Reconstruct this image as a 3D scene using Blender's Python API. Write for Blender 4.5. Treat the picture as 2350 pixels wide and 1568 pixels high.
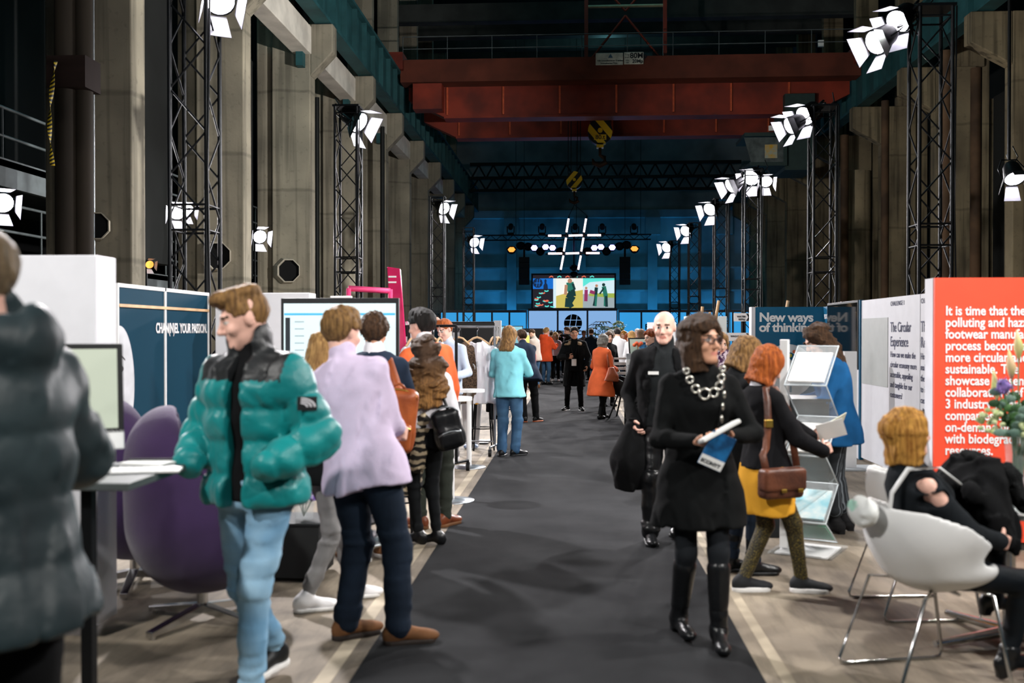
import bpy, math, random
import numpy as np
from mathutils import Vector, Matrix, Euler

for o in list(bpy.data.objects): bpy.data.objects.remove(o, do_unlink=True)
SC = bpy.context.scene
COL = SC.collection
PI = math.pi
R = math.radians

# ------------------------------------------------------------------ camera, world, exposure
F = 2284.0                                   # focal length in pixels of the 2350 wide frame (35 mm on 36 mm)
CAMZ = 1.62
YAW, PITCH = math.atan(140 / F), math.atan(-20 / F)
cam = bpy.data.objects.new('camera', bpy.data.cameras.new('camera'))
COL.objects.link(cam)
cam.location = (0, 0, CAMZ)
cam.rotation_euler = (PI / 2 + PITCH, 0, YAW)
cam.data.sensor_width = 36.0
cam.data.lens = 36.0 * F / 2350
cam.data.clip_start, cam.data.clip_end = 0.1, 300
cam.data.dof.use_dof = True
cam.data.dof.focus_distance = 24.0
cam.data.dof.aperture_fstop = 2.1
SC.camera = cam
CROT = Euler(cam.rotation_euler).to_matrix()

wd = bpy.data.worlds.new('world'); SC.world = wd; wd.use_nodes = True
_bg = wd.node_tree.nodes['Background']
_bg.inputs[0].default_value = (0.40, 0.66, 0.74, 1)
_bg.inputs[1].default_value = 0.06
SC.view_settings.view_transform = 'Standard'
SC.view_settings.look = 'None'
SC.view_settings.gamma = 1.0
SC.view_settings.exposure = 0.28
cy = SC.cycles
cy.use_denoising = True
cy.max_bounces = 5; cy.diffuse_bounces = 2; cy.glossy_bounces = 3; cy.transmission_bounces = 5; cy.transparent_max_bounces = 6
cy.sample_clamp_indirect = 4.0
cy.caustics_reflective = False; cy.caustics_refractive = False

def spot(loc, target, watts, color=(1, .97, .93), size=70, radius=.12, blend=.5, parent=None):
    l = bpy.data.lights.new('lamp', 'SPOT')
    l.energy = watts; l.color = color; l.spot_size = R(size); l.spot_blend = blend; l.shadow_soft_size = radius
    o = bpy.data.objects.new('lamp', l); COL.objects.link(o)
    o.location = loc
    o.rotation_euler = (Vector(target) - Vector(loc)).to_track_quat('-Z', 'Y').to_euler()
    return o

# first row: unseen lamps assumed on towers behind and beside the camera
for loc, tgt, w, sz in [((4.5, .5, 5.4), (-1.2, 7, .8), 950, 85), ((-4.1, 1.0, 5.4), (1.8, 7, .6), 1000, 85), ((1.5, -2, 5.4), (-3, 6, 1.2), 330, 60), ((4.5, 4.5, 5.4), (2.2, 5.0, .0), 550, 85), ((4.5, 6.5, 5.4), (-1, 8, .8), 850, 85),
                        ((4.3, 18.9, 5.5), (-7.5, 26, 7), 6800, 100), ((4.5, 2, 5.4), (-6.5, 16, 4.5), 1500, 60), ((-3.9, 19, 5.3), (12, 30, 7), 4200, 90), ((-3.9, 9, 5.5), (13, 27, 7.5), 1200, 60)]:  # second row: bare spots added to brighten the columns
    spot(loc, tgt, w, size=sz, radius=.15)
# added blue-green fill lights high up, tinting the dark hall; no real lamps
for loc in ((2, 22, 17), (2, 40, 19), (2, 58, 18), (-11, 20, 9)):
    l = bpy.data.lights.new('teal_fill', 'POINT'); l.energy = 130; l.color = (.30, .85, .95); l.shadow_soft_size = .4
    o = bpy.data.objects.new('teal_fill', l); COL.objects.link(o); o.location = loc

# ------------------------------------------------------------------ pixel helpers (2350 x 1568 frame -> points of the hall)
def ray(px, py):
    return CROT @ Vector(((px - 1175) / F, -(py - 784) / F, -1.0))
def PY(px, py, Y):
    d = ray(px, py); t = Y / d.y
    return Vector((d.x * t, Y, CAMZ + d.z * t))
def G(px, py, z=0.0):
    d = ray(px, py); t = (z - CAMZ) / d.z
    return Vector((d.x * t, d.y * t, z))
def XY(px, Y):
    d = ray(px, 764); t = Y / d.y
    return d.x * t

# ------------------------------------------------------------------ materials
def lin(c):
    return tuple(((v / 255) / 12.92 if v / 255 <= .04045 else ((v / 255 + .055) / 1.055) ** 2.4) for v in c)
_M = {}
def N_(nt, t, **kw):
    n = nt.nodes.new(t)
    for k, v in kw.items():
        if hasattr(n, k): setattr(n, k, v)
        else: n.inputs[k].default_value = v
    return n
def mat(name, c=(128, 128, 128), rough=.6, metal=0.0, var=.12, scale=6.0, bump=0.0, bscale=60.0, stretch=(1, 1, 1),
        c2=None, spec=.4, sheen=0.0, emit=0.0, trans=0.0, alpha=1.0, ior=1.45, lo=.35, hi=.65):
    """principled surface whose colour wanders between two tones by noise in object space"""
    if name in _M: return _M[name]
    m = bpy.data.materials.new(name); m.use_nodes = True; _M[name] = m
    nt = m.node_tree; b = nt.nodes['Principled BSDF']
    a = lin(c)
    if c2 is None:
        d = tuple(x * (1 - var) for x in a); a = tuple(min(1, x * (1 + var * .6)) for x in a)
    else: d = lin(c2)
    tc = N_(nt, 'ShaderNodeTexCoord'); mp = N_(nt, 'ShaderNodeMapping')
    mp.inputs['Scale'].default_value = stretch
    nt.links.new(tc.outputs['Object'], mp.inputs[0])
    nz = N_(nt, 'ShaderNodeTexNoise', Scale=scale, Detail=3.0)
    nt.links.new(mp.outputs[0], nz.inputs['Vector'])
    rp = N_(nt, 'ShaderNodeValToRGB')
    rp.color_ramp.elements[0].position = lo; rp.color_ramp.elements[1].position = hi
    rp.color_ramp.elements[0].color = (*d, 1); rp.color_ramp.elements[1].color = (*a, 1)
    nt.links.new(nz.outputs[0], rp.inputs[0]); nt.links.new(rp.outputs[0], b.inputs['Base Color'])
    b.inputs['Roughness'].default_value = rough; b.inputs['Metallic'].default_value = metal
    b.inputs['Specular IOR Level'].default_value = spec
    b.inputs['Sheen Weight'].default_value = sheen
    b.inputs['IOR'].default_value = ior
    if trans: b.inputs['Transmission Weight'].default_value = trans
    if alpha < 1: b.inputs['Alpha'].default_value = alpha
    if emit:
        nt.links.new(rp.outputs[0], b.inputs['Emission Color']); b.inputs['Emission Strength'].default_value = emit
    if bump:
        n2 = N_(nt, 'ShaderNodeTexNoise', Scale=bscale, Detail=4.0)
        nt.links.new(mp.outputs[0], n2.inputs['Vector'])
        bp = N_(nt, 'ShaderNodeBump', Strength=bump, Distance=.02)
        nt.links.new(n2.outputs[0], bp.inputs['Height']); nt.links.new(bp.outputs[0], b.inputs['Normal'])
    return m
def stripes(name, c1, c2, scale=10, axis='Z', dist=0.0, width=.5, rough=.8, bump=0, soft=.08, angle=0.0):
    if name in _M: return _M[name]
    m = mat(name, c1, rough); nt = m.node_tree; b = nt.nodes['Principled BSDF']
    tc = N_(nt, 'ShaderNodeTexCoord'); mp = N_(nt, 'ShaderNodeMapping'); mp.inputs['Rotation'].default_value = (0, angle, 0)
    w = N_(nt, 'ShaderNodeTexWave', wave_type='BANDS', bands_direction=axis)
    w.inputs['Scale'].default_value = scale; w.inputs['Distortion'].default_value = dist; w.inputs['Detail'].default_value = 2
    w.inputs['Detail Scale'].default_value = 1.5
    nt.links.new(tc.outputs['Object'], mp.inputs[0]); nt.links.new(mp.outputs[0], w.inputs['Vector'])
    rp = N_(nt, 'ShaderNodeValToRGB')
    rp.color_ramp.elements[0].position = max(0, width - soft); rp.color_ramp.elements[1].position = min(1, width + soft)
    rp.color_ramp.elements[0].color = (*lin(c1), 1); rp.color_ramp.elements[1].color = (*lin(c2), 1)
    nt.links.new(w.outputs['Fac'], rp.inputs[0]); nt.links.new(rp.outputs[0], b.inputs['Base Color'])
    return m
def glow(name, c, strength):
    if name in _M: return _M[name]
    m = bpy.data.materials.new(name); m.use_nodes = True; _M[name] = m
    b = m.node_tree.nodes['Principled BSDF']
    b.inputs['Base Color'].default_value = (*lin(c), 1); b.inputs['Roughness'].default_value = .4
    b.inputs['Emission Color'].default_value = (*lin(c), 1); b.inputs['Emission Strength'].default_value = strength
    return m
def concrete(name, c, c2, line_gap=2.9, streak=.4, crack=.3, scale=.6):
    """board-marked concrete: blotches, vertical runs, horizontal pour joints"""
    if name in _M: return _M[name]
    m = mat(name, c, .9, c2=c2, scale=scale, bump=.25, bscale=9, lo=.3, hi=.7); nt = m.node_tree; b = nt.nodes['Principled BSDF']
    src = b.inputs['Base Color'].links[0].from_socket
    tc = N_(nt, 'ShaderNodeTexCoord')
    def mult(sock, fac_node_out, dark, lo, hi):
        rp = N_(nt, 'ShaderNodeValToRGB'); rp.color_ramp.elements[0].position = lo; rp.color_ramp.elements[1].position = hi
        rp.color_ramp.elements[0].color = (dark, dark, dark, 1); rp.color_ramp.elements[1].color = (1, 1, 1, 1)
        nt.links.new(fac_node_out, rp.inputs[0])
        mx = N_(nt, 'ShaderNodeMix', data_type='RGBA', blend_type='MULTIPLY'); mx.inputs[0].default_value = 1
        nt.links.new(sock, mx.inputs[6]); nt.links.new(rp.outputs[0], mx.inputs[7])
        return mx.outputs[2]
    mp = N_(nt, 'ShaderNodeMapping'); mp.inputs['Scale'].default_value = (3.2, 3.2, .12)
    nt.links.new(tc.outputs['Object'], mp.inputs[0])
    n1 = N_(nt, 'ShaderNodeTexNoise', Scale=1.4, Detail=5.0); nt.links.new(mp.outputs[0], n1.inputs['Vector'])
    s = mult(src, n1.outputs[0], 1 - streak, .36, .5)
    w = N_(nt, 'ShaderNodeTexWave', wave_type='BANDS', bands_direction='Z'); w.inputs['Scale'].default_value = .31416 / line_gap
    w.inputs['Distortion'].default_value = .25; w.inputs['Detail'].default_value = 3; w.inputs['Detail Scale'].default_value = 8
    nt.links.new(tc.outputs['Object'], w.inputs['Vector'])
    s = mult(s, w.outputs['Fac'], 1 - crack, .0, .004)
    n3 = N_(nt, 'ShaderNodeTexNoise', Scale=7.0, Detail=6.0); nt.links.new(tc.outputs['Object'], n3.inputs['Vector'])
    s = mult(s, n3.outputs[0], .8, .3, .42)
    nt.links.new(s, b.inputs['Base Color'])
    return m

# ------------------------------------------------------------------ mesh building
class MB:
    def __init__(s): s.v = []; s.f = []; s.sm = []; s.mi = []
    def add(s, vs, fs, smooth=False, mi=0):
        n = len(s.v); s.v += [tuple(v) for v in vs]
        s.f += [tuple(i + n for i in f) for f in fs]; s.sm += [smooth] * len(fs); s.mi += [mi] * len(fs)
        return s
    def box(s, c, d, rz=0, mi=0, rot=None):
        m = rot if rot is not None else Matrix.Rotation(rz, 3, 'Z')
        vs = [Vector(c) + m @ Vector((x * d[0] / 2, y * d[1] / 2, z * d[2] / 2)) for z in (-1, 1) for y in (-1, 1) for x in (-1, 1)]
        return s.add(vs, [(0, 2, 3, 1), (4, 5, 7, 6), (0, 1, 5, 4), (2, 6, 7, 3), (0, 4, 6, 2), (1, 3, 7, 5)], mi=mi)
    def bx(s, x0, x1, y0, y1, z0, z1, mi=0):
        return s.box(((x0 + x1) / 2, (y0 + y1) / 2, (z0 + z1) / 2), (abs(x1 - x0), abs(y1 - y0), abs(z1 - z0)), mi=mi)
    def cyl(s, p0, p1, r0, r1=None, n=10, caps=True, mi=0):
        p0, p1 = Vector(p0), Vector(p1); r1 = r0 if r1 is None else r1
        q = (p1 - p0).to_track_quat('Z', 'Y').to_matrix()
        rings = [[p + q @ Vector((r * math.cos(2 * PI * i / n), r * math.sin(2 * PI * i / n), 0)) for i in range(n)] for p, r in ((p0, r0), (p1, r1))]
        s.add(rings[0] + rings[1], [(i, (i + 1) % n, n + (i + 1) % n, n + i) for i in range(n)], True, mi)
        if caps:
            s.add(rings[0], [tuple(range(n - 1, -1, -1))], mi=mi); s.add(rings[1], [tuple(range(n))], mi=mi)
        return s
    def tube(s, pts, r, n=8, mi=0, closed=False):
        pts = [Vector(p) for p in pts]; k = len(pts); vs = []; up = Vector((.13, .27, .95))
        for i, p in enumerate(pts):
            a = pts[(i - 1) % k] if closed else pts[max(i - 1, 0)]; b = pts[(i + 1) % k] if closed else pts[min(i + 1, k - 1)]
            t = (b - a).normalized(); x = t.cross(up)
            if x.length < .05: x = t.cross(Vector((1, 0, 0)))
            x.normalize(); y = t.cross(x)
            rr = r[i] if isinstance(r, (list, tuple)) else r
            vs += [p + (x * math.cos(2 * PI * j / n) + y * math.sin(2 * PI * j / n)) * rr for j in range(n)]
        fs = []
        for i in range(k if closed else k - 1):
            i2 = (i + 1) % k
            fs += [(i * n + j, i2 * n + j, i2 * n + (j + 1) % n, i * n + (j + 1) % n) for j in range(n)]
        if not closed: fs += [tuple(range(n)), tuple(range(k * n - 1, (k - 1) * n - 1, -1))]
        return s.add(vs, fs, True, mi)
    def lathe(s, prof, n=24, c=(0, 0, 0), mi=0, smooth=True):
        vs = [(c[0] + r * math.cos(2 * PI * i / n), c[1] + r * math.sin(2 * PI * i / n), c[2] + z) for r, z in prof for i in range(n)]
        fs = [(k * n + i, k * n + (i + 1) % n, (k + 1) * n + (i + 1) % n, (k + 1) * n + i) for k in range(len(prof) - 1) for i in range(n)]
        return s.add(vs, fs, smooth, mi)
    def prism(s, poly, m, h, mi=0, smooth=False):
        """poly in the local xy plane, pushed along local z by h; m = 4x4 matrix"""
        n = len(poly); vs = [m @ Vector((x, y, z)) for z in (0, h) for x, y in poly]
        return s.add(vs, [tuple(range(n - 1, -1, -1)), tuple(range(n, 2 * n))] + [(i, (i + 1) % n, n + (i + 1) % n, n + i) for i in range(n)], smooth, mi)
    def sphere(s, c, r, n=12, mi=0):
        r = r if isinstance(r, (tuple, list)) else (r, r, r); vs = []; k = n // 2
        for j in range(k + 1):
            for i in range(n):
                a, t = 2 * PI * i / n, PI * j / k
                vs.append((c[0] + r[0] * math.sin(t) * math.cos(a), c[1] + r[1] * math.sin(t) * math.sin(a), c[2] - r[2] * math.cos(t)))
        return s.add(vs, [(j * n + i, j * n + (i + 1) % n, (j + 1) * n + (i + 1) % n, (j + 1) * n + i) for j in range(k) for i in range(n)], True, mi)
    def sheet(s, rows, mi=0, thick=0.0):
        k = len(rows[0]); n = len(rows)
        vs = [p for r in rows for p in r]
        fs = [(i * k + j, i * k + j + 1, (i + 1) * k + j + 1, (i + 1) * k + j) for i in range(n - 1) for j in range(k - 1)]
        return s.add(vs, fs, True, mi)
    def build(s, name, mats, parent=None, loc=None, rot=None, bevel=0.0, solid=0.0, sub=0):
        me = bpy.data.meshes.new(name)
        me.from_pydata(s.v, [], s.f)
        me.polygons.foreach_set('use_smooth', s.sm); me.polygons.foreach_set('material_index', s.mi)
        for m in (mats if isinstance(mats, (list, tuple)) else [mats]): me.materials.append(m)
        me.update()
        o = bpy.data.objects.new(name, me); COL.objects.link(o)
        if parent: o.parent = parent
        if loc is not None: o.location = loc
        if rot is not None: o.rotation_euler = rot
        if solid:
            md = o.modifiers.new('solid', 'SOLIDIFY'); md.thickness = solid; md.offset = 0
        if sub:
            md = o.modifiers.new('sub', 'SUBSURF'); md.levels = md.render_levels = sub
        if bevel:
            md = o.modifiers.new('bevel', 'BEVEL'); md.width = bevel; md.segments = 2; md.limit_method = 'ANGLE'
        return o
def tag(o, label=None, cat=None, group=None, kind=None):
    if label: o['label'] = label
    if cat: o['category'] = cat
    if group: o['group'] = group
    if kind: o['kind'] = kind
    return o
def thing(name, label, cat, loc=(0, 0, 0), rz=0.0, group=None):
    o = bpy.data.objects.new(name, None); COL.objects.link(o); o.empty_display_size = .1
    o.location = (loc[0], loc[1], loc[2] if len(loc) > 2 else 0); o.rotation_euler = (0, 0, rz)
    return tag(o, label, cat, group)
def struct(o, label=None): return tag(o, label, None, None, 'structure')
def copy_tree(o, parent=None):
    c = o.copy(); COL.objects.link(c)
    if parent: c.parent = parent
    for ch in list(o.children): copy_tree(ch, c)
    return c
def dup(o, label, loc=None, rz=None):
    c = copy_tree(o); c['label'] = label
    if loc is not None: c.location = loc
    if rz is not None: c.rotation_euler = (0, 0, rz)
    return c
def text(s, size, material, parent, loc, rot, bold=0.0, align='LEFT', line=1.0, name='lettering', sx=1.0, ext=.001, spacing=1.0, fit=None):
    if fit:                                          # (sample words, their width in metres)
        t0 = bpy.data.curves.new('t', 'FONT'); t0.body = fit[0]; t0.size = size; t0.space_character = spacing; o0 = bpy.data.objects.new('t', t0); COL.objects.link(o0)
        me = bpy.data.meshes.new_from_object(o0.evaluated_get(bpy.context.evaluated_depsgraph_get())); xs_ = [v.co.x for v in me.vertices]; sx = fit[1] / (max(xs_) - min(xs_))
        bpy.data.objects.remove(o0); bpy.data.curves.remove(t0); bpy.data.meshes.remove(me)
    cu = bpy.data.curves.new(name, 'FONT'); cu.body = s; cu.size = size; cu.align_x = align; cu.offset = bold; cu.space_line = line
    cu.extrude = ext; cu.resolution_u = 3; cu.space_character = spacing
    cu.materials.append(material)
    tmp = bpy.data.objects.new(name, cu); COL.objects.link(tmp)
    me = bpy.data.meshes.new_from_object(tmp.evaluated_get(bpy.context.evaluated_depsgraph_get()))
    bpy.data.objects.remove(tmp); bpy.data.curves.remove(cu)
    o = bpy.data.objects.new(name, me); COL.objects.link(o)
    o.parent = parent; o.location = loc; o.rotation_euler = rot; o.scale = (sx, 1, 1)
    return o
FRONT = (PI / 2, 0, 0)            # lettering that faces the camera end of the hall
random.seed(7)

BLACK = mat('black_metal', (22, 24, 26), .45, .6)
BLACKP = mat('black_plastic', (18, 20, 22), .5)
WHITE = mat('white_board', (232, 232, 238), .55, var=.03)
WHITEP = mat('white_plastic', (236, 236, 236), .35, var=.02)
CHROME = mat('chrome', (200, 200, 200), .18, 1.0, var=.05)
STEEL = mat('grey_steel', (150, 155, 160), .35, .8)
WOOD = mat('pale_wood', (214, 176, 134), .6, var=.2, scale=5, stretch=(1, 1, .2))
PAPER = mat('white_paper', (238, 238, 236), .7, var=.04)
GREYP = mat('grey_paper', (190, 192, 196), .7, var=.1, scale=30)
# ================================================================== THE HALL
CONC_L = concrete('concrete_pale', (158, 150, 132), (120, 115, 102))
CONC_R = concrete('concrete_stained', (150, 136, 108), (104, 94, 76), streak=.6)
PRECAST = mat('pale_precast_concrete', (206, 200, 190), .85, var=.2, scale=1.5, bump=.2, bscale=12)
DARKW = mat('dark_wall', (24, 26, 26), .95, var=.5, scale=.4)  # near-black mottled tone for the outer walls and some bays
TEAL_STEEL = mat('teal_painted_steel', (36, 78, 82), .6, .1, var=.3, scale=1.5)
RUST = mat('rust_red_paint', (138, 50, 32), .6, var=.3, scale=.8, c2=(92, 34, 24))
GREYSTEEL = mat('grey_gallery_steel', (88, 96, 98), .6, .3, var=.3, scale=2)

# floor: worn concrete with darker patches and fine scratches
fm = mat('worn_concrete_floor', (154, 142, 124), .75, c2=(108, 98, 86), scale=.9, bump=.15, bscale=18, lo=.3, hi=.72)
def floor_marks():
    nt = fm.node_tree; b = nt.nodes['Principled BSDF']; src = b.inputs['Base Color'].links[0].from_socket
    tc = N_(nt, 'ShaderNodeTexCoord'); mp = N_(nt, 'ShaderNodeMapping'); mp.inputs['Scale'].default_value = (2.5, .35, 1)
    mp.inputs['Rotation'].default_value = (0, 0, .25)
    nz = N_(nt, 'ShaderNodeTexNoise', Scale=2.2, Detail=6.0, Roughness=.7)
    nt.links.new(tc.outputs['Object'], mp.inputs[0]); nt.links.new(mp.outputs[0], nz.inputs['Vector'])
    rp = N_(nt, 'ShaderNodeValToRGB'); rp.color_ramp.elements[0].position = .38; rp.color_ramp.elements[1].position = .56
    rp.color_ramp.elements[0].color = (.55, .55, .55, 1); rp.color_ramp.elements[1].color = (1, 1, 1, 1)
    nt.links.new(nz.outputs[0], rp.inputs[0])
    mx = N_(nt, 'ShaderNodeMix', data_type='RGBA', blend_type='MULTIPLY'); mx.inputs[0].default_value = .8
    nt.links.new(src, mx.inputs[6]); nt.links.new(rp.outputs[0], mx.inputs[7]); nt.links.new(mx.outputs[2], b.inputs['Base Color'])
floor_marks()
struct(MB().bx(-15, 19, -3, 76, -.3, 0).build('floor', fm))
carpet_m = mat('charcoal_carpet', (40, 41, 43), .95, c2=(30, 31, 33), scale=2.2, bump=.5, bscale=300, spec=.2)
tag(MB().bx(-1.03, .89, -2, 48, .0, .006).build('carpet_runner', carpet_m), 'long dark grey carpet runner down the middle of the aisle', 'carpet')
edge_m = mat('bleached_floor_edge', (168, 156, 136), .8, var=.25, scale=3)
struct(MB().bx(-1.2, -1.12, -2, 46, .0, .0015).build('trim_1', edge_m)); struct(MB().bx(.97, 1.03, -2, 46, .0, .0015).build('trim_2', edge_m))

struct(MB().bx(-14.3, -14, -3, 76, 0, 24).build('wall_left', DARKW))
struct(MB().bx(18, 18.3, -3, 76, 0, 24).build('wall_right', DARKW))
struct(MB().bx(-15, 19, -3, 76, 24, 24.3).build('ceiling', mat('dark_roof', (40, 44, 44), .9)))
WB = mat('back_wall_concrete', (150, 156, 160), .9, var=.45, scale=.35, bump=.2, bscale=4)
struct(MB().bx(-14, 18, 75, 75.3, 0, 24).build('wall_back', WB))
# ledges and pilasters of the back wall
m = MB().bx(-8.3, 13, 74.3, 75, 10.2, 10.75); struct(m.build('trim_3', WB))
for k, x in enumerate((-4.6, .6, 5.9, 11.2)):
    struct(MB().bx(x - .35, x + .35, 74.5, 75, 0, 10.2).build('trim_%d' % (4 + k), WB))
    struct(MB().bx(x - .55, x + .55, 74.2, 74.9, 8.9, 10.2).build('trim_%d' % (8 + k), WB))
for k, z in enumerate((3.2, 4.7, 6.4)):
    struct(MB().bx(-8, 13, 74.7, 74.98, z, z + .14).build('trim_%d' % (12 + k), WB))

# rows of concrete columns carrying the crane rails
YC = [16.9 + 5.9 * n for n in range(10)]
def column_mesh(side, mt):
    m = MB()
    xf = Matrix(((1, 0, 0, 0), (0, 0, 1, .02), (0, 1, 0, 0), (0, 0, 0, 1)))
    if side < 0:
        m.bx(-8.8, -7.66, 0, .56, 0, 10.64); m.bx(-9.3, -8.8, .15, .56, 0, 14)
        m.prism([(-7.66, 9.12), (-7.0, 9.82), (-7.0, 10.64), (-7.66, 10.64)], xf, .52); m.bx(-9.2, -8.25, .05, .5, 10.64, 22)
    else:
        m.bx(12.28, 13.6, 0, .56, 0, 10.64); m.bx(13.6, 14.1, .15, .56, 0, 14)
        m.prism([(12.28, 9.14), (12.28, 10.64), (11.13, 10.64), (11.13, 9.78)], xf, .52); m.bx(12.9, 13.9, .05, .5, 10.64, 22)
    return m.build('concrete_column', mt, bevel=.03)
colL = column_mesh(-1, CONC_L); colR = column_mesh(1, CONC_R)
for side, src in ((-1, colL), (1, colR)):
    for k, y in enumerate(YC):
        if side > 0 and k == 0: continue
        o = src if (side < 0 and k == 0) or (side > 0 and k == 1) else src.copy()
        if o is not src: COL.objects.link(o)
        o.location = (0, y, 0); tag(o, None, None, None, 'structure')
# long concrete ties between the left columns with dark steel brackets
for k in range(9):
    b = struct(MB().bx(-8.15, -7.62, YC[k] + .58, YC[k + 1], 9.75, 10.55).build('concrete_tie_beam', PRECAST, bevel=.02))
    if k < 4: struct(MB().bx(-8.0, -7.8, YC[k + 1] - .32, YC[k + 1] - .02, 9.35, 9.75).build('beam_bracket', TEAL_STEEL, parent=b))
# crane rails: riveted teal I-beams along both rows
def rail(name, x):
    m = MB().bx(x - .24, x + .24, 12, 75, 10.66, 10.76).bx(x - .03, x + .03, 12, 75, 10.76, 12.3).bx(x - .22, x + .22, 12, 75, 12.3, 12.4)
    for y in np.arange(13, 75, 1.5): m.bx(x - .2, x + .2, y, y + .03, 10.76, 12.3)
    return tag(m.build('crane_rail_beam', TEAL_STEEL), name, 'steel beam')
rail('teal riveted steel beam carrying the crane on the left columns', -7.3); rail('teal steel beam carrying the crane on the right columns', 11.55)

# octagonal flues let into the left columns
octm = mat('pale_flue', (190, 182, 166), .85, var=.15); octd = mat('flue_mouth', (10, 12, 14), .9)
lab = ['octagonal dark opening on the left column beside the round pipe', 'octagonal dark opening low on the column behind the truss tower', 'octagonal dark opening on the column above the white display box']
for k, (px, py, y, r) in enumerate(((228, 520, 16.88, .25), (503, 588, 22.78, .34), (665, 622, 28.68, .36))):
    c = PY(px, py, y)
    t = thing('flue_opening', lab[k], 'opening', c)
    pts = [(math.cos(PI / 8 + i * PI / 4), math.sin(PI / 8 + i * PI / 4)) for i in range(8)]
    m = MB(); vs = [(a * r * 1.12 - .1, -.0, b * r * 1.12) for a, b in pts] + [(a * r, -.12, b * r) for a, b in pts] + [(a * r * .92, -.12, b * r * .92) for a, b in pts] + [(a * r * .92, -.03, b * r * .92) for a, b in pts]
    m.add(vs, [(q * 8 + i, q * 8 + (i + 1) % 8, q * 8 + 8 + (i + 1) % 8, q * 8 + 8 + i) for q in range(3) for i in range(8)]); m.build('rim', octm, t)
    MB().add([(a * r * .92, -.035, b * r * .92) for a, b in pts], [tuple(range(8))]).build('mouth', octd, t)
# round sooty pipe in front of the first left column, down pipes on the columns
pm = mat('sooty_pipe', (50, 43, 35), .8, var=.4, scale=1, stretch=(2, 2, .3))
t = thing('flue_pipe', 'thick brown round pipe standing at the far left', 'pipe', (XY(160, 15.5), 15.5, 0))
MB().cyl((-.05, 0, 0), (-.05, 0, 14), .17, n=20).build('shaft', pm, t); MB().cyl((.2, .1, 0), (.2, .1, 14), .14, n=20).build('side_pipe', pm, t)
MB().bx(-.25, .38, -.22, .3, 5.5, 6.0).build('clamp', mat('rusty_clamp', (38, 24, 20), .8), t)
dp = mat('dark_down_pipe', (26, 28, 28), .6, .3)
for px, y, r, lb in ((728, 34.2, .09, 'dark down pipe between the third and fourth left columns'), (878, 39.2, .09, 'dark down pipe beside the fifth left column'), (217, 16.8, .02, 'thin pale conduit on the first left column')):
    x = XY(px, y); tag(MB().cyl((x, y, 0), (x, y, 9.8), r, n=10).build('down_pipe', dp if r > .05 else STEEL), lb, 'pipe')
rp_ = mat('rusty_pipe', (76, 56, 38), .8, var=.5, scale=1.2)
for px, y, r, lb in ((1937, 40.5, .16, 'rusty brown pipe on the right wall by the crane cab'), (2030, 34.6, .13, 'rusty brown pipe beside the second right column'), (2168, 28.6, .17, 'dark brown pipe behind the right truss tower'), (2238, 30.5, .16, 'rust streaked pipe near the first right column'), (1966, 41.5, .55, 'thick pale round pipe between right columns')):
    x = XY(px, y); tag(MB().cyl((x, y, 0), (x, y, 9.5 if r < .5 else 8.2), r, n=16).build('wall_pipe', rp_ if r < .5 else CONC_R), lb, 'pipe')
# concrete panels between the columns on both sides (the walls behind)
for k in range(9):
    struct(MB().bx(-9.7, -9.4, YC[k] + 3.4 if k < 3 else YC[k] + .4, YC[k] + 6.0, 0 if k > 2 else 3.2, 9.6).build('concrete_infill', CONC_L if k > 2 else DARKW))
    struct(MB().bx(14.2, 14.5, YC[k] + .3, YC[k] + 6.0, 0, 9.6).build('concrete_infill', CONC_R if k % 2 else DARKW))
# galleries behind the left columns
def gallery(z, x1, label, y0=3):
    t = thing('gallery', label, 'gallery', (0, 0, 0))
    MB().bx(-14, x1, y0, 40, z, z + .12).build('deck', GREYSTEEL, t)
    MB().bx(x1 - .1, x1, y0, 40, z - .35, z + .15).build('edge_beam', GREYSTEEL, t)
    for zz, nm in ((1.05, 'handrail'), (.55, 'rail')): MB().cyl((x1 - .05, y0, z + zz), (x1 - .05, 40, z + zz), .03, n=6).build(nm, GREYSTEEL, t)
    m = MB()
    for y in np.arange(y0, 40, 2.0): MB().cyl((x1 - .05, y, z + .1), (x1 - .05, y, z + 1.05), .025, n=6).build('post', GREYSTEEL, t)
gallery(4.55, -10.0, 'grey steel gallery with railing behind the left columns, upper one')
gallery(2.95, -10.4, 'grey steel gallery behind the left columns, lower one')

# ------------------------------------------------------------------ bridge crane
cr = thing('bridge_crane', 'rust red overhead bridge crane spanning the hall', 'crane', (0, 42, 0))
def girder(nm, y, x0, x1):
    taper = 1.5
    m = MB(); xf = Matrix(((1, 0, 0, 0), (0, 0, 1, y), (0, 1, 0, 0), (0, 0, 0, 1)))
    m.prism([(x0, 11.4), (x0 + taper, 10.67), (x1 - taper, 10.67), (x1, 11.4), (x1, 11.95), (x0, 11.95)], xf, .6)
    m.bx(x0 + taper, x1 - taper, y - .12, y + .72, 10.6, 10.68)
    g = m.build(nm, RUST, cr)
    for x in np.arange(x0 + taper + .1, x1 - taper, 2.35): MB().bx(x, x + .08, y - .09, y, 10.75, 11.9).build('stiffener', mat('lighter_rust', (186, 82, 48), .6, var=.2), g)  # stiffeners in a lighter tone than the girder, so they stand out
girder('girder', -.4, -6.9, 11.3); girder('girder', 3.9, -6.9, 11.3)
MB().bx(-7.1, 11.5, -1.3, -.4, 11.93, 12.0).bx(-7.1, 11.5, -1.3, -1.22, 12.0, 12.85).build('walkway', mat('dull_rust_walkway', (92, 44, 30), .8, var=.3, scale=1), cr)
MB().bx(-6.6, -5.4, -1.2, -.4, 10.85, 11.9).build('buffer_box', RUST, cr)
for x in (-7.3, 11.55): MB().bx(x - .35, x + .35, -1.6, 5.6, 12.4, 13.1).build('end_carriage', RUST, cr)
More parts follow.
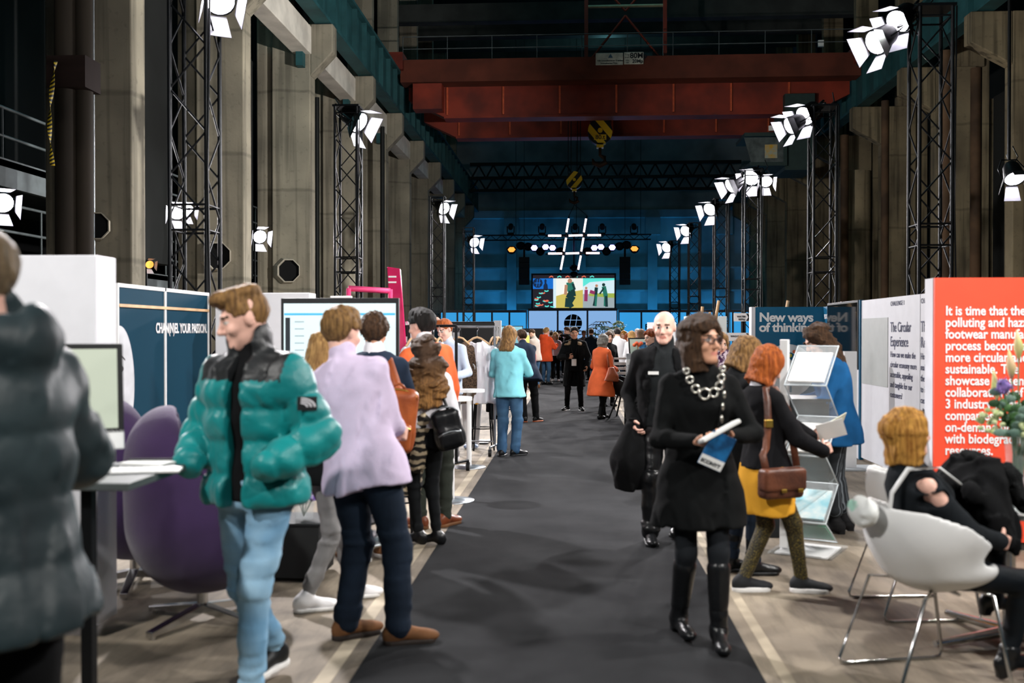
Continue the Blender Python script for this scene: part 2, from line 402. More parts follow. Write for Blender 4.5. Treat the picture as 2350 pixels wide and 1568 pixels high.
for zz in (13.3, 13.8): MB().cyl((-7, -1.26, zz), (11.4, -1.26, zz), .02, n=5).build('handrail', GREYSTEEL, cr)
for x in np.arange(-7, 11.5, 1.84): MB().cyl((x, -1.26, 12.8), (x, -1.26, 13.8), .018, n=5).build('railing_post', GREYSTEEL, cr)
ug = mat('dark_machine', (52, 56, 56), .7, var=.3)
tr = MB().bx(.5, 3.9, .2, 3.6, 12.3, 12.75).build('trolley', mat('dark_red_trolley', (84, 30, 22), .7), cr)
MB().cyl((1.0, 1.6, 13.3), (3.4, 1.6, 13.3), .55, n=20).build('winch_drum', ug, tr)
for x in (.55, 3.85): MB().bx(x - .08, x + .08, .2, .4, 12.7, 17).build('trolley_mast', RUST, tr)
MB().cyl((.6, .3, 15.4), (3.8, .3, 15.4), .07, n=8).build('strip_light', mat('dusty_tube', (150, 148, 120), .6), tr)
for a, b in (((.6, .3, 13), (2.2, .3, 15)), ((3.8, .3, 13), (2.2, .3, 15)), ((.6, .3, 17), (2.2, .3, 15.2)), ((3.8, .3, 17), (2.2, .3, 15.2))): MB().cyl(a, b, .05, n=6).build('brace', RUST, tr)
# builder's plates on the walkway railing
plate = mat('dirty_white_plate', (196, 196, 184), .6, var=.3, scale=3); ink = mat('sign_ink', (26, 28, 34), .7)
def plate_sign(label, px0, px1, py0, py1, y, lines):
    a, b = PY(px0, py1, y), PY(px1, py0, y)
    t = thing('sign_plate', label, 'sign', (a.x, y, a.z)); w, h = b.x - a.x, b.z - a.z
    MB().bx(0, w, -.02, .02, 0, h).build('board', plate, t, bevel=.02)
    for s, x, z, sz, bd in lines: text(s, sz, ink, t, (x * w, -.023, z * h), FRONT, bd)
    return t, w, h
t, w, h = plate_sign('dirty white crane builder plate left of the 80Mp plate', 1367, 1430, 121, 150, 40.6, [('VEB Schmalkaldener Kranbau', .05, .3, .088, .003), ('Schmalkalden/Thür.', .18, .08, .088, .003)])
xf = Matrix(((1, 0, 0, w * .45), (0, 0, 1, -.024), (0, 1, 0, h * .58), (0, 0, 0, 1)))
m = MB(); m.prism([(0, 0), (.2, 0), (.1, .17)], xf, -.002); m.build('triangle_mark', mat('blue_grey_ink', (70, 96, 120), .7), t)
plate_sign('dirty white load plate reading 80Mp on the crane walkway', 1432, 1477, 119, 148, 40.6, [('80Mp', .3, .5, .3, .008), ('20Mp', .42, .12, .19, .006), ('Trag', .04, .72, .1, .001), ('kraft', .04, .5, .1, .001), ('Hilfs-', .08, .28, .075, .001), ('hub', .1, .1, .075, .001)])
# hooks
yel = mat('hook_yellow', (246, 206, 40), .5, var=.12)
def hook(label, px, py, y, r, txt, tz, sides=1):
    c = PY(px, py, y); t = thing('crane_hook', label, 'crane hook', c)
    n = 28; ring = [(r * math.cos(2 * PI * i / n), r * 1.1 * math.sin(2 * PI * i / n)) for i in range(n)]
    xf = Matrix(((1, 0, 0, 0), (0, 0, 1, -.2), (0, 1, 0, 0), (0, 0, 0, 1)))
    m = MB().prism(ring, xf, .4); body = m.build('pulley_block', [stripes('hook_stripes_%d' % sides, (20, 20, 20), (246, 206, 40), scale=.62 / r * .5, axis='X', rough=.5, angle=R(40) * sides, soft=.02)], t)
    MB().cyl((0, -.26, .05 * r), (0, -.2, .05 * r), r * .2, n=16).build('pin', yel, t)
    MB().bx(-.28 * r, .28 * r, -.2, .2, -r * 1.32, -r * .95).build('neck', yel, t)
    MB().tube([(0, 0, -r * 1.3), (0, 0, -r * 1.9), (.35 * r, 0, -r * 2.1), (.45 * r, 0, -r * 2.5), (0, 0, -r * 2.75), (-.5 * r, 0, -r * 2.55), (-.62 * r, 0, -r * 2.2)], [.13 * r, .13 * r, .2 * r, .24 * r, .24 * r, .18 * r, .06 * r], n=10).build('hook', mat('hook_iron', (70, 50, 40), .6, .5), t)
    for x in (-.75, -.4, .4, .75): MB().cyl((x * r, 0, r * .6), (x * r, 0, tz - c.z), .018, n=5).build('cable', BLACKP, t)
    if txt:
        MB().bx(-.5 * r, .5 * r, -.215, -.2, -.72 * r, -.28 * r).build('label_plate', yel, t)
        text(txt, r * .5, ink, t, (0, -.22, -.66 * r), FRONT, .004, 'CENTER')
    return t
hook('yellow and black striped crane hook block reading 80t', 1377, 303, 43.5, .53, '80.t', 12.4)
hook('smaller yellow and black striped crane hook above the lit hash sign', 1318, 415, 44.6, .36, None, 12.4, -1)
# crane cab hanging on the right
c = PY(1752, 338, 41)
t = thing('crane_cab', 'dark crane driver cab with dirty windows hanging below the red girder', 'cab', c)
MB().bx(-.75, .85, 0, 2.2, .45, .6).bx(.8, .95, 0, 2.2, -.6, .5).bx(-.55, .95, 0, 2.2, -.75, -.6).build('cab_frame', mat('cab_green', (40, 58, 56), .6), t)
MB().add([(-.78, 0, .4), (.8, 0, .4), (.8, 0, -.6), (-.5, 0, -.6)], [(0, 1, 2, 3)]).build('front_pane', mat('dirty_pane', (84, 92, 92), .3, var=.4, scale=3), t)
MB().bx(.05, .55, -.04, -.02, -.45, .1).build('note', mat('yellow_note', (190, 150, 50), .7, c2=(150, 160, 150), scale=5), t)
MB().bx(.2, .4, -.06, .0, .66, .86).build('plate', PAPER, t)
MB().bx(.9, 2.1, .2, 2.4, -.9, 2.2).build('side_housing', mat('cab_green', (40, 58, 56)), t)
# lattice girder of a further crane and horizontal roof members
t = thing('lattice_girder', 'dark lattice crane girder across the far end of the hall', 'girder', (0, 68, 0))
for z in (11.35, 12.2, 13.15): MB().bx(-7.05, 11.3, -.15, .15, z - .1, z + .1).build('chord', BLACK, t)
m = MB(); m2 = MB()
for k, x in enumerate(np.arange(-6.95, 10.2, 1.0)):
    m.cyl((x, 0, 11.4), (x + .5, 0, 12.2), .06, n=5); m.cyl((x + .5, 0, 12.2), (x + 1, 0, 11.4), .06, n=5)
    m2.cyl((x, 0, 12.2), (x + .5, 0, 13.1), .06, n=5); m2.cyl((x + .5, 0, 13.1), (x + 1, 0, 12.2), .06, n=5)
m.build('lattice', BLACK, t); m2.build('lattice', BLACK, t)
for k, (y, z) in enumerate(((50, 17.2), (56, 18.2), (62, 19.2), (68, 20))):
    struct(MB().bx(-9, 14, y - .3, y + .3, z, z + .9).build('roof_beam', mat('dark_beam', (62, 64, 62), .8, var=.3, scale=1)))
# small safety lamp plate on the right rail
c = PY(1883, 101, 45); tag(MB().bx(c.x - .12, c.x + .12, 44.9, 45, c.z - .15, c.z + .15).build('notice_board', PAPER), 'small white notice high on the right above the crane', 'sign')

# striped warning tape dangling at the far left
tm = stripes('warning_tape', (24, 24, 22), (206, 178, 40), 6, 'Z', 0, .5, rough=.5, soft=.03, angle=R(30)); rows = []
for k in range(24):
    u = k / 23; c = PY(128 - 14 * math.sin(u * 2.6), 140 + 240 * u, 14.6); a = 1.2 + u * 9; d = Vector((.035 * math.cos(a), .035 * math.sin(a), 0)); rows.append([c - d, c + d])
tag(MB().sheet(rows).build('warning_tape', tm, solid=.002), 'twisted yellow and black warning tape hanging at the far left', 'tape')
# ================================================================== TRUSS TOWERS AND STAGE LIGHTS
TRM = mat('truss_black', (26, 28, 31), .4, .5)
def tower(H):
    t = thing('truss_tower', 'x', 'truss tower', group='lattice truss towers along the aisle')
    a = .2
    for sx in (-1, 1):
        for sy in (-1, 1): MB().cyl((sx * a, sy * a, .02), (sx * a, sy * a, H), .025, n=8).build('chord', TRM, t)
    for face in range(4):
        m = MB(); n = int(H / .4); c, s = math.cos(face * PI / 2), math.sin(face * PI / 2)
        def q(u, z): return (c * u - s * -a, s * u + c * -a, z)
        for k in range(n):
            z0 = .1 + k * (H - .2) / n; z1 = .1 + (k + 1) * (H - .2) / n; sg = 1 if k % 2 else -1
            m.cyl(q(-a * sg, z0), q(a * sg, z1), .011, n=5, caps=False)
        for z in (.1, H * .5 - .12, H * .5 + .12, H - .1): m.cyl(q(-a, z), q(a, z), .012, n=5)
        m.build('lacing', TRM, t)
    MB().bx(-.4, .4, -.4, .4, 0, .02).build('base_plate', TRM, t)
    MB().bx(-.24, .24, -.24, .24, H, H + .03).build('top_plate', TRM, t)
    MB().tube([(a + .03, -a, .1), (a + .05, -a - .03, 1.5), (a + .02, -a - .02, 3), (a + .05, -a, H)], .012, n=5).build('cable', BLACKP, t)
    return t
tw = tower(5.1)
XL_, XR_ = -4.1, 4.54
TOW = [(XL_, 10.6, 'nearest tall black truss tower on the left, behind the dark blue wall'), (XL_, 18, 'second black truss tower on the left, under one big lamp'), (XL_, 30, 'third truss tower on the left, above the dark haired man in orange'), (XL_, 39, 'farthest left truss tower, before the blue stage wall'),
       (XR_, 13, 'nearest tall black truss tower on the right, behind the white wall'), (XR_, 18.5, 'second black truss tower on the right, behind the teal poster'), (XR_, 25.7, 'third truss tower on the right, behind the arrow signs'), (XR_, 31, 'fourth truss tower on the right, before the blue wall'), (XR_, 37.8, 'fifth truss tower on the right, before the blue wall'), (XR_, 45, 'farthest and smallest truss tower on the right')]
for k, (x, y, lb) in enumerate(TOW):
    o = tw if k == 0 else copy_tree(tw)
    o.location = (x, y, 0); o['label'] = lb
    if k in (0, 4): o.scale = (1, 1, 1.12)
# lamps with barn doors
LENS = glow('lens_white', (250, 244, 255), 30)
DOORM = mat('barn_door', (200, 200, 208), .5, .3, var=.1); DOORB = mat('barn_door_back', (30, 32, 34), .5, .4)
def fixture(lens):
    t = thing('stage_lamp', 'x', 'stage lamp', group='barn door lamps on the towers')
    b = MB().lathe([(.0, -.30), (.10, -.30), (.13, -.24), (.15, -.1), (.165, 0), (.165, .03), (.15, .03)], n=20).build('housing', BLACK, t)
    MB().lathe([(.0, .015), (.15, .015)], n=20).build('lens', lens, t)
    for k in range(4):
        a = k * PI / 2; c, s = math.cos(a), math.sin(a)
        w0, w1 = (.09, .13) if k % 2 else (.12, .20); L = (.24 if k % 2 else .2); o = (.12 if k % 2 else .06)
        p = [(.17, -w0, .02), (.17, w0, .02), (.17 + o, w1, L), (.17 + o, -w1, L)]
        m = MB()
        for e, mi in ((0, 0), (.006, 1)):
            m.add([(c * (x + e) - s * y, s * (x + e) + c * y, z) for x, y, z in p], [(0, 1, 2, 3)], mi=mi)
        m.build('barn_door', [DOORM, DOORB], t)
    MB().tube([(-.2, 0, -.05), (-.21, 0, -.2), (-.12, 0, -.42), (.12, 0, -.42), (.21, 0, -.2), (.2, 0, -.05)], .012, n=6).build('yoke', BLACK, t)
    MB().tube([(.0, 0, -.42), (0, 0, -.55)], .02, n=6).build('clamp', BLACK, t)
    MB().tube([(0, 0, -.3), (.1, -.1, -.42), (.18, -.05, -.55), (.1, .05, -.7)], .01, n=5).build('cable', BLACKP, t)
    return t
fx0 = fixture(LENS); used = []
def lamp(label, px, py, Y, aim, watts, size=75, scale=1.0, lens=None, col=(1, .96, .97), pole=None):
    c = PY(px, py, Y); o = fx0 if not used else copy_tree(fx0); used.append(1)
    o.location = c; d = Vector(aim) - c; o.rotation_euler = d.to_track_quat('Z', 'Y').to_euler(); o.scale = (scale,) * 3; o['label'] = label
    if lens:
        for ch in o.children:
            if ch.name.startswith('lens'): ch.data = ch.data.copy(); ch.data.materials[0] = lens
    if pole is not None:
        M = (Matrix.Translation(c) @ o.rotation_euler.to_matrix().to_4x4() @ Matrix.Scale(scale, 4)).inverted(); b = o.rotation_euler.to_matrix() @ Vector((0, 0, -.42 * scale)) + c
        MB().cyl(M @ b, M @ Vector((b.x, b.y, pole)), .025 / scale, n=6).build('pole', BLACK, o)
    if watts:
        u = d.normalized(); spot(c + u * .26 * scale, aim, watts, col, size, .12)
    return o
lamp('lamp at the top edge on the nearest left tower', 505, 2, 10.6, (-1.0, 6, 0), 2100)
lamp('big lamp with white flaps on the second left tower', 822, 280, 18, (3.0, 14, 0), 2000, scale=1.25)
lamp('lamp on the third left tower', 1018, 478, 30, (2.5, 22, 0), 2200, scale=1.25)
lamp('lamp on the farthest left tower', 1088, 556, 39, (2.5, 28, 0), 2200, scale=1.3)
lamp('upper of the pair on the nearest right tower', 2062, 48, 13, (-1.5, 8.5, 0), 1700, scale=1.0)
lamp('lower of the pair on the nearest right tower', 2012, 96, 12.8, (-3.5, 9, 0), 1500, scale=1.0)
lamp('upper right of the pair on the second right tower', 1848, 265, 18.5, (-2.5, 13, 0), 1800, scale=1.15)
lamp('lower left of the pair on the second right tower', 1815, 288, 18.3, (-5, 14, 0), 1200, scale=1.0)
lamp('left lamp of the three on the third right tower', 1678, 426, 25.7, (-4, 21, 0), 1500, scale=1.2)
lamp('middle lamp of the three on the third right tower', 1724, 408, 25.7, (.5, 18, 0), 1600, scale=1.3)
lamp('rightmost of the three on the third right tower', 1758, 416, 25.7, (4.5, 17, 0), 1000, scale=1.0)
lamp('lamp on the fourth right tower', 1630, 480, 31, (-1, 24, 0), 2400, scale=1.35)
lamp('lamp on the fifth right tower', 1574, 530, 37.8, (-2, 29, 0), 2400, scale=1.35)
lamp('lamp on the farthest right tower', 1530, 568, 45, (-2, 35, 0), 2400, scale=1.4)
lamp('hanging lamp at the right edge of the picture pointing down', 2328, 408, 15, (6.2, 12, 0), 900, scale=.9, pole=23.98)
lamp('lamp at the far left edge under the gallery', 6, 465, 14, (-4.5, 9.5, 1), 700, scale=.95, pole=0)
lamp('left lamp of the pair behind the nearest left tower', 406, 487, 20, (-4, 12, 0), 500, scale=1.0, pole=0)
lamp('right lamp of the pair behind the nearest left tower', 430, 482, 20, (-3, 13, 0), 0, scale=.8, pole=0)
lamp('round lamp between the second and third left columns', 596, 543, 27, (-2, 17, 0), 700, scale=1.2, pole=0)
AMB = glow('lens_amber', (255, 160, 70), 1.3)
lamp('small amber lamp behind the first left column', 343, 607, 20, (-3, 13, 0), 0, scale=.55, pole=0, lens=AMB)
# spot aimed up the fourth left column, no lamp body modelled
spot((-7.0, 33.5, 2.6), (-7.9, 36.4, 4.6), 160, size=45)

# ================================================================== STAGE END
BLUE1 = glow('backlit_blue', (46, 134, 190), 1.1); BLUE2 = glow('backlit_pale_blue', (118, 156, 200), 1.05); DGREY = mat('panel_frame_grey', (120, 118, 128), .6)
INK2 = mat('logo_ink', (14, 24, 34), .6)
def globe_logo(parent, c, r, y, mi=INK2):
    """disc cut by a slanted hash"""
    m = MB(); n = 48
    def inside(u, v): return u * u + v * v <= 1
    g = .06
    cols = [(-1.2, -.36), (-.36 + g, .30), (.30 + g, 1.2)]; rows = [(-1.2, -.36), (-.36 + g, .32), (.32 + g, 1.2)]
    for a0, a1 in cols:
        for b0, b1 in rows:
            pts = []
            k = 14
            def P_(a, b): return (a + .16 * b, b)
            per = [P_(a0 + (a1 - a0) * i / k, b0) for i in range(k)] + [P_(a1, b0 + (b1 - b0) * i / k) for i in range(k)] + [P_(a1 - (a1 - a0) * i / k, b1) for i in range(k)] + [P_(a0, b1 - (b1 - b0) * i / k) for i in range(k)]
            for u, v in per:
                d = math.hypot(u, v)
                if d > 1: u, v = u / d, v / d
                pts.append((c[0] + u * r, y, c[1] + v * r))
            m.add(pts, [tuple(range(len(pts)))])
    return m.build('logo', mi, parent)
def panel_wall(label, x0, x1, y, z1, n, glowm, y_d=.25, logo=None):
    t = thing('backlit_panel_wall', label, 'panel wall', (x0, y, 0)); w = (x1 - x0) / n
    fr = MB().bx(0, x1 - x0, 0, y_d, 0, .1).bx(0, x1 - x0, 0, y_d, z1 - .14, z1)
    for k in range(n + 1): fr.bx(max(0, k * w - .05), min(x1 - x0, k * w + .05), 0, y_d, .1, z1 - .14)
    fr.build('frame', DGREY, t)
    for k in range(n): MB().bx(k * w + .05, (k + 1) * w - .05, .04, .08, .1, z1 - .14).build('panel', glowm, t)
    if logo: globe_logo(t, (logo[0] - x0, logo[1]), logo[2], .03)
    return t
tl = panel_wall('row of backlit blue panels left of the stage pulpit', XY(1010, 56), -2.6, 56, 2.9, 5, BLUE1, logo=(XY(1064, 56), 1.55, .55))
trr = panel_wall('row of backlit blue panels right of the stage pulpit', 2.55, XY(1735, 56), 56, 2.9, 6, BLUE1)
text('FASHIONSUSTAIN', .44, INK2, trr, (XY(1480, 56) - 2.55, .03, 1.8), FRONT, .012)
pu = panel_wall('tall pale blue lit stage pulpit under the big screen', -2.5, 2.45, 55.4, 2.98, 3, BLUE2, logo=(0.0, 2.15, .5))
text('FASHION', .36, INK2, pu, (1.22, .02, 1.5), FRONT, .012, fit=('FASHION', 1.2)); text('TECH', .36, INK2, pu, (2.46, .02, 1.5), FRONT, .012, fit=('TECH', .68)); text('BERLIN', .36, INK2, pu, (3.18, .02, 1.5), FRONT, 0, fit=('BERLIN', .95))
text('THE CONFERENCE', .16, INK2, pu, (1.22, .02, 1.22), FRONT, 0)
# the LED screen: one picture in flat fields
c0, c1 = PY(1223, 707, 60), PY(1410, 631, 60)
t = thing('led_screen', 'big bright stage screen with three pictures of people', 'screen', (c0.x, 60, c0.z)); W_, H_ = c1.x - c0.x, c1.z - c0.z
MB().bx(-.1, W_ + .1, 0, .2, -.1, H_ + .1).build('casing', BLACKP, t)
for x in (0, W_): MB().bx(x - .06, x + .06, .05, .17, -c0.z, -.1).build('leg', BLACK, t)
E = lambda nm, c, s=.9: glow('screen_' + nm, c, s)
sm = [E('dark', (34, 30, 36)), E('blue', (24, 104, 190)), E('sky', (232, 230, 220)), E('grass', (196, 176, 84)), E('haze', (204, 222, 226)), E('road', (150, 160, 160)), E('figure', (24, 52, 50)), E('mint', (90, 216, 200)), E('coral', (228, 108, 80)), E('skin', (176, 128, 100)), E('green', (40, 110, 92)), E('magenta', (140, 50, 90)), E('silhouette', (22, 40, 70)), E('meadow', (150, 166, 70))]
m = MB(); lay = [0]
def fld(pts, mi):
    lay[0] += 1; m.add([(x * W_, -.004 - .0006 * lay[0], z * H_) for x, z in pts], [tuple(range(len(pts)))], mi=mi)
def rc(x0, x1, z0, z1, mi): fld([(x0, z0), (x1, z0), (x1, z1), (x0, z1)], mi)
def limb(pts, w, mi):
    for (a, b), (c, d) in zip(pts, pts[1:]):
        dx, dz = (c - a) * W_, (d - b) * H_; L = math.hypot(dx, dz) or 1; nx, nz = -dz / L * w / W_, dx / L * w / H_
        fld([(a + nx, b + nz), (a - nx, b - nz), (c - nx, d - nz), (c + nx, d + nz)], mi)
def dot(x, z, r, mi): fld([(x + r / W_ * math.cos(k * PI / 5), z + r / H_ * math.sin(k * PI / 5)) for k in range(10)], mi)
rc(0, 1, 0, 1, 0); rc(0, .25, .58, .9, 1); rc(.25, .285, 0, .9, 4); rc(.285, .615, 0, .9, 2)
fld([(.285, 0), (.615, 0), (.615, .55), (.45, .48), (.285, .36)], 3)
rc(.615, 1, 0, .9, 4); fld([(.615, 0), (1, 0), (1, .42), (.615, .42)], 5); fld([(.69, .36), (1, .3), (1, .44), (.69, .44)], 13); fld([(.615, .9), (1, .9), (1, .84), (.7, .78), (.615, .64)], 7)
for k in range(16):
    x, z = random.uniform(.01, .22), random.uniform(.02, .55); limb([(x, z), (x + .03, z - .02), (x + .05, z + .01)], .035, 7 if k % 3 else 8)
for k in range(6):
    x = .2 + .1 * k; limb([(x, .93), (x + .03, .97), (x + .05, .93)], .03, 7 if k % 2 else 8)
fld([(.13, .58), (.185, .58), (.18, .7), (.165, .76), (.17, .84), (.155, .88), (.14, .84), (.145, .75), (.13, .68)], 12)
dot(.06, .76, .3, 12)
limb([(.02, .76), (.1, .76)], .02, 1); limb([(.045, .65), (.055, .88)], .02, 1); limb([(.075, .65), (.085, .88)], .02, 1)
limb([(.455, .78), (.47, .5)], .22, 10); limb([(.47, .5), (.43, .3), (.42, .02)], .14, 6); limb([(.49, .5), (.5, .35), (.45, .15), (.48, .02)], .15, 6); dot(.455, .82, .14, 9); limb([(.49, .74), (.515, .55), (.47, .5)], .07, 6); limb([(.41, .7), (.4, .4)], .09, 9)
limb([(.78, .62), (.77, .4)], .1, 6); limb([(.77, .4), (.76, .22), (.745, .06)], .06, 6); limb([(.78, .4), (.77, .05)], .06, 10); dot(.782, .67, .09, 9)
limb([(.87, .65), (.895, .35)], .13, 10); limb([(.89, .36), (.885, .05)], .08, 10); limb([(.9, .36), (.905, .03)], .08, 6); dot(.868, .7, .1, 6); limb([(.87, .6), (.82, .42)], .05, 6)
limb([(.655, .55), (.65, .2)], .1, 11); dot(.655, .6, .08, 9); limb([(.7, .5), (.76, .45)], .1, 11)
m.build('picture', sm, t)
# lit hash sign hanging from the small hook
TUBE = glow('neon_pink_white', (255, 222, 224), 2.6)
c = PY(1318, 560, 50); t = thing('hash_sign', 'glowing white tube sign shaped like a slanted hash', 'neon sign', c)
def pxo(px, py): q = PY(px, py, 50); return Vector((q.x - c.x, 0, q.z - c.z))
segs = [((1305, 502), (1300, 533)), ((1345, 502), (1340, 533)), ((1258, 541), (1288, 541)), ((1305, 541), (1337, 540)), ((1348, 540), (1379, 540)), ((1299, 546), (1294, 577)), ((1339, 546), (1334, 577)), ((1258, 582), (1290, 582)), ((1298, 582), (1329, 581)), ((1345, 581), (1376, 581)), ((1293, 587), (1287, 619)), ((1333, 587), (1327, 619))]
for a, b in segs: MB().cyl(pxo(*a), pxo(*b), .05, n=10).build('tube', TUBE, t)
for a, b in (((1306, 495), (1286, 624)), ((1347, 495), (1326, 624)), ((1252, 542), (1384, 540)), ((1252, 583), (1380, 581))):
    p, q = pxo(*a) + Vector((0, .09, 0)), pxo(*b) + Vector((0, .09, 0)); MB().cyl(p, q, .035, n=6).build('frame_bar', BLACK, t)
for px in (1306, 1347): MB().cyl(pxo(px, 495), pxo(1318, 470), .015, n=4).build('hanger', BLACK, t)
MB().cyl(pxo(1318, 470), pxo(1318, 452), .02, n=4).build('hanger', BLACK, t)
# stage truss with its lamps
z = PY(1300, 545, 61).z; xa, xb = XY(1100, 61), XY(1493, 61)
t = thing('stage_truss', 'black horizontal lighting truss above the stage screen', 'truss', (0, 61, z))
for dz in (-.15, .15):
    for dy in (-.15, .15): MB().cyl((xa, dy, dz), (xb, dy, dz), .03, n=6).build('chord', TRM, t)
m = MB()
for k, x in enumerate(np.arange(xa, xb - .3, .35)): m.cyl((x, -.15, -.15 if k % 2 else .15), (x + .35, -.15, .15 if k % 2 else -.15), .02, n=4, caps=False)
m.build('lacing', TRM, t)
for x in (-3.5, 0.2, 4.1): MB().cyl((x, 0, .15), (x, 0, 24 - z), .015, n=4).build('hanger', BLACK, t)
LB = glow('lens_blue_white', (150, 150, 255), 14)
def par(label, px, py, lens, r=.2, tilt=-25):
    c = PY(px, py, 60.6); t = thing('stage_par_lamp', label, 'stage lamp', c); t.rotation_euler = (R(90 + tilt), 0, 0); t['group'] = 'round lamps on the stage truss'
    MB().lathe([(0, -.34), (.1, -.32), (r, -.1), (r * 1.05, .02)], n=14).build('housing', BLACK, t); MB().lathe([(0, .0), (r * .85, .0)], n=6).build('lens', lens, t)
    MB().tube([(-r - .03, 0, 0), (-r - .03, .25, -.1), (r + .03, .25, -.1), (r + .03, 0, 0)], .015, n=5).build('yoke', BLACK, t)
DIM = mat('unlit_lens', (30, 34, 44), .2)
for k, (px, py) in enumerate(((1226, 569), (1252, 567), (1268, 569), (1364, 569), (1379, 567), (1405, 568))): par('blue-white glowing lamp on the stage truss, number %s from the left' % ['one', 'two', 'three', 'four', 'five', 'six'][k], px, py, LB, .24)
for k, (px, py) in enumerate(((1174, 573), (1456, 571))): par('amber glowing lamp near the %s end of the stage truss' % ('left', 'right')[k], px, py, AMB, .28, -40)
for k, (px, py) in enumerate(((1195, 564), (1212, 566), (1240, 577), (1286, 577), (1348, 577), (1392, 577), (1422, 565), (1438, 562))): par('unlit dark lamp on the stage truss, %s of the dark ones' % ['first', 'second', 'third', 'fourth', 'fifth', 'sixth', 'seventh', 'eighth'][k], px, py, DIM, .26)
for k, px in enumerate((1172, 1244, 1320, 1382, 1455)):
    c = PY(px, 527, 61); t = thing('moving_head_lamp', 'dark moving head lamp standing on the stage truss, %s from the left' % ['first', 'second', 'third', 'fourth', 'fifth'][k], 'stage lamp', c, 0, 'moving heads on the stage truss')
    MB().bx(-.2, .2, -.15, .15, -.35, -.2).build('base', BLACK, t); MB().bx(-.24, -.18, -.08, .08, -.2, .2).bx(.18, .24, -.08, .08, -.2, .2).build('yoke', BLACK, t); MB().cyl((0, -.2, .1), (0, .2, .25), .16, n=12).build('head', BLACK, t)
for k, px in enumerate((1203, 1434)):
    c = PY(px, 654, 60.5); t = thing('line_array_speaker', 'tall black hanging loudspeaker column %s of the stage screen' % ('left', 'right')[k], 'loudspeaker', c, 0, 'hanging loudspeakers')
    for q in range(5): MB().bx(-.32, .32, -.2, .2, q * .34, q * .34 + .32).build('cabinet', BLACKP, t)
    MB().bx(-.06, .06, -.05, .05, 1.66, 2.3).cyl((0, 0, 2.3), (0, 0, 24 - c.z), .012, n=4).build('hanger', BLACK, t)
c = PY(1317, 640, 59.4); t = thing('projector_rig', 'dark round projector rig hanging in front of the stage screen', 'stage lamp', c)
for z in (.25, .65): MB().sphere((0, 0, z), (.26, .2, .2), 16).build('head', BLACK, t)
MB().cyl((0, 0, .8), (0, 0, 2.6), .05, n=6).build('hanger', BLACK, t)
# blue wash on the back wall
for x in (-6.4, -3.2, 4.0, 7.2, 10.2): spot((x, 73.0, .6), (x, 75, 3.0), 400, (.03, .40, .95), 110, .2)
for x in (-5, 0, 5, 10): spot((x, 62, 7.0), (x, 75, 3.4), 240, (.04, .42, .72), 70, .3)
spot((2, 60, 8), (2, 46, 14), 60, (.1, .4, 1), 110, .3)
# ================================================================== FIGURES: signed distance fields meshed by surface nets
f32 = np.float32
def V3(*a): return np.array(a, dtype=np.float64)
def unit(v): v = np.asarray(v, float); return v / (np.linalg.norm(v) + 1e-9)
def rotz(a): c, s = math.cos(a), math.sin(a); return np.array([[c, -s, 0], [s, c, 0], [0, 0, 1.]])
def rotx(a): c, s = math.cos(a), math.sin(a); return np.array([[1, 0, 0], [0, c, -s], [0, s, c]])
def roty(a): c, s = math.cos(a), math.sin(a); return np.array([[c, 0, s], [0, 1, 0], [-s, 0, c]])

def p_cone(a, b, ra, rb, mod=None, flat=None):
    a, b = V3(*a), V3(*b); ab = b - a; L2 = ab @ ab + 1e-12; L = math.sqrt(L2)
    rm = max(ra, rb) + .03; lo, hi = np.minimum(a, b) - rm, np.maximum(a, b) + rm
    def fn(X, Y, Z):
        x, y, z = X - a[0], Y - a[1], Z - a[2]
        t = np.clip((x * ab[0] + y * ab[1] + z * ab[2]) / L2, 0, 1)
        dx, dy, dz = x - t * ab[0], y - t * ab[1], z - t * ab[2]
        if flat is not None:                       # squash along one axis: (axis vector, factor > 1)
            ax, k = flat; q = dx * ax[0] + dy * ax[1] + dz * ax[2]
            d = np.sqrt(dx * dx + dy * dy + dz * dz + q * q * (k * k - 1))
        else: d = np.sqrt(dx * dx + dy * dy + dz * dz)
        d = d - (ra + t * (rb - ra))
        if mod is not None: d = d - mod(t * L)
        return d
    return fn, lo, hi
def p_ell(c, r, Rm=None):
    c = V3(*c); r = V3(*r); Rm = np.eye(3) if Rm is None else Rm; rm = r.max() + .02
    def fn(X, Y, Z):
        x, y, z = X - c[0], Y - c[1], Z - c[2]
        u = x * Rm[0, 0] + y * Rm[1, 0] + z * Rm[2, 0]; v = x * Rm[0, 1] + y * Rm[1, 1] + z * Rm[2, 1]; w = x * Rm[0, 2] + y * Rm[1, 2] + z * Rm[2, 2]
        k0 = np.sqrt((u / r[0]) ** 2 + (v / r[1]) ** 2 + (w / r[2]) ** 2)
        k1 = np.sqrt((u / r[0] ** 2) ** 2 + (v / r[1] ** 2) ** 2 + (w / r[2] ** 2) ** 2) + 1e-6
        return k0 * (k0 - 1) / k1
    return fn, c - rm, c + rm
def p_box(c, h, Rm=None, rad=.01):
    c = V3(*c); h = V3(*h); Rm = np.eye(3) if Rm is None else Rm; rm = np.linalg.norm(h) + .03
    def fn(X, Y, Z):
        x, y, z = X - c[0], Y - c[1], Z - c[2]; q = []
        for i in range(3): q.append(np.abs(x * Rm[0, i] + y * Rm[1, i] + z * Rm[2, i]) - (h[i] - rad))
        o = np.sqrt(sum(np.maximum(k, 0) ** 2 for k in q))
        return o + np.minimum(np.maximum(np.maximum(q[0], q[1]), q[2]), 0) - rad
    return fn, c - rm, c + rm
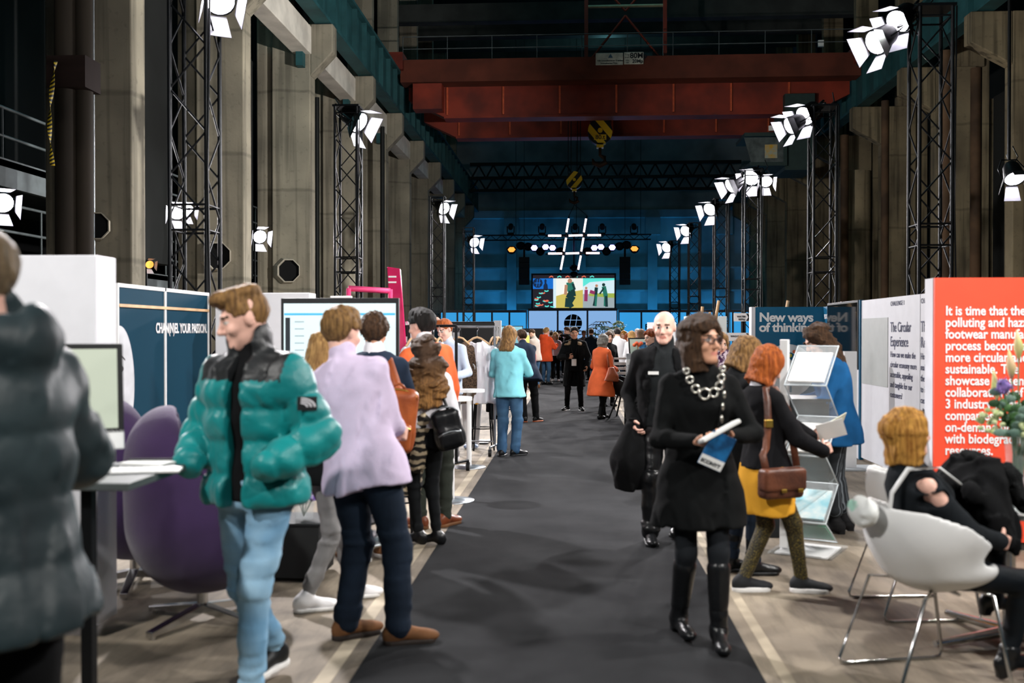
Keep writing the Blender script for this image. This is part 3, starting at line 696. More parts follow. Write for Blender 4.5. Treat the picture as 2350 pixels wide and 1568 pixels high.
def p_loft(secs, rx, fy, mod=None, pw=2.0):
    """secs: (centre, half width, half depth) along a spine; ellipse in the rx / fy plane"""
    C = np.array([s[0] for s in secs], float); A = np.array([s[1] for s in secs]); B = np.array([s[2] for s in secs])
    w = unit(C[-1] - C[0]); T = (C - C[0]) @ w
    tt = np.linspace(T[0], T[-1], 6 * len(secs))
    def sm(v):
        v = np.interp(tt, T, v); k = np.array([1, 2, 3, 2, 1.]) / 9
        p = np.concatenate([[2 * v[0] - v[2], 2 * v[0] - v[1]], v, [2 * v[-1] - v[-2], 2 * v[-1] - v[-3]]]); return np.convolve(p, k, 'valid')
    Cx, Cy, Cz, As, Bs = sm(C[:, 0]), sm(C[:, 1]), sm(C[:, 2]), sm(A), sm(B)
    c0 = C[0]; m = max(A.max(), B.max()) + .05
    lo, hi = C.min(0) - m, C.max(0) + m
    def fn(X, Y, Z):
        t = (X - c0[0]) * w[0] + (Y - c0[1]) * w[1] + (Z - c0[2]) * w[2]
        cx, cy_, cz, a, b = (np.interp(t, tt, q) for q in (Cx, Cy, Cz, As, Bs))
        x, y, z = X - cx, Y - cy_, Z - cz
        u = x * rx[0] + y * rx[1] + z * rx[2]; v = x * fy[0] + y * fy[1] + z * fy[2]
        k0 = np.sqrt((u / a) ** 2 + (v / b) ** 2); k1 = np.sqrt((u / a ** 2) ** 2 + (v / b ** 2) ** 2) + 1e-6
        d = k0 * (k0 - 1) / k1
        d = np.where(k0 < .05, -np.minimum(a, b), d)
        if mod is not None: d = d - mod(t, u, v)
        return np.maximum(np.maximum(d, t - T[-1]), -t)
    return fn, lo, hi
def wavy(seed, freq, stretch=(1, 1, 1), n=5):
    rs = np.random.RandomState(seed); D = rs.randn(n, 3); D /= np.linalg.norm(D, axis=1)[:, None]; ph = rs.rand(n) * 6.28; fr = freq * (.6 + rs.rand(n))
    D = D * np.array(stretch)
    def fn(X, Y, Z):
        s = 0
        for i in range(n):
            a = fr[i] * (X * D[i, 0] + Y * D[i, 1] + Z * D[i, 2]) + ph[i]
            s = s + np.sin(a + (1.3 * np.sin(s * 1.7) if i else 0))
        return s / n * 1.6
    return fn
class Sdf:
    def __init__(s): s.p = []
    def u(s, prim, k=.02): s.p.append(('u', prim, k)); return s
    def cut(s, prim, k=.01): s.p.append(('c', prim, k)); return s
    def clip(s, fn): s.p.append(('i', (fn, None, None), 0)); return s           # keep where fn < 0
    def disp(s, fn): s.p.append(('d', (fn, None, None), 0)); return s
    def net(s, res):
        U = [q for o, q, k in s.p if o == 'u']
        lo = np.min([q[1] for q in U], axis=0) - 2 * res; hi = np.max([q[2] for q in U], axis=0) + 2 * res
        ax = [np.arange(lo[i], hi[i] + res, res) for i in range(3)]
        shp = tuple(len(a) for a in ax); Fd = np.full(shp, .5, f32)
        for op, (fn, l, h), k in s.p:
            if op in ('u', 'c'):
                mg = k + 2.5 * res; sl = []
                for i in range(3):
                    a = max(0, int((l[i] - mg - lo[i]) / res)); b = min(shp[i], int((h[i] + mg - lo[i]) / res) + 2); sl.append(slice(a, max(a + 1, b)))
                sl = tuple(sl)
            else: sl = (slice(None),) * 3
            X = ax[0][sl[0]][:, None, None].astype(f32); Y = ax[1][sl[1]][None, :, None].astype(f32); Z = ax[2][sl[2]][None, None, :].astype(f32)
            d = fn(X, Y, Z); cur = Fd[sl]
            if op == 'u':
                hh = np.maximum(k - np.abs(cur - d), 0) / k if k else 0
                Fd[sl] = np.minimum(cur, d) - hh * hh * k * .25
            elif op == 'c':
                d = -d; hh = np.maximum(k - np.abs(cur - d), 0) / k if k else 0
                Fd[sl] = np.maximum(cur, d) + hh * hh * k * .25
            elif op == 'i': Fd[sl] = np.maximum(cur, d)
            else:
                near = np.abs(cur) < .08
                Fd[sl] = np.where(near, cur - d, cur)
        Fd[0] = Fd[-1] = .5; Fd[:, 0] = Fd[:, -1] = .5; Fd[:, :, 0] = Fd[:, :, -1] = .5
        return nets(Fd, lo, res)
def nets(Fd, lo, res):
    ins = Fd < 0
    nx, ny, nz = Fd.shape
    cnt = np.zeros((nx - 1, ny - 1, nz - 1), np.int8)
    for i in (0, 1):
        for j in (0, 1):
            for k in (0, 1): cnt += ins[i:nx - 1 + i, j:ny - 1 + j, k:nz - 1 + k]
    ci, cj, ck = np.nonzero((cnt > 0) & (cnt < 8))
    idx = np.full(cnt.shape, -1, np.int32); idx[ci, cj, ck] = np.arange(len(ci))
    acc = np.zeros((len(ci), 3)); num = np.zeros(len(ci))
    cor = [(i, j, k) for i in (0, 1) for j in (0, 1) for k in (0, 1)]
    vals = {c: Fd[ci + c[0], cj + c[1], ck + c[2]].astype(float) for c in cor}
    for a in cor:
        for ax in range(3):
            if a[ax]: continue
            b = list(a); b[ax] = 1; b = tuple(b)
            va, vb = vals[a], vals[b]; m = (va < 0) != (vb < 0)
            t = np.where(m, va / np.where(m, va - vb, 1), 0)
            for q in range(3): acc[:, q] += np.where(m, a[q] + (t if q == ax else 0), 0)
            num += m
    P = (acc / num[:, None] + np.stack([ci, cj, ck], 1)) * res + lo
    quads = []
    for ax in range(3):
        sl0 = [slice(None)] * 3; sl1 = [slice(None)] * 3; sl0[ax] = slice(0, -1); sl1[ax] = slice(1, None)
        x = np.nonzero(ins[tuple(sl0)] != ins[tuple(sl1)])
        p = np.stack(x, 1); o1, o2 = [(1, 2), (2, 0), (0, 1)][ax]
        ok = (p[:, o1] > 0) & (p[:, o2] > 0); p = p[ok]
        def at(d1, d2):
            q = p.copy(); q[:, o1] += d1; q[:, o2] += d2; return idx[q[:, 0], q[:, 1], q[:, 2]]
        Q = np.stack([at(-1, -1), at(0, -1), at(0, 0), at(-1, 0)], 1)
        fl = ~ins[p[:, 0], p[:, 1], p[:, 2]]; Q[fl] = Q[fl][:, ::-1]
        quads.append(Q)
    Q = np.concatenate(quads); Q = Q[(Q >= 0).all(1)]
    return P, Q
def np_mesh(name, P, Q, mats, parent=None, mi=None):
    me = bpy.data.meshes.new(name); n = len(Q)
    me.vertices.add(len(P)); me.vertices.foreach_set('co', np.ascontiguousarray(P, dtype=f32).ravel())
    me.loops.add(n * 4); me.polygons.add(n)
    me.loops.foreach_set('vertex_index', Q.astype(np.int32).ravel()); me.polygons.foreach_set('loop_start', np.arange(0, n * 4, 4, dtype=np.int32))
    me.polygons.foreach_set('use_smooth', np.ones(n, bool))
    for m in (mats if isinstance(mats, (list, tuple)) else [mats]): me.materials.append(m)
    if mi is not None: me.polygons.foreach_set('material_index', mi.astype(np.int32))
    me.update(calc_edges=True); me.validate()
    o = bpy.data.objects.new(name, me); COL.objects.link(o); o.parent = parent
    return o
def join_nets(parts):
    Ps, Qs, n = [], [], 0
    for P, Q in parts: Ps.append(P); Qs.append(Q + n); n += len(P)
    return np.concatenate(Ps), np.concatenate(Qs)
def ik(a, c, l1, l2, pole):
    a, c = V3(*a), V3(*c); d = c - a; L = np.linalg.norm(d); m = (l1 + l2) * .999
    if L > m: c = a + d / L * m; L = m; d = c - a
    u = d / L; x = (l1 * l1 - l2 * l2 + L * L) / (2 * L); h = math.sqrt(max(l1 * l1 - x * x, 0))
    p = V3(*pole); p = p - u * (p @ u); return a + u * x + unit(p) * h, c

SKIN = {'light': mat('skin_light', (226, 178, 156), .5, var=.08, scale=20), 'mid': mat('skin_mid', (206, 152, 124), .5, var=.08, scale=20), 'pink': mat('skin_pink', (236, 186, 168), .5, var=.08, scale=20), 'tan': mat('skin_tan', (186, 130, 100), .5, var=.08, scale=20)}
EYE = mat('eye_dark', (40, 30, 26), .2); EYEW = mat('eye_white', (214, 204, 198), .3); LIP = mat('lips', (196, 128, 114), .5); BROW = mat('brow', (74, 56, 42), .8)
def hairm(name, c, c2, curl=0): return mat('hair_' + name, c, .55, c2=c2, scale=5, stretch=(15, 15, 1.3), bump=.7, bscale=34, spec=.25, lo=.3, hi=.7)
def hair_ombre(name, c, c2, z0, z1):
    '''dark at the roots, blond towards the ends (as dyed)'''
    m = hairm(name, c, c2); nt = m.node_tree; b = nt.nodes['Principled BSDF']; src = b.inputs['Base Color'].links[0].from_socket
    tc = N_(nt, 'ShaderNodeTexCoord'); sp = N_(nt, 'ShaderNodeSeparateXYZ'); nt.links.new(tc.outputs['Object'], sp.inputs[0])
    mr = N_(nt, 'ShaderNodeMapRange'); mr.inputs['From Min'].default_value = z0; mr.inputs['From Max'].default_value = z1; nt.links.new(sp.outputs[2], mr.inputs[0])
    mx = N_(nt, 'ShaderNodeMix', data_type='RGBA'); mx.inputs[7].default_value = (*lin((78, 58, 44)), 1); nt.links.new(mr.outputs[0], mx.inputs[0]); nt.links.new(src, mx.inputs[6]); nt.links.new(mx.outputs[2], b.inputs['Base Color']); return m
HAIR = {'brown': hairm('brown', (92, 66, 46), (44, 32, 24)), 'black': hairm('black', (40, 36, 34), (16, 15, 15)), 'blond': hairm('blond', (206, 164, 104), (128, 92, 54)), 'dkblond': hairm('dkblond', (176, 134, 82), (86, 60, 38)), 'ginger': hairm('ginger', (214, 116, 52), (140, 66, 30)),
        'orangeblond': hairm('orangeblond', (238, 178, 88), (136, 80, 30)), 'grey': hairm('grey', (176, 172, 164), (110, 106, 100)), 'auburn': hairm('auburn', (170, 84, 38), (96, 46, 24)), 'ombre': hair_ombre('ombre', (186, 134, 76), (110, 76, 44), 1.08, 1.42)}
TORSO = {False: [(-.10, .172, .120, 0), (0, .166, .116, 0), (.12, .156, .106, 0), (.25, .166, .116, .004), (.38, .178, .118, .004), (.455, .160, .098, 0), (.505, .10, .075, -.005), (.55, .062, .06, 0)],
         True: [(-.10, .180, .126, -.008), (0, .164, .116, -.004), (.13, .130, .096, 0), (.25, .142, .108, .006), (.34, .154, .128, .016), (.45, .142, .094, .0), (.50, .085, .068, -.005), (.545, .055, .054, 0)]}

class Person:
    def __init__(s, label, pos, H=1.75, rz=0, fem=False, lean=(0, 0), twist=0, feet=((-.1, 0, 8), (.1, 0, -8)), hands=(None, None), head=(0, 0, 0), pelvis=(0, 0, None),
                 lod=0, skin='light', hand_dir=(None, None), hand_n=(None, None), curl=(.5, .5), bulk=1.0, elbow=None, neckf=.03, group=None, knee=None):
        s.root = thing('person', label, 'person', (pos[0], pos[1], pos[2] if len(pos) > 2 else 0), R(rz), group)
        s.pos, s.rz, s.H, s.fem, s.lod, s.skin, s.bulk = pos, rz, H, fem, lod, skin, bulk
        k = s.k = H / 1.75
        s.res = (.013, .019, .03)[lod]; s.hres = (.0065, .0105, .017)[lod]; s.fres = (.0045, .008, .014)[lod]
        pz = pelvis[2]
        if pz is None:
            pz = .925
            for i_, sg_ in enumerate((-1, 1)):
                hx_ = math.hypot(feet[i_][0] - pelvis[0] - sg_ * .09, feet[i_][1] - pelvis[1]); lf_ = feet[i_][3] if len(feet[i_]) > 3 else 0
                pz = min(pz, math.sqrt(max(.812 ** 2 - hx_ ** 2, .1)) + .085 + lf_ + .028)
        s.pel = V3(pelvis[0], pelvis[1], pz) * k
        s.t = unit((lean[0], lean[1], 1)); s.rt = rotz(R(twist)) @ V3(1, 0, 0); s.rt = unit(s.rt - s.t * (s.rt @ s.t)); s.fw = np.cross(s.t, s.rt)
        sw = .152 if fem else .178
        s.neck = s.pel + s.t * .535 * k
        hip = .085 if fem else .09
        s.sh = [s.pel + s.t * .445 * k + s.rt * sg * sw * k * (1 + (bulk - 1) * .5) for sg in (-1, 1)]
        s.hip = [s.pel + V3(sg * hip * k, 0, -.03 * k) for sg in (-1, 1)]
        s.feet = feet; s.ank = []; s.knee = []
        for i in (0, 1):
            x, y, yaw = feet[i][:3]; lift = feet[i][3] if len(feet[i]) > 3 else 0
            a = V3(x, y, .085 + lift) * k
            fwd = rotz(R(yaw)) @ V3(0, 1, 0)
            kn, a = ik(s.hip[i], a, .413 * k, .402 * k, (knee[i] if knee else fwd + V3(0, .6, 0)))
            s.knee.append(kn); s.ank.append(a)
        s.el = []; s.wr = []
        for i, sg in enumerate((-1, 1)):
            w = V3(*hands[i]) * k if hands[i] is not None else s.sh[i] + (V3(sg * .075, .06, -.53)) * k
            po = V3(*elbow[i]) if elbow and elbow[i] is not None else V3(sg * .5, -1, -.35)
            e, w = ik(s.sh[i], w, .295 * k, .255 * k, po); s.el.append(e); s.wr.append(w)
        ya, pi_, ti = R(head[0]), R(head[1]), R(head[2])
        s.Hm = rotz(ya) @ rotx(-pi_) @ roty(ti)
        s.hc = s.neck + (unit(s.t + V3(0, 0, 1)) * .145 + s.fw * neckf + (s.Hm @ V3(0, 0, 1) - V3(0, 0, 1)) * .06) * k
        s.hand_dir, s.hand_n, s.curl = hand_dir, hand_n, curl
        s.body()
    def w(s, v):                                     # local -> world
        q = rotz(R(s.rz)) @ np.asarray(v, float); return Vector((q[0] + s.pos[0], q[1] + s.pos[1], q[2] + (s.pos[2] if len(s.pos) > 2 else 0)))
    def h(s, x, y, z): return s.hc + s.Hm @ (V3(x, y, z) * s.k)
    def hloc(s, X, Y, Z):
        x, y, z = (X - s.hc[0]) / s.k, (Y - s.hc[1]) / s.k, (Z - s.hc[2]) / s.k; M = s.Hm
        return x * M[0, 0] + y * M[1, 0] + z * M[2, 0], x * M[0, 1] + y * M[1, 1] + z * M[2, 1], x * M[0, 2] + y * M[1, 2] + z * M[2, 2]
    def sec(s, d, a, b, yo=0, inf=0):
        c = s.pel + (s.t * d if d > -.02 else s.t * max(d, -.02) + V3(0, 0, min(0, d + .02))) * s.k + s.fw * yo * s.k
        return c, (a * (s.bulk if d < .45 else 1) + inf) * s.k, (b * s.bulk + inf) * s.k
    # ---- the body: one surface, head and hands at finer steps
    def body(s):
        k = s.k; g = Sdf(); sc = .92 if s.fem else 1.0
        g.u(p_loft([s.sec(d, a - .014, b - .014, yo) for d, a, b, yo in TORSO[s.fem]], s.rt, s.fw), .03 * k)
        for i in (0, 1):
            g.u(p_cone(s.sh[i], s.el[i], .047 * k * sc, .036 * k * sc), .03 * k); g.u(p_cone(s.el[i], s.wr[i], .037 * k * sc, .024 * k * sc), .012 * k)
            g.u(p_cone(s.hip[i], s.knee[i], .074 * k, .047 * k), .03 * k); g.u(p_cone(s.knee[i], s.ank[i], .047 * k, .032 * k), .012 * k)
            f = V3(*(rotz(R(s.feet[i][2])) @ V3(0, 1, 0))); g.u(p_cone(s.ank[i] - V3(0, 0, .03 * k), s.ank[i] + (f * .12 - V3(0, 0, .05)) * k, .03 * k, .022 * k), .02 * k)
        parts = [g.net(max(s.res, .016))]
        h = Sdf(); M = s.Hm
        def e(c, r, kk=.015): h.u(p_ell(s.h(*c), V3(*r) * k, M), kk * k)
        fw = .94 if s.fem else 1.0
        e((0, -.012, .034), (.076, .096, .086)); e((0, .024, -.028), (.062 * fw, .068, .088), .03); e((0, .032, -.072), (.05 * fw, .054, .044), .02); h.u(p_cone(s.h(-.012, .072, -.1), s.h(.012, .072, -.1), .02 * k, .02 * k), .025 * k)
        h.u(p_cone(s.h(0, -.022, -.04), s.neck - s.t * .03 * k, .054 * k * fw, .06 * k * fw), .03 * k)
        h.u(p_cone(s.h(-.03, .083, .026), s.h(.03, .083, .026), .011 * k, .011 * k), .015 * k)
        for x in (-.031, .031): h.cut(p_ell(s.h(x, .1, .006), V3(.018, .014, .012) * k, M), .012 * k); e((x, .076, .005), (.0135, .0135, .011), .004); e((x * 1.35, .065, -.03), (.022, .022, .02), .02)
        h.u(p_cone(s.h(0, .088, .014), s.h(0, .114, -.03), .008 * k, .012 * k), .012 * k); e((0, .1, -.035), (.018, .013, .01), .008)
        h.u(p_cone(s.h(-.022, .084, -.061), s.h(.022, .084, -.061), .008 * k, .007 * k), .008 * k); h.u(p_cone(s.h(-.018, .083, -.071), s.h(.018, .083, -.071), .008 * k, .008 * k), .006 * k)
        for x in (-1, 1): h.u(p_ell(s.h(x * .075, -.010, -.004), V3(.010, .019, .031) * k, M @ rotz(x * -.35)), .008 * k)
        hp, hq = h.net(s.hres); parts.append((hp, hq)); n0 = len(parts[0][1])
        for i, sg in enumerate((-1, 1)):
            if s.curl[i] is None: continue
            parts.append(s.hand(i, sg))
        P, Q = join_nets(parts); mi = np.zeros(len(Q), int)
        C = hp[hq].mean(1); x, y, z = s.hloc(C[:, 0], C[:, 1], C[:, 2]); hm = np.zeros(len(hq), int)
        fr = y > .05
        hm[fr & (np.hypot((np.abs(x) - .031) / .017, (z - .005) / .0085) < 1)] = 1
        hm[fr & (np.hypot((np.abs(x) - .031) / .007, (z - .005) / .0075) < 1)] = 2
        hm[fr & (np.hypot(x / .026, (z + .066) / .011) < 1) & (y > .074)] = 3
        hm[fr & (np.abs(x) > .014) & (np.abs(x) < .05) & (np.abs(z - .027 + np.abs(x) * .02) < .0055)] = 4
        mi[n0:n0 + len(hq)] = hm
        s.bodyo = np_mesh('body', P, Q, [SKIN[s.skin], EYEW, EYE, LIP, BROW], s.root, mi)
    def hand(s, i, sg):
        k = s.k * (.92 if s.fem else 1.0); w = s.wr[i]; d = unit(s.hand_dir[i]) if s.hand_dir[i] is not None else unit(w - s.el[i])
        n = V3(*s.hand_n[i]) if s.hand_n[i] is not None else V3(-sg, .2, 0); n = unit(n - d * (n @ d))
        u = np.cross(d, n) * sg; c = s.curl[i]; g = Sdf()
        g.u(p_cone(w - d * .05 * k, w + d * .01 * k, .024 * k, .024 * k, flat=(n, 1.25)), .01 * k)
        g.u(p_box(w + d * .05 * k, V3(.040, .046, .014) * k, np.stack([u, d, n], 1), .012 * k), .016 * k)
        for q in range(4):
            L = (.072, .08, .075, .058)[q] * k; b = w + d * (.088 - (.006 if q in (0, 3) else 0)) * k + u * (.030 - .0195 * q) * k; ang = .15
            for f_, da in ((.45, c * (.9 + .08 * q)), (.31, c * 1.2), (.24, c * .8)):
                ang += da; e = b + (d * math.cos(ang) + n * math.sin(ang) + u * (.05 - .035 * q)) * L * f_
                g.u(p_cone(b, e, .0088 * k, .0078 * k), .003 * k); b = e
        b = w + (d * .028 + u * .032 + n * .004) * k; e = b + unit(u * .75 + d * .65 + n * (.25 + .4 * c)) * .042 * k; g.u(p_cone(b, e, .0125 * k, .0105 * k), .012 * k)
        g.u(p_cone(e, e + unit(u * .25 + d * .85 + n * (.3 + .6 * c)) * .034 * k, .0105 * k, .008 * k), .003 * k)
        return g.net(s.fres)
    # ---- clothing
    def torso_secs(s, inf, hem, top=.515, flare=0.0, waist=0.0):
        T = TORSO[s.fem]; out = []
        for d, a, b, yo in T:
            if d < hem - .02 or d > top: continue
            wz = math.exp(-((d - .12) / .1) ** 2) * waist
            out.append(s.sec(d, a, b, yo, inf + wz + (flare * max(0, .1 - d) if d < .1 else 0)))
        if hem < -.12:
            for q in (.5, 1.0):
                d = -.10 + (hem + .10) * q; out.insert(0, s.sec(d, T[0][1], T[0][2], 0, inf + flare * (.1 - d)))
        elif hem < out[0][0][2]: out.insert(0, s.sec(hem, T[0][1], T[0][2], 0, inf + flare * max(0, .1 - hem)))
        ed = T[-2]; out.append(s.sec(.52, .085, .07, -.005, inf * .6))
        return sorted(out, key=lambda q: q[0] @ s.t)
    def top(s, name, m, inf=.022, hem=-.1, sleeve=1.0, arm=(.062, .054, .046), collar=.0, cr=.07, flare=0.0, waist=0.0, wr=(.006, 26), puff=0, per=.1, open_=None, matfn=None, seed=1, off=None, hood=0, k_arm=.035, extra=None, back_hem=0, low=None):
        k = s.k; g = Sdf()
        pf = (lambda t, u, v: puff * (np.sqrt(np.abs(np.sin(PI * t / (per * k)))) - .6)) if puff else None
        g.u(p_loft(s.torso_secs(inf, hem, flare=flare, waist=waist), s.rt, s.fw, pf), .02)
        am = (lambda t: puff * .8 * (np.sqrt(np.abs(np.sin(PI * t / (per * .9 * k)))) - .6)) if puff else None
        for i in (0, 1):
            sv = sleeve if not isinstance(sleeve, (tuple, list)) else sleeve[i]
            if sv <= 0: continue
            r0, r1, r2 = [q * k for q in arm]; r0 *= .93
            g.u(p_cone(s.neck - (s.t * .035 + s.fw * .01) * k, s.sh[i] + s.t * .004 * k, .052 * k + inf * .4, r0 * .92), .05 * k)
            if sv <= .5: g.u(p_cone(s.sh[i], s.sh[i] + (s.el[i] - s.sh[i]) * sv * 2, r0, r1, am), k_arm * k); continue
            g.u(p_cone(s.sh[i], s.el[i], r0, r1, am), k_arm * k)
            e = s.el[i] + (s.wr[i] - s.el[i]) * (sv - .5) * 2
            g.u(p_cone(s.el[i], e, r1, r2, am), .015 * k)
        nd = unit(s.hc - s.neck)
        if collar: cr = max(cr, .073); g.u(p_cone(s.neck - s.t * .03 * k, s.neck + nd * collar * k, cr * 1.05 * k, cr * k), .02 * k)
        if hood:
            hb = s.neck + (-s.fw * .085 - s.t * .0) * k; g.u(p_ell(hb, V3(.13, .085, .085) * hood * k, np.stack([s.rt, s.fw, s.t], 1)), .03)
            g.cut(p_ell(hb + (s.t * .07 + s.fw * .01) * k, V3(.075, .045, .06) * hood * k, np.stack([s.rt, s.fw, s.t], 1)), .02)
        if extra: extra(g, s)
        if wr[0]:
            nf = wavy(seed, wr[1], (1, 1, .8)); g.disp(lambda X, Y, Z: wr[0] * k * nf(X, Y, Z))
        if collar == 0: g.cut(p_cone(s.neck - s.t * .03 * k, s.neck + s.t * .12 * k, .058 * k, .07 * k), .01)
        if open_:
            w0, w1, x0, x1, zb = open_          # half width at the hem / at the neck, x offset hem / neck
            zh = (s.pel + s.t * hem * k)[2]; zn = s.neck[2]
            def wedge(X, Y, Z):
                q = np.clip((Z - zh) / (zn - zh), 0, 1); u = (X - s.pel[0]) * s.rt[0] + (Y - s.pel[1]) * s.rt[1]; v = (X - s.pel[0]) * s.fw[0] + (Y - s.pel[1]) * s.fw[1]
                return -np.maximum(np.abs(u - (x0 + (x1 - x0) * q)) - (w0 + (w1 - w0) * q), .02 - v)
            g.clip(wedge)
        zc = s.pel[2] + hem * k
        def hemcut(X, Y, Z):
            q = zc - Z
            if back_hem: q = q - back_hem * (1 - np.clip(np.abs((X - s.pel[0]) / (.2 * k)), 0, 1) ** 2)
            inner = np.hypot(X - s.pel[0], Y - s.pel[1]) < .30 * k
            return np.where(inner, q, -1)
        g.clip(hemcut)
        P, Q = g.net(s.res); mi = None
        if matfn: C = P[Q].mean(1); mi = matfn(s, C)
        return np_mesh(name, P, Q, m, s.root, mi)
    def trousers(s, name, m, r=(.098, .066, .05), waist=.08, hem=.0, wr=(.006, 34), seed=2, up=.0, boots=0, inf=.014):
        k = s.k; g = Sdf(); T = TORSO[s.fem]
        g.u(p_loft([s.sec(-.11, T[0][1] * .93, T[0][2] * .95, T[0][3], inf)] + [s.sec(d, a, b, yo, inf) for d, a, b, yo in T if -.06 < d < waist] + [s.sec(waist, .150 if not s.fem else .138, .105, 0, inf)], V3(1, 0, 0), V3(0, 1, 0)), .03)
        for i in (0, 1):
            g.u(p_cone(s.hip[i] + V3(0, 0, -.02 * k), s.knee[i], r[0] * k, r[1] * k), .025 * k)
            e = s.ank[i] + (s.knee[i] - s.ank[i]) * hem
            g.u(p_cone(s.knee[i], e, r[1] * k, r[2] * k), .02 * k)
        nf = wavy(seed, wr[1], (.5, .5, 1.6)); kz = [q[2] for q in s.knee]
        def fold(X, Y, Z):
            wgt = .45 + np.exp(-((Z - kz[0]) / .1) ** 2) + .9 * np.exp(-((Z - .16 * k) / .08) ** 2); return wr[0] * k * nf(X, Y, Z) * np.clip(wgt, 0, 1.3)
        g.disp(fold)
        P, Q = g.net(s.res); return np_mesh(name, P, Q, m, s.root)
    def skirt(s, name, m, top=.1, hem=-.35, flare=.12, inf=.02, wr=(.008, 20), seed=5, res=None):
        g = Sdf(); T = TORSO[s.fem]
        secs = [s.sec(hem, T[0][1], T[0][2], 0, inf + flare * (-hem - .1)), s.sec((hem - .1) / 2, T[0][1], T[0][2], 0, inf + flare * .5 * (-hem - .1))] + [s.sec(d, a, b, yo, inf) for d, a, b, yo in T if d < top]
        g.u(p_loft(secs, s.rt, s.fw), .02); nf = wavy(seed, wr[1], (1.4, 1.4, .25)); g.disp(lambda X, Y, Z: wr[0] * nf(X, Y, Z))
        P, Q = g.net(res or s.res); return np_mesh(name, P, Q, m, s.root)
    def shoes(s, m, sole=None, name='shoe', shaft=0.0, sr=.05, heel=0.0, slim=1.0, sole_h=.026):
        k = s.k; res = (.008, .012, .02)[s.lod]
        for i in (0, 1):
            yaw = R(s.feet[i][2]); pt = R(s.feet[i][4]) if len(s.feet[i]) > 4 else 0
            M = rotz(yaw) @ rotx(pt); o = s.ank[i] - M @ V3(0, 0, .085 * k)
            if not pt: o[2] = max(o[2], 0.0)
            q = lambda x, y, z: o + M @ (V3(x, y, z) * k)
            g = Sdf(); hh = heel
            g.u(p_ell(q(0, -.035, .05 + hh * .012), V3(.038 * slim, .048, .055) * k, M), .02 * k)
            g.u(p_cone(q(0, -.02, .07), q(0, .13, .036), .043 * k * slim, .034 * k * slim), .02 * k)
            g.u(p_ell(q(0, .145, .034), V3(.044 * slim, .066, .032) * k, M), .02 * k)
            g.u(p_cone(q(0, -.006, .06), s.ank[i] + unit(s.knee[i] - s.ank[i]) * .02 * k, .044 * k * slim, .044 * k * slim), .02 * k)
            if shaft: g.u(p_cone(s.ank[i] - V3(0, 0, .0), s.ank[i] + (s.knee[i] - s.ank[i]) * shaft, .045 * k, sr * k), .02 * k)
            n = M @ V3(0, 0, 1)
            g.clip(lambda X, Y, Z, n=n, o=o: (.010 * k if sole else .0) - ((X - o[0]) * n[0] + (Y - o[1]) * n[1] + (Z - o[2]) * n[2]))
            if shaft: nf = wavy(9, 40, (.4, .4, 1.5)); g.disp(lambda X, Y, Z: .004 * nf(X, Y, Z) * np.exp(-((Z - .14 * k) / .08) ** 2))
            if heel: g.u(p_box(q(0, -.05, .022), V3(.026, .026, .03) * k, M, .005), .008)
            P, Q = g.net(res); so = np_mesh(name, P, Q, m, s.root)
            if sole and s.lod < 2:
                g = Sdf(); a, b = q(0, -.035, .014), q(0, .14, .014)
                def fn(X, Y, Z, n=n, o=o, a=a, b=b):
                    ab = b - a; t = np.clip(((X - a[0]) * ab[0] + (Y - a[1]) * ab[1] + (Z - a[2]) * ab[2]) / (ab @ ab), 0, 1)
                    dx, dy, dz = X - a[0] - t * ab[0], Y - a[1] - t * ab[1], Z - a[2] - t * ab[2]; hgt = dx * n[0] + dy * n[1] + dz * n[2]
                    rr = np.sqrt(np.maximum(dx * dx + dy * dy + dz * dz - hgt * hgt, 0)); return np.maximum(rr - (.045 + .006 * t) * k, np.abs(hgt) - sole_h * .5 * k)
                g.u((fn, np.minimum(a, b) - .08, np.maximum(a, b) + .08), .01); P, Q = g.net(.0075 if s.lod == 0 else .01); np_mesh('sole', P, Q, sole, so)
    def hair(s, style, col, L=.3, vol=1.0, seed=3, wave=.006, part=0.0):
        k = s.k; g = Sdf(); M = s.Hm; m = HAIR[col] if isinstance(col, str) else col
        th = {'short': .013, 'buzz': .004, 'quiff': .005, 'curly': .028, 'bob': .02, 'long': .02, 'crop': .009}[style] * vol
        e = lambda c, r, kk=.02: g.u(p_ell(s.h(*c), V3(*r) * k, M), kk * k)
        e((0, -.014, .034), (.077 + th, .098 + th, .088 + th))
        if style in ('short', 'quiff', 'buzz', 'curly', 'crop'):
            def face(X, Y, Z):
                x, y, z = s.hloc(X, Y, Z); fx = 1 + .0 * x
                a = (y - .018) * .826 - (z + .02) * .565                       # hairline plane
                q = np.clip((y + .05) / .03, 0, 1); zmin = -.108 + .128 * q * q * (3 - 2 * q)   # nape, and above the ears
                return np.maximum(a, zmin - z) * k
            g.clip(face)
        if style == 'quiff': e((0, .03, .105), (.066, .085, .036)); e((0, -.03, .11), (.068, .07, .03)); e((.0, .085, .108), (.055, .03, .028))
        if style in ('short', 'crop'): e((0, .02, .1), (.07, .075, .026 + th))
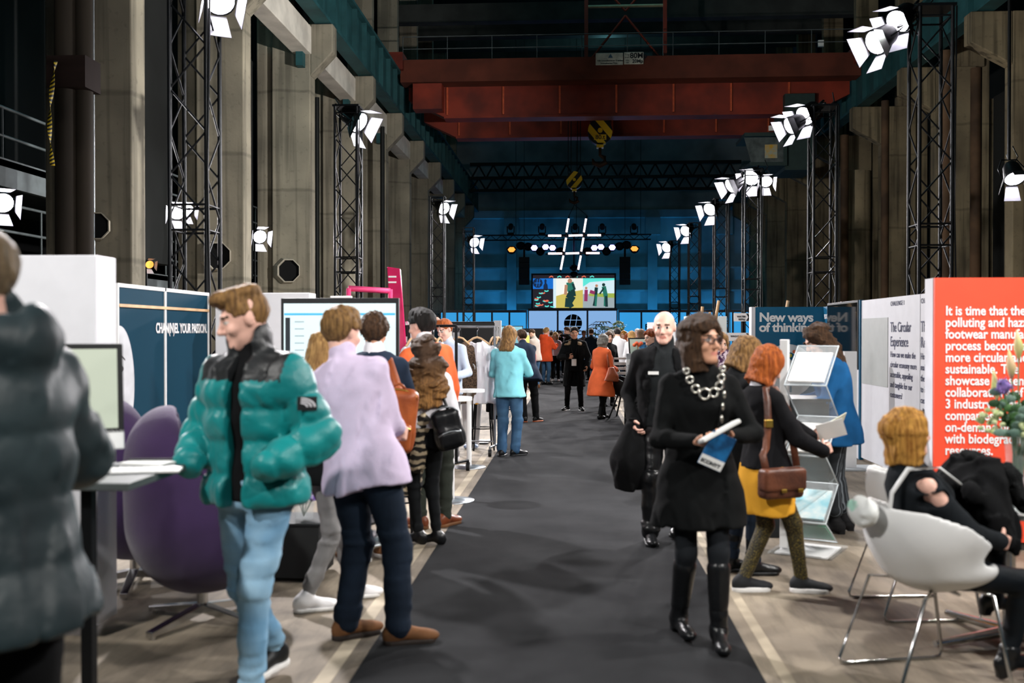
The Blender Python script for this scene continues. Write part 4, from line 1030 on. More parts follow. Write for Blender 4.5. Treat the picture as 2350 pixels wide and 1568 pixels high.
        if style in ('bob', 'long'):
            zb = -.15 if style == 'bob' else -L
            up = M @ V3(0, 0, 1); dn = V3(0, 0, -1)
            c = [s.h(0, -.015, .04), s.h(0, -.02, -.03), s.h(0, -.028, -.10)]
            if style == 'bob': secs = [(s.h(0, -.024, zb), .100, .088), (s.h(0, -.022, -.06), .106, .098), (s.h(0, -.018, .0), .102, .108), (c[0], .094, .106), (s.h(0, -.014, .075), .08, .095)]
            else:
                e0 = s.h(0, -.055, -.1); e1 = e0 + (dn * (L - .1) + -s.fw * .075) * k
                secs = [(e1, .085 * vol, .05 * vol), ((e0 + e1) / 2, .115 * vol, .07 * vol), (e0, .108 * vol, .08 * vol), (s.h(0, -.024, -.03), .104 * (.6 + .4 * vol), .102), (c[0], .095, .106), (s.h(0, -.014, .075), .08, .095)]
            secs = [(p_, a * k, b * k) for p_, a, b in secs]
            g.u(p_loft(secs, M @ V3(1, 0, 0), M @ V3(0, 1, 0)), .035 * k)
            g.cut(p_ell(s.h(part, .105, -.05), V3(.064, .085, .12) * k, M), .012 * k); g.cut(p_ell(s.h(0, .145, -.06), V3(.13, .088, .14) * k, M), .02 * k)
            if style == 'long': g.cut(p_ell(s.h(0, .13, -.2), V3(.13, .13, .16) * k, M), .01)
        hf = wavy(seed, 130, (1.2, 1.2, .2)); h2 = wavy(seed + 1, 230, (1, 1, 1) if style == 'curly' else (1, 1, .2))
        am = .010 if style == 'curly' else .0045
        h3 = wavy(seed + 2, 38, (.6, .6, 1.2))
        g.disp(lambda X, Y, Z: k * (am * hf(X, Y, Z) + am * .6 * h2(X, Y, Z) + (wave * h3(X, Y, Z) if style in ('long', 'bob', 'curly') else 0)))
        P, Q = g.net((.008, .012, .018)[s.lod]); return np_mesh('hair', P, Q, m, s.root)
def strap_mesh(name, pts, w, th, m, parent, nrm):
    """flat band along points; nrm = direction it lies against"""
    mb = MB(); pts = [Vector(p) for p in pts]; n = Vector(nrm); vs = []
    for i, p in enumerate(pts):
        t = (pts[min(i + 1, len(pts) - 1)] - pts[max(i - 1, 0)]).normalized(); sd = t.cross(n).normalized() * w / 2; nn = sd.cross(t).normalized() * th / 2
        vs += [p + sd + nn, p - sd + nn, p - sd - nn, p + sd - nn]
    fs = [(i * 4 + j, i * 4 + (j + 1) % 4, i * 4 + 4 + (j + 1) % 4, i * 4 + 4 + j) for i in range(len(pts) - 1) for j in range(4)] + [(0, 3, 2, 1), tuple(len(vs) - 4 + j for j in range(4))]
    return mb.add(vs, fs, True).build(name, m, parent)
# ================================================================== PEOPLE
cl = lambda n, c, **kw: mat('cloth_' + n, c, kw.pop('rough', .9), bump=kw.pop('bump', .25), bscale=kw.pop('bscale', 220), spec=.2, **kw)
C_BLACK = cl('black', (13, 14, 16), var=.3); C_BLACK2 = cl('soft_black', (20, 22, 24), var=.3); C_NAVY = cl('navy', (34, 46, 64), var=.2); C_DNAVY = cl('dark_navy', (26, 36, 50), var=.25)
C_WHITE = cl('white', (232, 230, 236), var=.05); JEAN_L = cl('light_denim', (150, 184, 206), c2=(104, 146, 178), scale=3.5); JEAN = cl('denim', (70, 104, 136), c2=(42, 70, 100), scale=4)
C_GREY = cl('grey_denim', (132, 130, 130), var=.25, scale=5); C_OLIVE = cl('dark_olive', (50, 54, 48), var=.25); C_ORANGE = cl('orange_knit', (232, 108, 62), var=.12); C_LAV = cl('lavender', (206, 190, 216), var=.07)
C_CYAN = cl('cyan_shirt', (132, 208, 220), var=.1, scale=3); TEALP = mat('teal_puffer', (4, 138, 138), .42, c2=(2, 112, 114), scale=2, sheen=.1, bump=.15, bscale=30); BLKP = mat('black_puffer', (34, 36, 38), .45, var=.2, bump=.15, bscale=30)
SUEDE = mat('brown_suede', (112, 74, 44), .85, var=.25, scale=14); LEATH = mat('black_leather', (20, 21, 23), .3, var=.2, bump=.1, bscale=40); WSOLE = mat('white_sole', (230, 228, 226), .6); SNK_W = mat('white_leather', (238, 236, 238), .45, var=.03)
TAN = mat('tan_leather', (176, 92, 48), .4, c2=(128, 62, 32), scale=5, bump=.15, bscale=60); BRNL = mat('brown_leather', (112, 66, 46), .45, c2=(70, 40, 30), scale=6, bump=.15, bscale=60); BRASS = mat('brass', (208, 172, 84), .3, 1.0)
MUST = cl('mustard', (226, 164, 50), var=.12, scale=4)

# ---- 1 young man in the teal puffer jacket, walking, hands in his pockets
g = G(588, 1592)
P1 = Person('person in teal and black puffer jacket and light jeans walking with hands in pockets', g, 1.85, 158, lean=(.02, .0), feet=((-.09, .14, 0), (.06, -.2, 4, .04)), hands=((-.20, .17, 1.0), (.20, .17, 1.0)), elbow=((-.85, -1, -.2), (.85, -1, -.2)), head=(-42, 16, 0), curl=(None, None), skin='pink')
P1.top('shirt', C_BLACK, inf=.012, hem=-.08, arm=(.05, .045, .04), collar=.03, cr=.062)
def teal_parts(s, C):
    u = (C - s.pel) @ s.rt; z = C[:, 2]; return ((z > 1.335 * s.k) & (np.abs(u) < .215 * s.k)).astype(int)
P1.top('puffer_jacket', [TEALP, BLKP], inf=.05, hem=-.10, arm=(.086, .082, .07), collar=.06, cr=.096, puff=.026, per=.135, wr=(.010, 28), open_=(.045, .036, -.03, -.012, 0), matfn=teal_parts, k_arm=.05, flare=.1)
P1.trousers('jeans', JEAN_L, r=(.096, .068, .052), wr=(.009, 36))
P1.shoes(BLACKP, WSOLE); P1.hair('quiff', 'dkblond', seed=4)
pt = P1.el[0] * .45 + P1.sh[0] * .55 + V3(-.080, .072, .0)
q = unit(V3(-.7, .75, 0)); xm = Matrix(((-q[1], 0, q[0], pt[0]), (q[0], 0, q[1], pt[1]), (0, 1, 0, pt[2]), (0, 0, 0, 1)))
m = MB().prism([(-.042, -.03), (.042, -.03), (.042, .03), (-.042, .03)], xm, .006)
for a in range(3):
    m.prism([(.03 - a * .016, -.014), (.036 - a * .016, -.014)] + [(-.03 + (.066 - a * .016) * math.cos(t_), -.014 + (.04 - a * .010) * math.sin(t_)) for t_ in np.linspace(0, 1.5, 6)] + [(-.03 + (.058 - a * .016) * math.cos(t_), -.014 + (.034 - a * .010) * math.sin(t_)) for t_ in np.linspace(1.5, 0, 6)], xm, .009, mi=1)
m.build('sleeve_patch', [BLKP, C_WHITE], P1.root)

# ---- 2 man in the lavender shirt, seen from behind
P2 = Person('person in lavender shirt and dark navy trousers standing with his back turned', G(852, 1468), 1.80, -14, lean=(-.26, .03), feet=((-.13, -.02, -38), (.165, -.03, -58)), hands=((-.24, .33, 1.12), (.02, .34, 1.04)), elbow=((-.6, -.8, -.3), (.3, -1, -.3)), head=(-18, 8, 0), pelvis=(-.04, 0, None), bulk=1.0, skin='pink')
P2.top('shirt', C_LAV, inf=.034, hem=-.145, sleeve=.8, arm=(.066, .06, .052), collar=.035, cr=.066, flare=.16, wr=(.012, 20), back_hem=.07, seed=11)
P2.trousers('trousers', C_DNAVY, r=(.104, .076, .066), wr=(.008, 30)); P2.shoes(SUEDE, mat('dark_sole', (40, 32, 28), .8)); P2.hair('short', 'dkblond', vol=1.5, seed=8)

# ---- 3 man with curly hair and tan backpack
P3 = Person('person with curly brown hair and navy jacket wearing a tan leather backpack', G(862, 1288), 1.77, 8, lean=(-.02, .05), feet=((-.1, .0, 62), (.12, .04, 40)), hands=((-.2, .3, 1.1), (.14, .33, 1.15)), head=(-14, 6, 0), skin='mid')
P3.top('jacket', C_NAVY, inf=.026, hem=-.13, collar=.0); P3.top('shirt', C_WHITE, inf=.018, hem=-.02, sleeve=0, collar=.045, cr=.068)
P3.trousers('trousers', C_DNAVY, r=(.09, .064, .052)); P3.shoes(SUEDE, WSOLE); P3.hair('curly', 'brown', seed=5)
def backpack(P, label, c, size, m, zipm, tilt=(0, 0), pockets=True):
    """soft rucksack hanging behind a wearer: body, front pocket, top handle, two straps"""
    t = thing('backpack', label, 'backpack', P.pos, R(P.rz)); c = V3(*c); M = rotx(R(tilt[0])) @ roty(R(tilt[1])); w, d, h = size
    g = Sdf(); g.u(p_box(c, (w, d, h), M, min(w, d) * .8)); g.u(p_ell(c + M @ V3(0, 0, -h * .4), (w * 1.02, d * 1.15, h * .6), M), .04)
    nf = wavy(3, 24); g.disp(lambda X, Y, Z: .006 * nf(X, Y, Z)); p, q = g.net(.011); np_mesh('bag_body', p, q, m, t)
    if pockets:
        g = Sdf(); g.u(p_box(c + M @ V3(0, -d * 1.0, -h * .45), (w * .86, d * .5, h * .44), M, .035)); p, q = g.net(.009); pk = np_mesh('front_pocket', p, q, m, t)
        MB().tube([c + M @ V3(x * w * .8, -d * 1.42, -h * .08 - .02 * x * x) for x in (-1, -.5, 0, .5, 1)], .007, n=6).build('zip', zipm, pk)
    MB().tube([c + M @ V3(x * .045, 0, h + .03 * (1 - x * x)) for x in (-1, -.5, 0, .5, 1)], .009, n=6).build('handle', m, t)
    MB().tube([c + M @ V3(w * math.cos(a) * .95, -d * .55, h * .72 + math.sin(a) * .06) for a in np.linspace(0, PI, 9)], .006, n=5).build('zip', zipm, t)
    return t, c, M
bt, bc, bm = backpack(P3, 'big tan brown leather backpack on the back of the curly haired man', (.15, -.27, 1.02), (.14, .075, .225), TAN, BRASS, tilt=(4, 6))
for sg in (-1, 1): strap_mesh('strap', [bc + V3(sg * .1, .06, -.15), bc + V3(sg * .12 - .05, .12, .05), P3.sh[(sg + 1) // 2] - V3(sg * .07, .09, -.03), P3.sh[(sg + 1) // 2] - V3(sg * .08, -.01, -.085), P3.sh[(sg + 1) // 2] - V3(sg * .06, -.13, .08)], .06, .012, TAN, bt, (0, -.9, .5))

# ---- 4 woman in grey jeans and white sneakers, half hidden by the lavender shirt
P4 = Person('blonde person in black top, grey jeans and white sneakers behind the lavender shirt', G(736, 1388), 1.66, -52, fem=True, feet=((-.03, .22, -18), (.1, -.14, -14)), hands=((-.12, .26, 1.1), (.14, .26, 1.1)), head=(20, 10, 0), skin='pink')
P4.top('jacket', C_BLACK2, inf=.026, hem=-.12, collar=.03); P4.trousers('jeans', C_GREY, r=(.084, .06, .043), hem=.09, wr=(.008, 44)); P4.shoes(SNK_W, WSOLE); P4.hair('long', 'blond', L=.24, seed=2)

# ---- 5 curly haired woman in white blouse
P5 = Person('short person with long curly brown hair and white blouse holding a striped fur coat', G(975, 1250), 1.60, 12, fem=True, lean=(.02, .03), feet=((-.05, .02, 62), (.1, -.02, 66)), hands=((-.2, .2, .92), (.17, .26, .98)), head=(0, 0, 0), skin='mid')
P5.top('blouse', C_WHITE, inf=.03, hem=.06, sleeve=.9, arm=(.07, .074, .06), collar=.0, wr=(.009, 24)); P5.trousers('leggings', C_BLACK2, r=(.082, .058, .042), hem=.1, waist=.14); P5.shoes(LEATH, None, slim=.92); P5.hair('long', 'ombre', L=.46, vol=1.5, wave=.03, seed=21)
fur = stripes('striped_fur', (38, 34, 30), (196, 178, 148), 5.5, 'Z', 5.0, .55, soft=.2)
t = tag(thing('fur_coat', 'striped black and cream fur coat hanging from the arm of the curly haired person', 'coat', P5.pos, R(P5.rz)))
gq = Sdf(); gq.u(p_loft([(V3(-.17, .1, .38), .15, .1), (V3(-.16, .11, .6), .16, .11), (V3(-.14, .1, .8), .15, .12), (V3(-.12, .06, .98), .1, .1)], V3(1, 0, 0), V3(0, 1, 0))); gq.u(p_cone((-.02, -.06, .95), (-.06, -.08, .62), .07, .06), .04)
n1 = wavy(31, 60); n2 = wavy(32, 140); gq.disp(lambda X, Y, Z: .010 * n1(X, Y, Z) + .006 * n2(X, Y, Z)); p, q = gq.net(.010); np_mesh('coat_body', p, q, fur, t)
bt, bc, bm = backpack(P5, 'small black leather backpack hanging at the hip of the curly haired person', (.16, -.20, .90), (.11, .06, .15), LEATH, STEEL, tilt=(0, -14))
MB().tube([bc + V3(.0, .03, .15), P5.sh[1] + V3(-.02, -.08, -.1), P5.sh[1] + V3(-.02, .0, .07), P5.sh[1] + V3(0, .09, -.12)], .012, n=6).build('strap', LEATH, bt)

# ---- 6 dark haired man in orange sweater
P6 = Person('tall dark haired person in orange sweater and dark olive trousers', G(996, 1212), 1.84, 40, lean=(-.10, .08), feet=((-.1, .05, 20), (.1, .0, -70)), hands=((-.18, .3, 1.1), None), head=(22, 8, 0), skin='pink')
P6.top('sweater', C_ORANGE, inf=.026, hem=-.09, arm=(.062, .054, .044), collar=.0); P6.top('t_shirt', C_WHITE, inf=.012, hem=.1, sleeve=0, collar=.045, cr=.062); P6.trousers('trousers', C_OLIVE, r=(.09, .066, .054)); P6.shoes(mat('chestnut_leather', (120, 62, 36), .4, var=.2), SUEDE); P6.hair('short', 'black', vol=1.7, seed=6)

# ---- 7 man in the cyan shirt, and the one in a dark blazer behind him
P7 = Person('person with shoulder length blond hair in cyan shirt and jeans seen from behind', G(1168, 1048), 1.72, -12, lean=(-.02, .02), feet=((-.09, -.03, 6), (.07, .06, -38)), hands=((-.1, .3, 1.12), (.12, .3, 1.1)), elbow=((-.7, -.6, -.5), (.7, -.6, -.5)), head=(-8, 14, 0), lod=1, skin='pink', bulk=1.0)
P7.top('shirt', C_CYAN, inf=.026, hem=-.13, arm=(.056, .052, .046), collar=.03, flare=.12, wr=(.012, 22), back_hem=.05); P7.trousers('jeans', JEAN, r=(.098, .074, .066)); P7.shoes(LEATH, BLACKP); P7.hair('long', 'dkblond', L=.22, seed=12)
P8 = Person('person in dark navy blazer and black trousers bending over beside the cyan shirt', G(1210, 968), 1.76, 26, lean=(.02, .42), feet=((-.1, -.1, 0), (.12, -.12, -60)), hands=((-.2, .6, .98), (.14, .62, .98)), head=(10, 10, 0), lod=1)
P8.top('blazer', C_NAVY, inf=.03, hem=-.2, flare=.3, collar=.02); P8.trousers('trousers', C_BLACK, r=(.1, .074, .06)); P8.shoes(BLACKP, TAN); P8.hair('short', 'brown')

# ---- the bald man and the woman in black walking towards the camera
P22 = Person('bald person in black turtleneck and leather trousers carrying a black jacket', G(1524, 1240), 1.82, 174, feet=((-.1, -.16, -6, .02), (.1, .12, 8)), hands=((-.23, .05, .94), (.225, .06, .90)), head=(-6, 4, 0), skin='pink', bulk=1.04)
P22.top('turtleneck', cl('charcoal_knit', (34, 37, 39), var=.2), inf=.02, hem=-.06, sleeve=0, collar=.06, cr=.066)
P22.top('jacket', C_BLACK, inf=.034, hem=-.12, arm=(.072, .062, .05), open_=(.15, .055, .0, 0, 0), collar=.0, wr=(.008, 22)); P22.trousers('trousers', LEATH, r=(.098, .074, .066), wr=(.01, 30)); P22.shoes(LEATH, BLACKP)
q = P22.w(P22.pel + V3(.08, .17, .36)); tg = thing('name_badge', 'small white name tag on the chest of the bald person', 'badge', q, R(P22.rz)); MB().bx(-.04, .04, 0, .008, -.012, .012).build('card', PAPER, tg)
t = thing('jacket', 'black jacket hanging from the hand of the bald person', 'jacket', P22.pos, R(P22.rz)); hx = P22.wr[1]
gq = Sdf(); gq.u(p_loft([(hx + V3(.03, .0, -.52), .09, .12), (hx + V3(.04, .02, -.3), .14, .15), (hx + V3(0, .02, -.12), .09, .1), (hx + V3(0, .02, .02), .05, .045)], V3(0, 1, 0), V3(1, 0, 0))); n1 = wavy(5, 26, (1.3, 1.3, .4)); gq.disp(lambda X, Y, Z: .016 * n1(X, Y, Z)); p, q = gq.net(.013); np_mesh('jacket_cloth', p, q, C_BLACK, t)
del hx
P23 = Person('dark haired person in black knitted dress, tights and tall boots walking with booklets', G(1604, 1468), 1.73, 188, fem=True, feet=((-.07, .13, -8), (.085, -.1, 6, .01)), hands=((-.06, .30, 1.11), (.10, .29, 1.09)), elbow=((-1.0, -.7, -.2), (.75, -.9, -.3)), hand_dir=((.62, .7, -.1), (-.62, .7, -.1)), hand_n=((.2, .1, 1), (-.2, .1, 1)), curl=(.75, .75), head=(30, -2, 0), skin='mid', lean=(0, .02))
KNIT = cl('black_knit', (9, 11, 12), var=.3, bscale=320)
P23.top('dress', KNIT, inf=.022, hem=-.30, arm=(.06, .05, .04), collar=.075, cr=.068, flare=.14, wr=(.010, 18), waist=.006); P23.trousers('tights', cl('charcoal_tights', (28, 31, 35), var=.2), r=(.08, .056, .04), wr=(.001, 30), inf=.01)
P23.shoes(LEATH, None, name='boot', shaft=.80, sr=.062, heel=.5, slim=.95); P23.hair('bob', 'brown', vol=1.6, wave=.014, seed=15, part=-.0)
gm = mat('glasses_rim', (60, 44, 50), .3)
m = MB()
for x in (-.033, .033): m.tube([P23.h(x + .024 * math.cos(a), .106 - abs(x + .024 * math.cos(a)) * .15, .004 + .017 * math.sin(a)) for a in np.linspace(0, 2 * PI, 17)[:-1]], .003, n=5, closed=True)
m.tube([P23.h(-.012, .11, .008), P23.h(.012, .11, .008)], .003, n=5)
for x in (-1, 1): m.tube([P23.h(x * .056, .098, .006), P23.h(x * .078, .02, .008), P23.h(x * .082, -.02, .0)], .0028, n=5)
m.build('glasses', gm, P23.root)
tn = thing('necklace', 'chunky necklace of big silver rings on the person in black', 'necklace', P23.pos, R(P23.rz)); SILV = mat('silver_rings', (206, 202, 192), .25, .9)
zc = P23.neck[2]
for k_, (x, z, r) in enumerate(((-.105, .0, .018), (-.095, -.045, .022), (-.075, -.085, .024), (-.035, -.118, .028), (.018, -.125, .034), (.066, -.1, .024), (.09, -.055, .022), (.105, -.01, .018))):
    yy = .150 + .0 * abs(x) - max(0, abs(x) - .05) * .9 + (.0 if z < -.06 else -.01); MB().tube([(x * .9 + .8 * r * math.cos(a), P23.neck[1] + yy, zc + z + .8 * r * math.sin(a)) for a in np.linspace(0, 2 * PI, 15)[:-1]], .0068, n=7, closed=True).build('ring', SILV, tn)
tb = thing('beaded_lanyard', 'string of silver oblong beads hanging down the front of the person in black', 'lanyard', P23.pos, R(P23.rz))
for k_ in range(5): MB().sphere((-.085 + .008 * k_, P23.neck[1] + .155 - .001 * k_ + .01 * (k_ > 1), zc - .13 - .062 * k_), (.010, .008, .022), 10).build('bead', SILV, tb)
MB().tube([(-.085 + .008 * k_, P23.neck[1] + .148 + .01 * (k_ > 1), zc - .06 - .062 * k_) for k_ in range(6)], .002, n=4).build('cord', BLACKP, tb)
# booklets she carries
hm_ = (P23.wr[0] + P23.wr[1]) / 2 + V3(-.01, .1, .03)
t = thing('booklet', 'folded white booklet held slanting in front of the person in black', 'booklet', P23.w(hm_), R(P23.rz)); M = Euler((R(12), R(27), R(4))).to_matrix()
MB().box((0, 0, .02), (.21, .13, .022), rot=M).build('pages', PAPER, t, bevel=.006)
t = thing('brochure', 'blue and white brochure hanging below the white booklet', 'brochure', P23.w(hm_ + V3(.02, .04, -.07)), R(P23.rz)); M = Euler((R(78), R(-24), R(0))).to_matrix()
MB().box((0, 0, 0), (.12, .18, .006), rot=M).build('cover', mat('blue_cover', (30, 110, 170), .4, c2=(14, 60, 100), scale=14), t); MB().box(M @ Vector((0, -.062, -.0045)), (.12, .05, .002), rot=M).build('white_band', PAPER, t)
text('SCONYT', .026, INK2, t, M @ Vector((.055, -.075, -.0065)), (M.to_4x4() @ Matrix.Rotation(PI, 4, 'Y')).to_euler(), .001)

# ---- red haired woman in mustard skirt at the brochure stand
P24 = Person('red haired person in black sweater and mustard skirt reaching to the brochure stand', G(1756, 1358), 1.58, -72, fem=True, lean=(.0, -.08), twist=8, feet=((-.05, -.14, -10), (.07, .24, -24)), hands=((-.10, .46, 1.03), (.14, .36, .98)), elbow=((-.4, -.4, -1), (.6, -.5, -1)), hand_dir=((.2, .9, .2), (-.3, .9, .25)), curl=(.6, .6), head=(6, 26, 0), skin='pink', neckf=.045)
P24.top('sweater', cl('charcoal_sweater', (22, 22, 25), var=.25), inf=.03, hem=-.03, arm=(.066, .058, .05), wr=(.006, 24), flare=.1); P24.top('collar', C_WHITE, inf=.02, hem=.44, sleeve=0, collar=.03, cr=.075, wr=(0, 1))
P24.skirt('skirt', MUST, top=.06, hem=-.33, flare=.1, inf=.03, wr=(.010, 22)); P24.trousers('tights', mat('gold_flecked_tights', (120, 104, 48), .5, c2=(36, 34, 26), scale=140, lo=.5, hi=.66), r=(.082, .06, .044), wr=(.001, 30), inf=.01)
P24.shoes(mat('black_canvas', (30, 32, 36), .7), WSOLE, sole_h=.036); P24.hair('bob', 'ginger', vol=1.15, seed=17)
t = thing('handbag', 'brown leather satchel on a long strap worn by the red haired person', 'handbag', P24.pos, R(P24.rz)); c = V3(.24, -.03, .71)
gq = Sdf(); gq.u(p_box(c, (.055, .14, .085), rotz(.1), .03)); p, q = gq.net(.009); np_mesh('bag_body', p, q, BRNL, t)
gq = Sdf(); gq.u(p_box(c + V3(.02, 0, .03), (.05, .148, .07), rotz(.1), .025)); p, q = gq.net(.009); fl = np_mesh('flap', p, q, BRNL, t)
for y in (-.02, .09): MB().box(c + V3(.076, y, -.03), (.012, .035, .022)).build('buckle', BRASS, fl, bevel=.003)
s1 = P24.sh[1]; strap_mesh('strap', [c + V3(.02, -.10, .05), c + V3(.0, -.12, .18), s1 + V3(.075, -.10, -.28), s1 + V3(.075, -.085, -.12), s1 + V3(.045, -.075, .0), s1 + V3(-.02, -.05, .075), s1 + V3(-.05, .03, .07), s1 + V3(-.02, .10, -.06), c + V3(-.04, .13, .1)], .042, .008, BRNL, t, (.9, -.4, .3)); MB().box(s1 + V3(.08, -.085, -.13), (.03, .05, .05)).build('strap_buckle', BRASS, t, bevel=.006)
pm_ = (P24.wr[0] + P24.wr[1]) / 2 + V3(0, .13, .06)
for k_, (dx, dy, dz, rr, lb, mm) in enumerate(((-.06, .04, .05, 30, 'pale green leaflet in the hand of the red haired person', mat('green_leaflet', (222, 228, 206), .6, var=.1, scale=12)), (.05, -.06, .03, -20, 'white card in the nearer hand of the red haired person', PAPER))):
    t = thing('leaflet', lb, 'leaflet', P24.w(pm_ + V3(dx, dy, dz)), R(P24.rz + rr)); MB().box((0, 0, 0), (.004, .17, .13), rot=Euler((R(20), R(30), 0)).to_matrix()).build('sheet', mm, t)

# ---- woman behind her, woman with scarf further back
P25 = Person('brown haired person in dark jeans and black boots behind the red haired one', G(1690, 1318), 1.62, -68, fem=True, feet=((-.08, .0, -10), (.06, .1, -16)), hands=((-.12, .25, 1.1), (.12, .28, 1.1)), head=(0, 34, 0), skin='pink', neckf=.05)
P25.top('jacket', C_BLACK2, inf=.03, hem=-.14, collar=.02); P25.trousers('jeans', C_DNAVY, r=(.086, .064, .05)); P25.shoes(LEATH, BLACKP, name='boot', shaft=.45, sr=.056); P25.hair('bob', 'dkblond', vol=1.0, seed=18)
P26 = Person('person with long dark hair and colourful patterned scarf behind the person in black', (XY(1652, 10.5), 10.5), 1.64, 170, fem=True, head=(20, 10, 0), lod=1)
P26.top('coat', C_BLACK, inf=.03, hem=-.3, collar=.0); P26.top('scarf', mat('patterned_scarf', (214, 196, 206), .8, c2=(70, 30, 70), scale=28, lo=.46, hi=.54), inf=.04, hem=.4, sleeve=0, collar=.07, cr=.1, wr=(.012, 40)); P26.trousers('trousers', C_BLACK2); P26.shoes(LEATH, None); P26.hair('long', 'dkblond', L=.34, seed=19)

# ---- woman in blue blazer at the counter
P27 = Person('person with long wavy dark hair in bright blue blazer and pinstripe trousers', G(1922, 1222), 1.72, 78, fem=True, lean=(.0, .10), feet=((-.07, .02, 8), (.1, -.06, -2)), hands=((-.16, .34, 1.04), (.16, .36, 1.06)), head=(14, 30, 0), skin='light', neckf=.07)
P27.top('blazer', cl('blue_blazer', (24, 84, 134), var=.2), inf=.034, hem=-.19, flare=.16, waist=.012, arm=(.066, .058, .048), collar=.02, wr=(.007, 18)); P27.trousers('trousers', stripes('pinstripe', (34, 38, 42), (120, 128, 134), 16, 'X', 0, .9, soft=.05), r=(.09, .074, .07), hem=.28, wr=(.005, 24))
P27.shoes(mat('black_suede', (24, 24, 26), .8), None, name='boot', shaft=.4, sr=.055, heel=.5); P27.hair('long', 'brown', L=.42, vol=1.15, wave=.02, seed=20)

# ---- seated woman in the white chair
SE = (XY(2165, 4.75), 4.75)
P28 = Person('seated blonde person in black open-shoulder top with crossed legs in a white chair', SE, 1.58, -78, fem=True, pelvis=(0, 0, .625), lean=(.02, -.44), feet=((-.10, .36, -2, .30), (.06, .33, 0, .03, 12)), hands=((-.12, .34, .74), (.14, .22, .74)), elbow=((-.5, -.3, -1), (.9, -.3, -.8)), head=(0, -4, 0), skin='pink', curl=(.6, .6), knee=((-.05, 1, .75), (.02, 1, .42)), neckf=.05)
def shoulder_gap(g_, s):
    for sg in (0, 1): g_.cut(p_ell(s.sh[sg] + (s.rt * (.04 if sg else -.04) - s.fw * .035 + s.t * .035), (.085, .08, .05), np.stack([s.rt, s.fw, s.t], 1)), .01); g_.cut(p_ell(s.sh[sg] + (s.rt * (.06 if sg else -.06) - s.fw * .03 - s.t * .055), (.085, .08, .034), np.stack([s.rt, s.fw, s.t], 1)), .01)
P28.top('top', cl('dark_grey_top', (26, 30, 34), var=.2), inf=.028, hem=-.02, arm=(.062, .056, .048), collar=.02, wr=(.005, 22), extra=shoulder_gap)
P28.trousers('trousers', cl('leather_look', (18, 24, 30), rough=.45, var=.2), r=(.088, .066, .046), hem=.1, wr=(.006, 30)); P28.shoes(LEATH, None, name='ankle_boot', heel=1.0, slim=.92, shaft=.12, sr=.048); P28.hair('bob', 'orangeblond', vol=1.25, wave=.008, seed=22)

# ---- man in dark puffer at the left edge of the frame
P29 = Person('tall grey haired person in dark puffer jacket at the left edge, back turned', (XY(-28, 2.42), 2.42), 1.92, 74, feet=((-.1, .1, 10), (.1, -.1, -6)), hands=((-.2, .32, 1.14), (.24, .3, 1.12)), elbow=((-.8, -.8, -.2), (.8, -.8, -.3)), head=(14, 12, 0), skin='pink', lean=(0, .03))
PUFD = mat('dark_teal_puffer', (46, 61, 65), .5, c2=(32, 43, 47), scale=2.5, bump=.1, bscale=30)
P29.top('puffer_jacket', PUFD, inf=.05, hem=-.12, arm=(.088, .082, .07), collar=.05, cr=.1, puff=.014, per=.15, hood=1.1, wr=(.008, 22), flare=.22, k_arm=.06); P29.trousers('trousers', C_BLACK, r=(.1, .076, .062)); P29.shoes(LEATH, BLACKP); P29.hair('short', hairm('greying', (150, 128, 98), (104, 92, 76)), seed=23)

# ---- middle distance: black clad man with phone, woman in orange coat
P14 = Person('person in long black parka looking at a phone in the middle of the carpet', G(1318, 943), 1.76, 178, feet=((-.14, .04, 14), (.15, .0, -26)), hands=((-.26, .02, .92), (.12, .3, 1.12)), elbow=(None, (.9, -.6, -.5)), head=(6, 4, 0), lod=1, curl=(.5, .8), skin='mid')
P14.top('sweater', C_BLACK, inf=.018, hem=-.1, sleeve=0, collar=.02); P14.top('parka', C_BLACK2, inf=.04, hem=-.42, arm=(.08, .07, .058), open_=(.14, .06, 0, 0, 0), flare=.05); P14.top('fur_collar', mat('pale_fur', (206, 176, 140), .9, c2=(150, 120, 90), scale=40, bump=1, bscale=90), inf=.055, hem=.43, sleeve=0, wr=(.02, 60), open_=(.07, .06, 0, 0, 0)); P14.trousers('trousers', C_BLACK, r=(.088, .064, .05)); P14.shoes(BLACKP, WSOLE); P14.hair('short', 'black')
q = P14.w(P14.wr[1] + V3(0, .1, .04)); t = thing('phone', 'dark phone in the hand of the person in the black parka', 'phone', q, R(P14.rz)); MB().box((0, 0, 0), (.075, .14, .009), rot=Euler((R(35), 0, 0)).to_matrix()).build('handset', BLACKP, t, bevel=.003)
t = thing('name_badge', 'white badge on a lanyard worn by the person in the black parka', 'badge', P14.w((.0, .20, 1.02)), R(P14.rz)); MB().bx(-.05, .05, -.003, .003, -.08, .06).build('card', PAPER, t); MB().tube([(0, 0, .06), (-.05, -.01, .25), (-.075, -.08, .42)], .004, n=4).tube([(0, 0, .06), (.05, -.01, .25), (.075, -.08, .42)], .004, n=4).build('cord', BLACKP, t)
P16 = Person('grey haired person in long orange coat walking away with a brown bag', G(1379, 962), 1.62, -42, fem=True, lean=(.0, .06), feet=((-.06, .16, 14), (.08, -.12, 10)), hands=((-.14, .24, .95), (.13, .3, 1.0)), head=(8, 10, 0), lod=1)
P16.top('coat', C_ORANGE, inf=.04, hem=-.44, arm=(.072, .064, .054), collar=.02, flare=.18, wr=(.01, 14)); P16.trousers('trousers', C_BLACK, r=(.086, .064, .052)); P16.shoes(LEATH, None); P16.hair('bob', 'grey', vol=1.25, wave=.014)
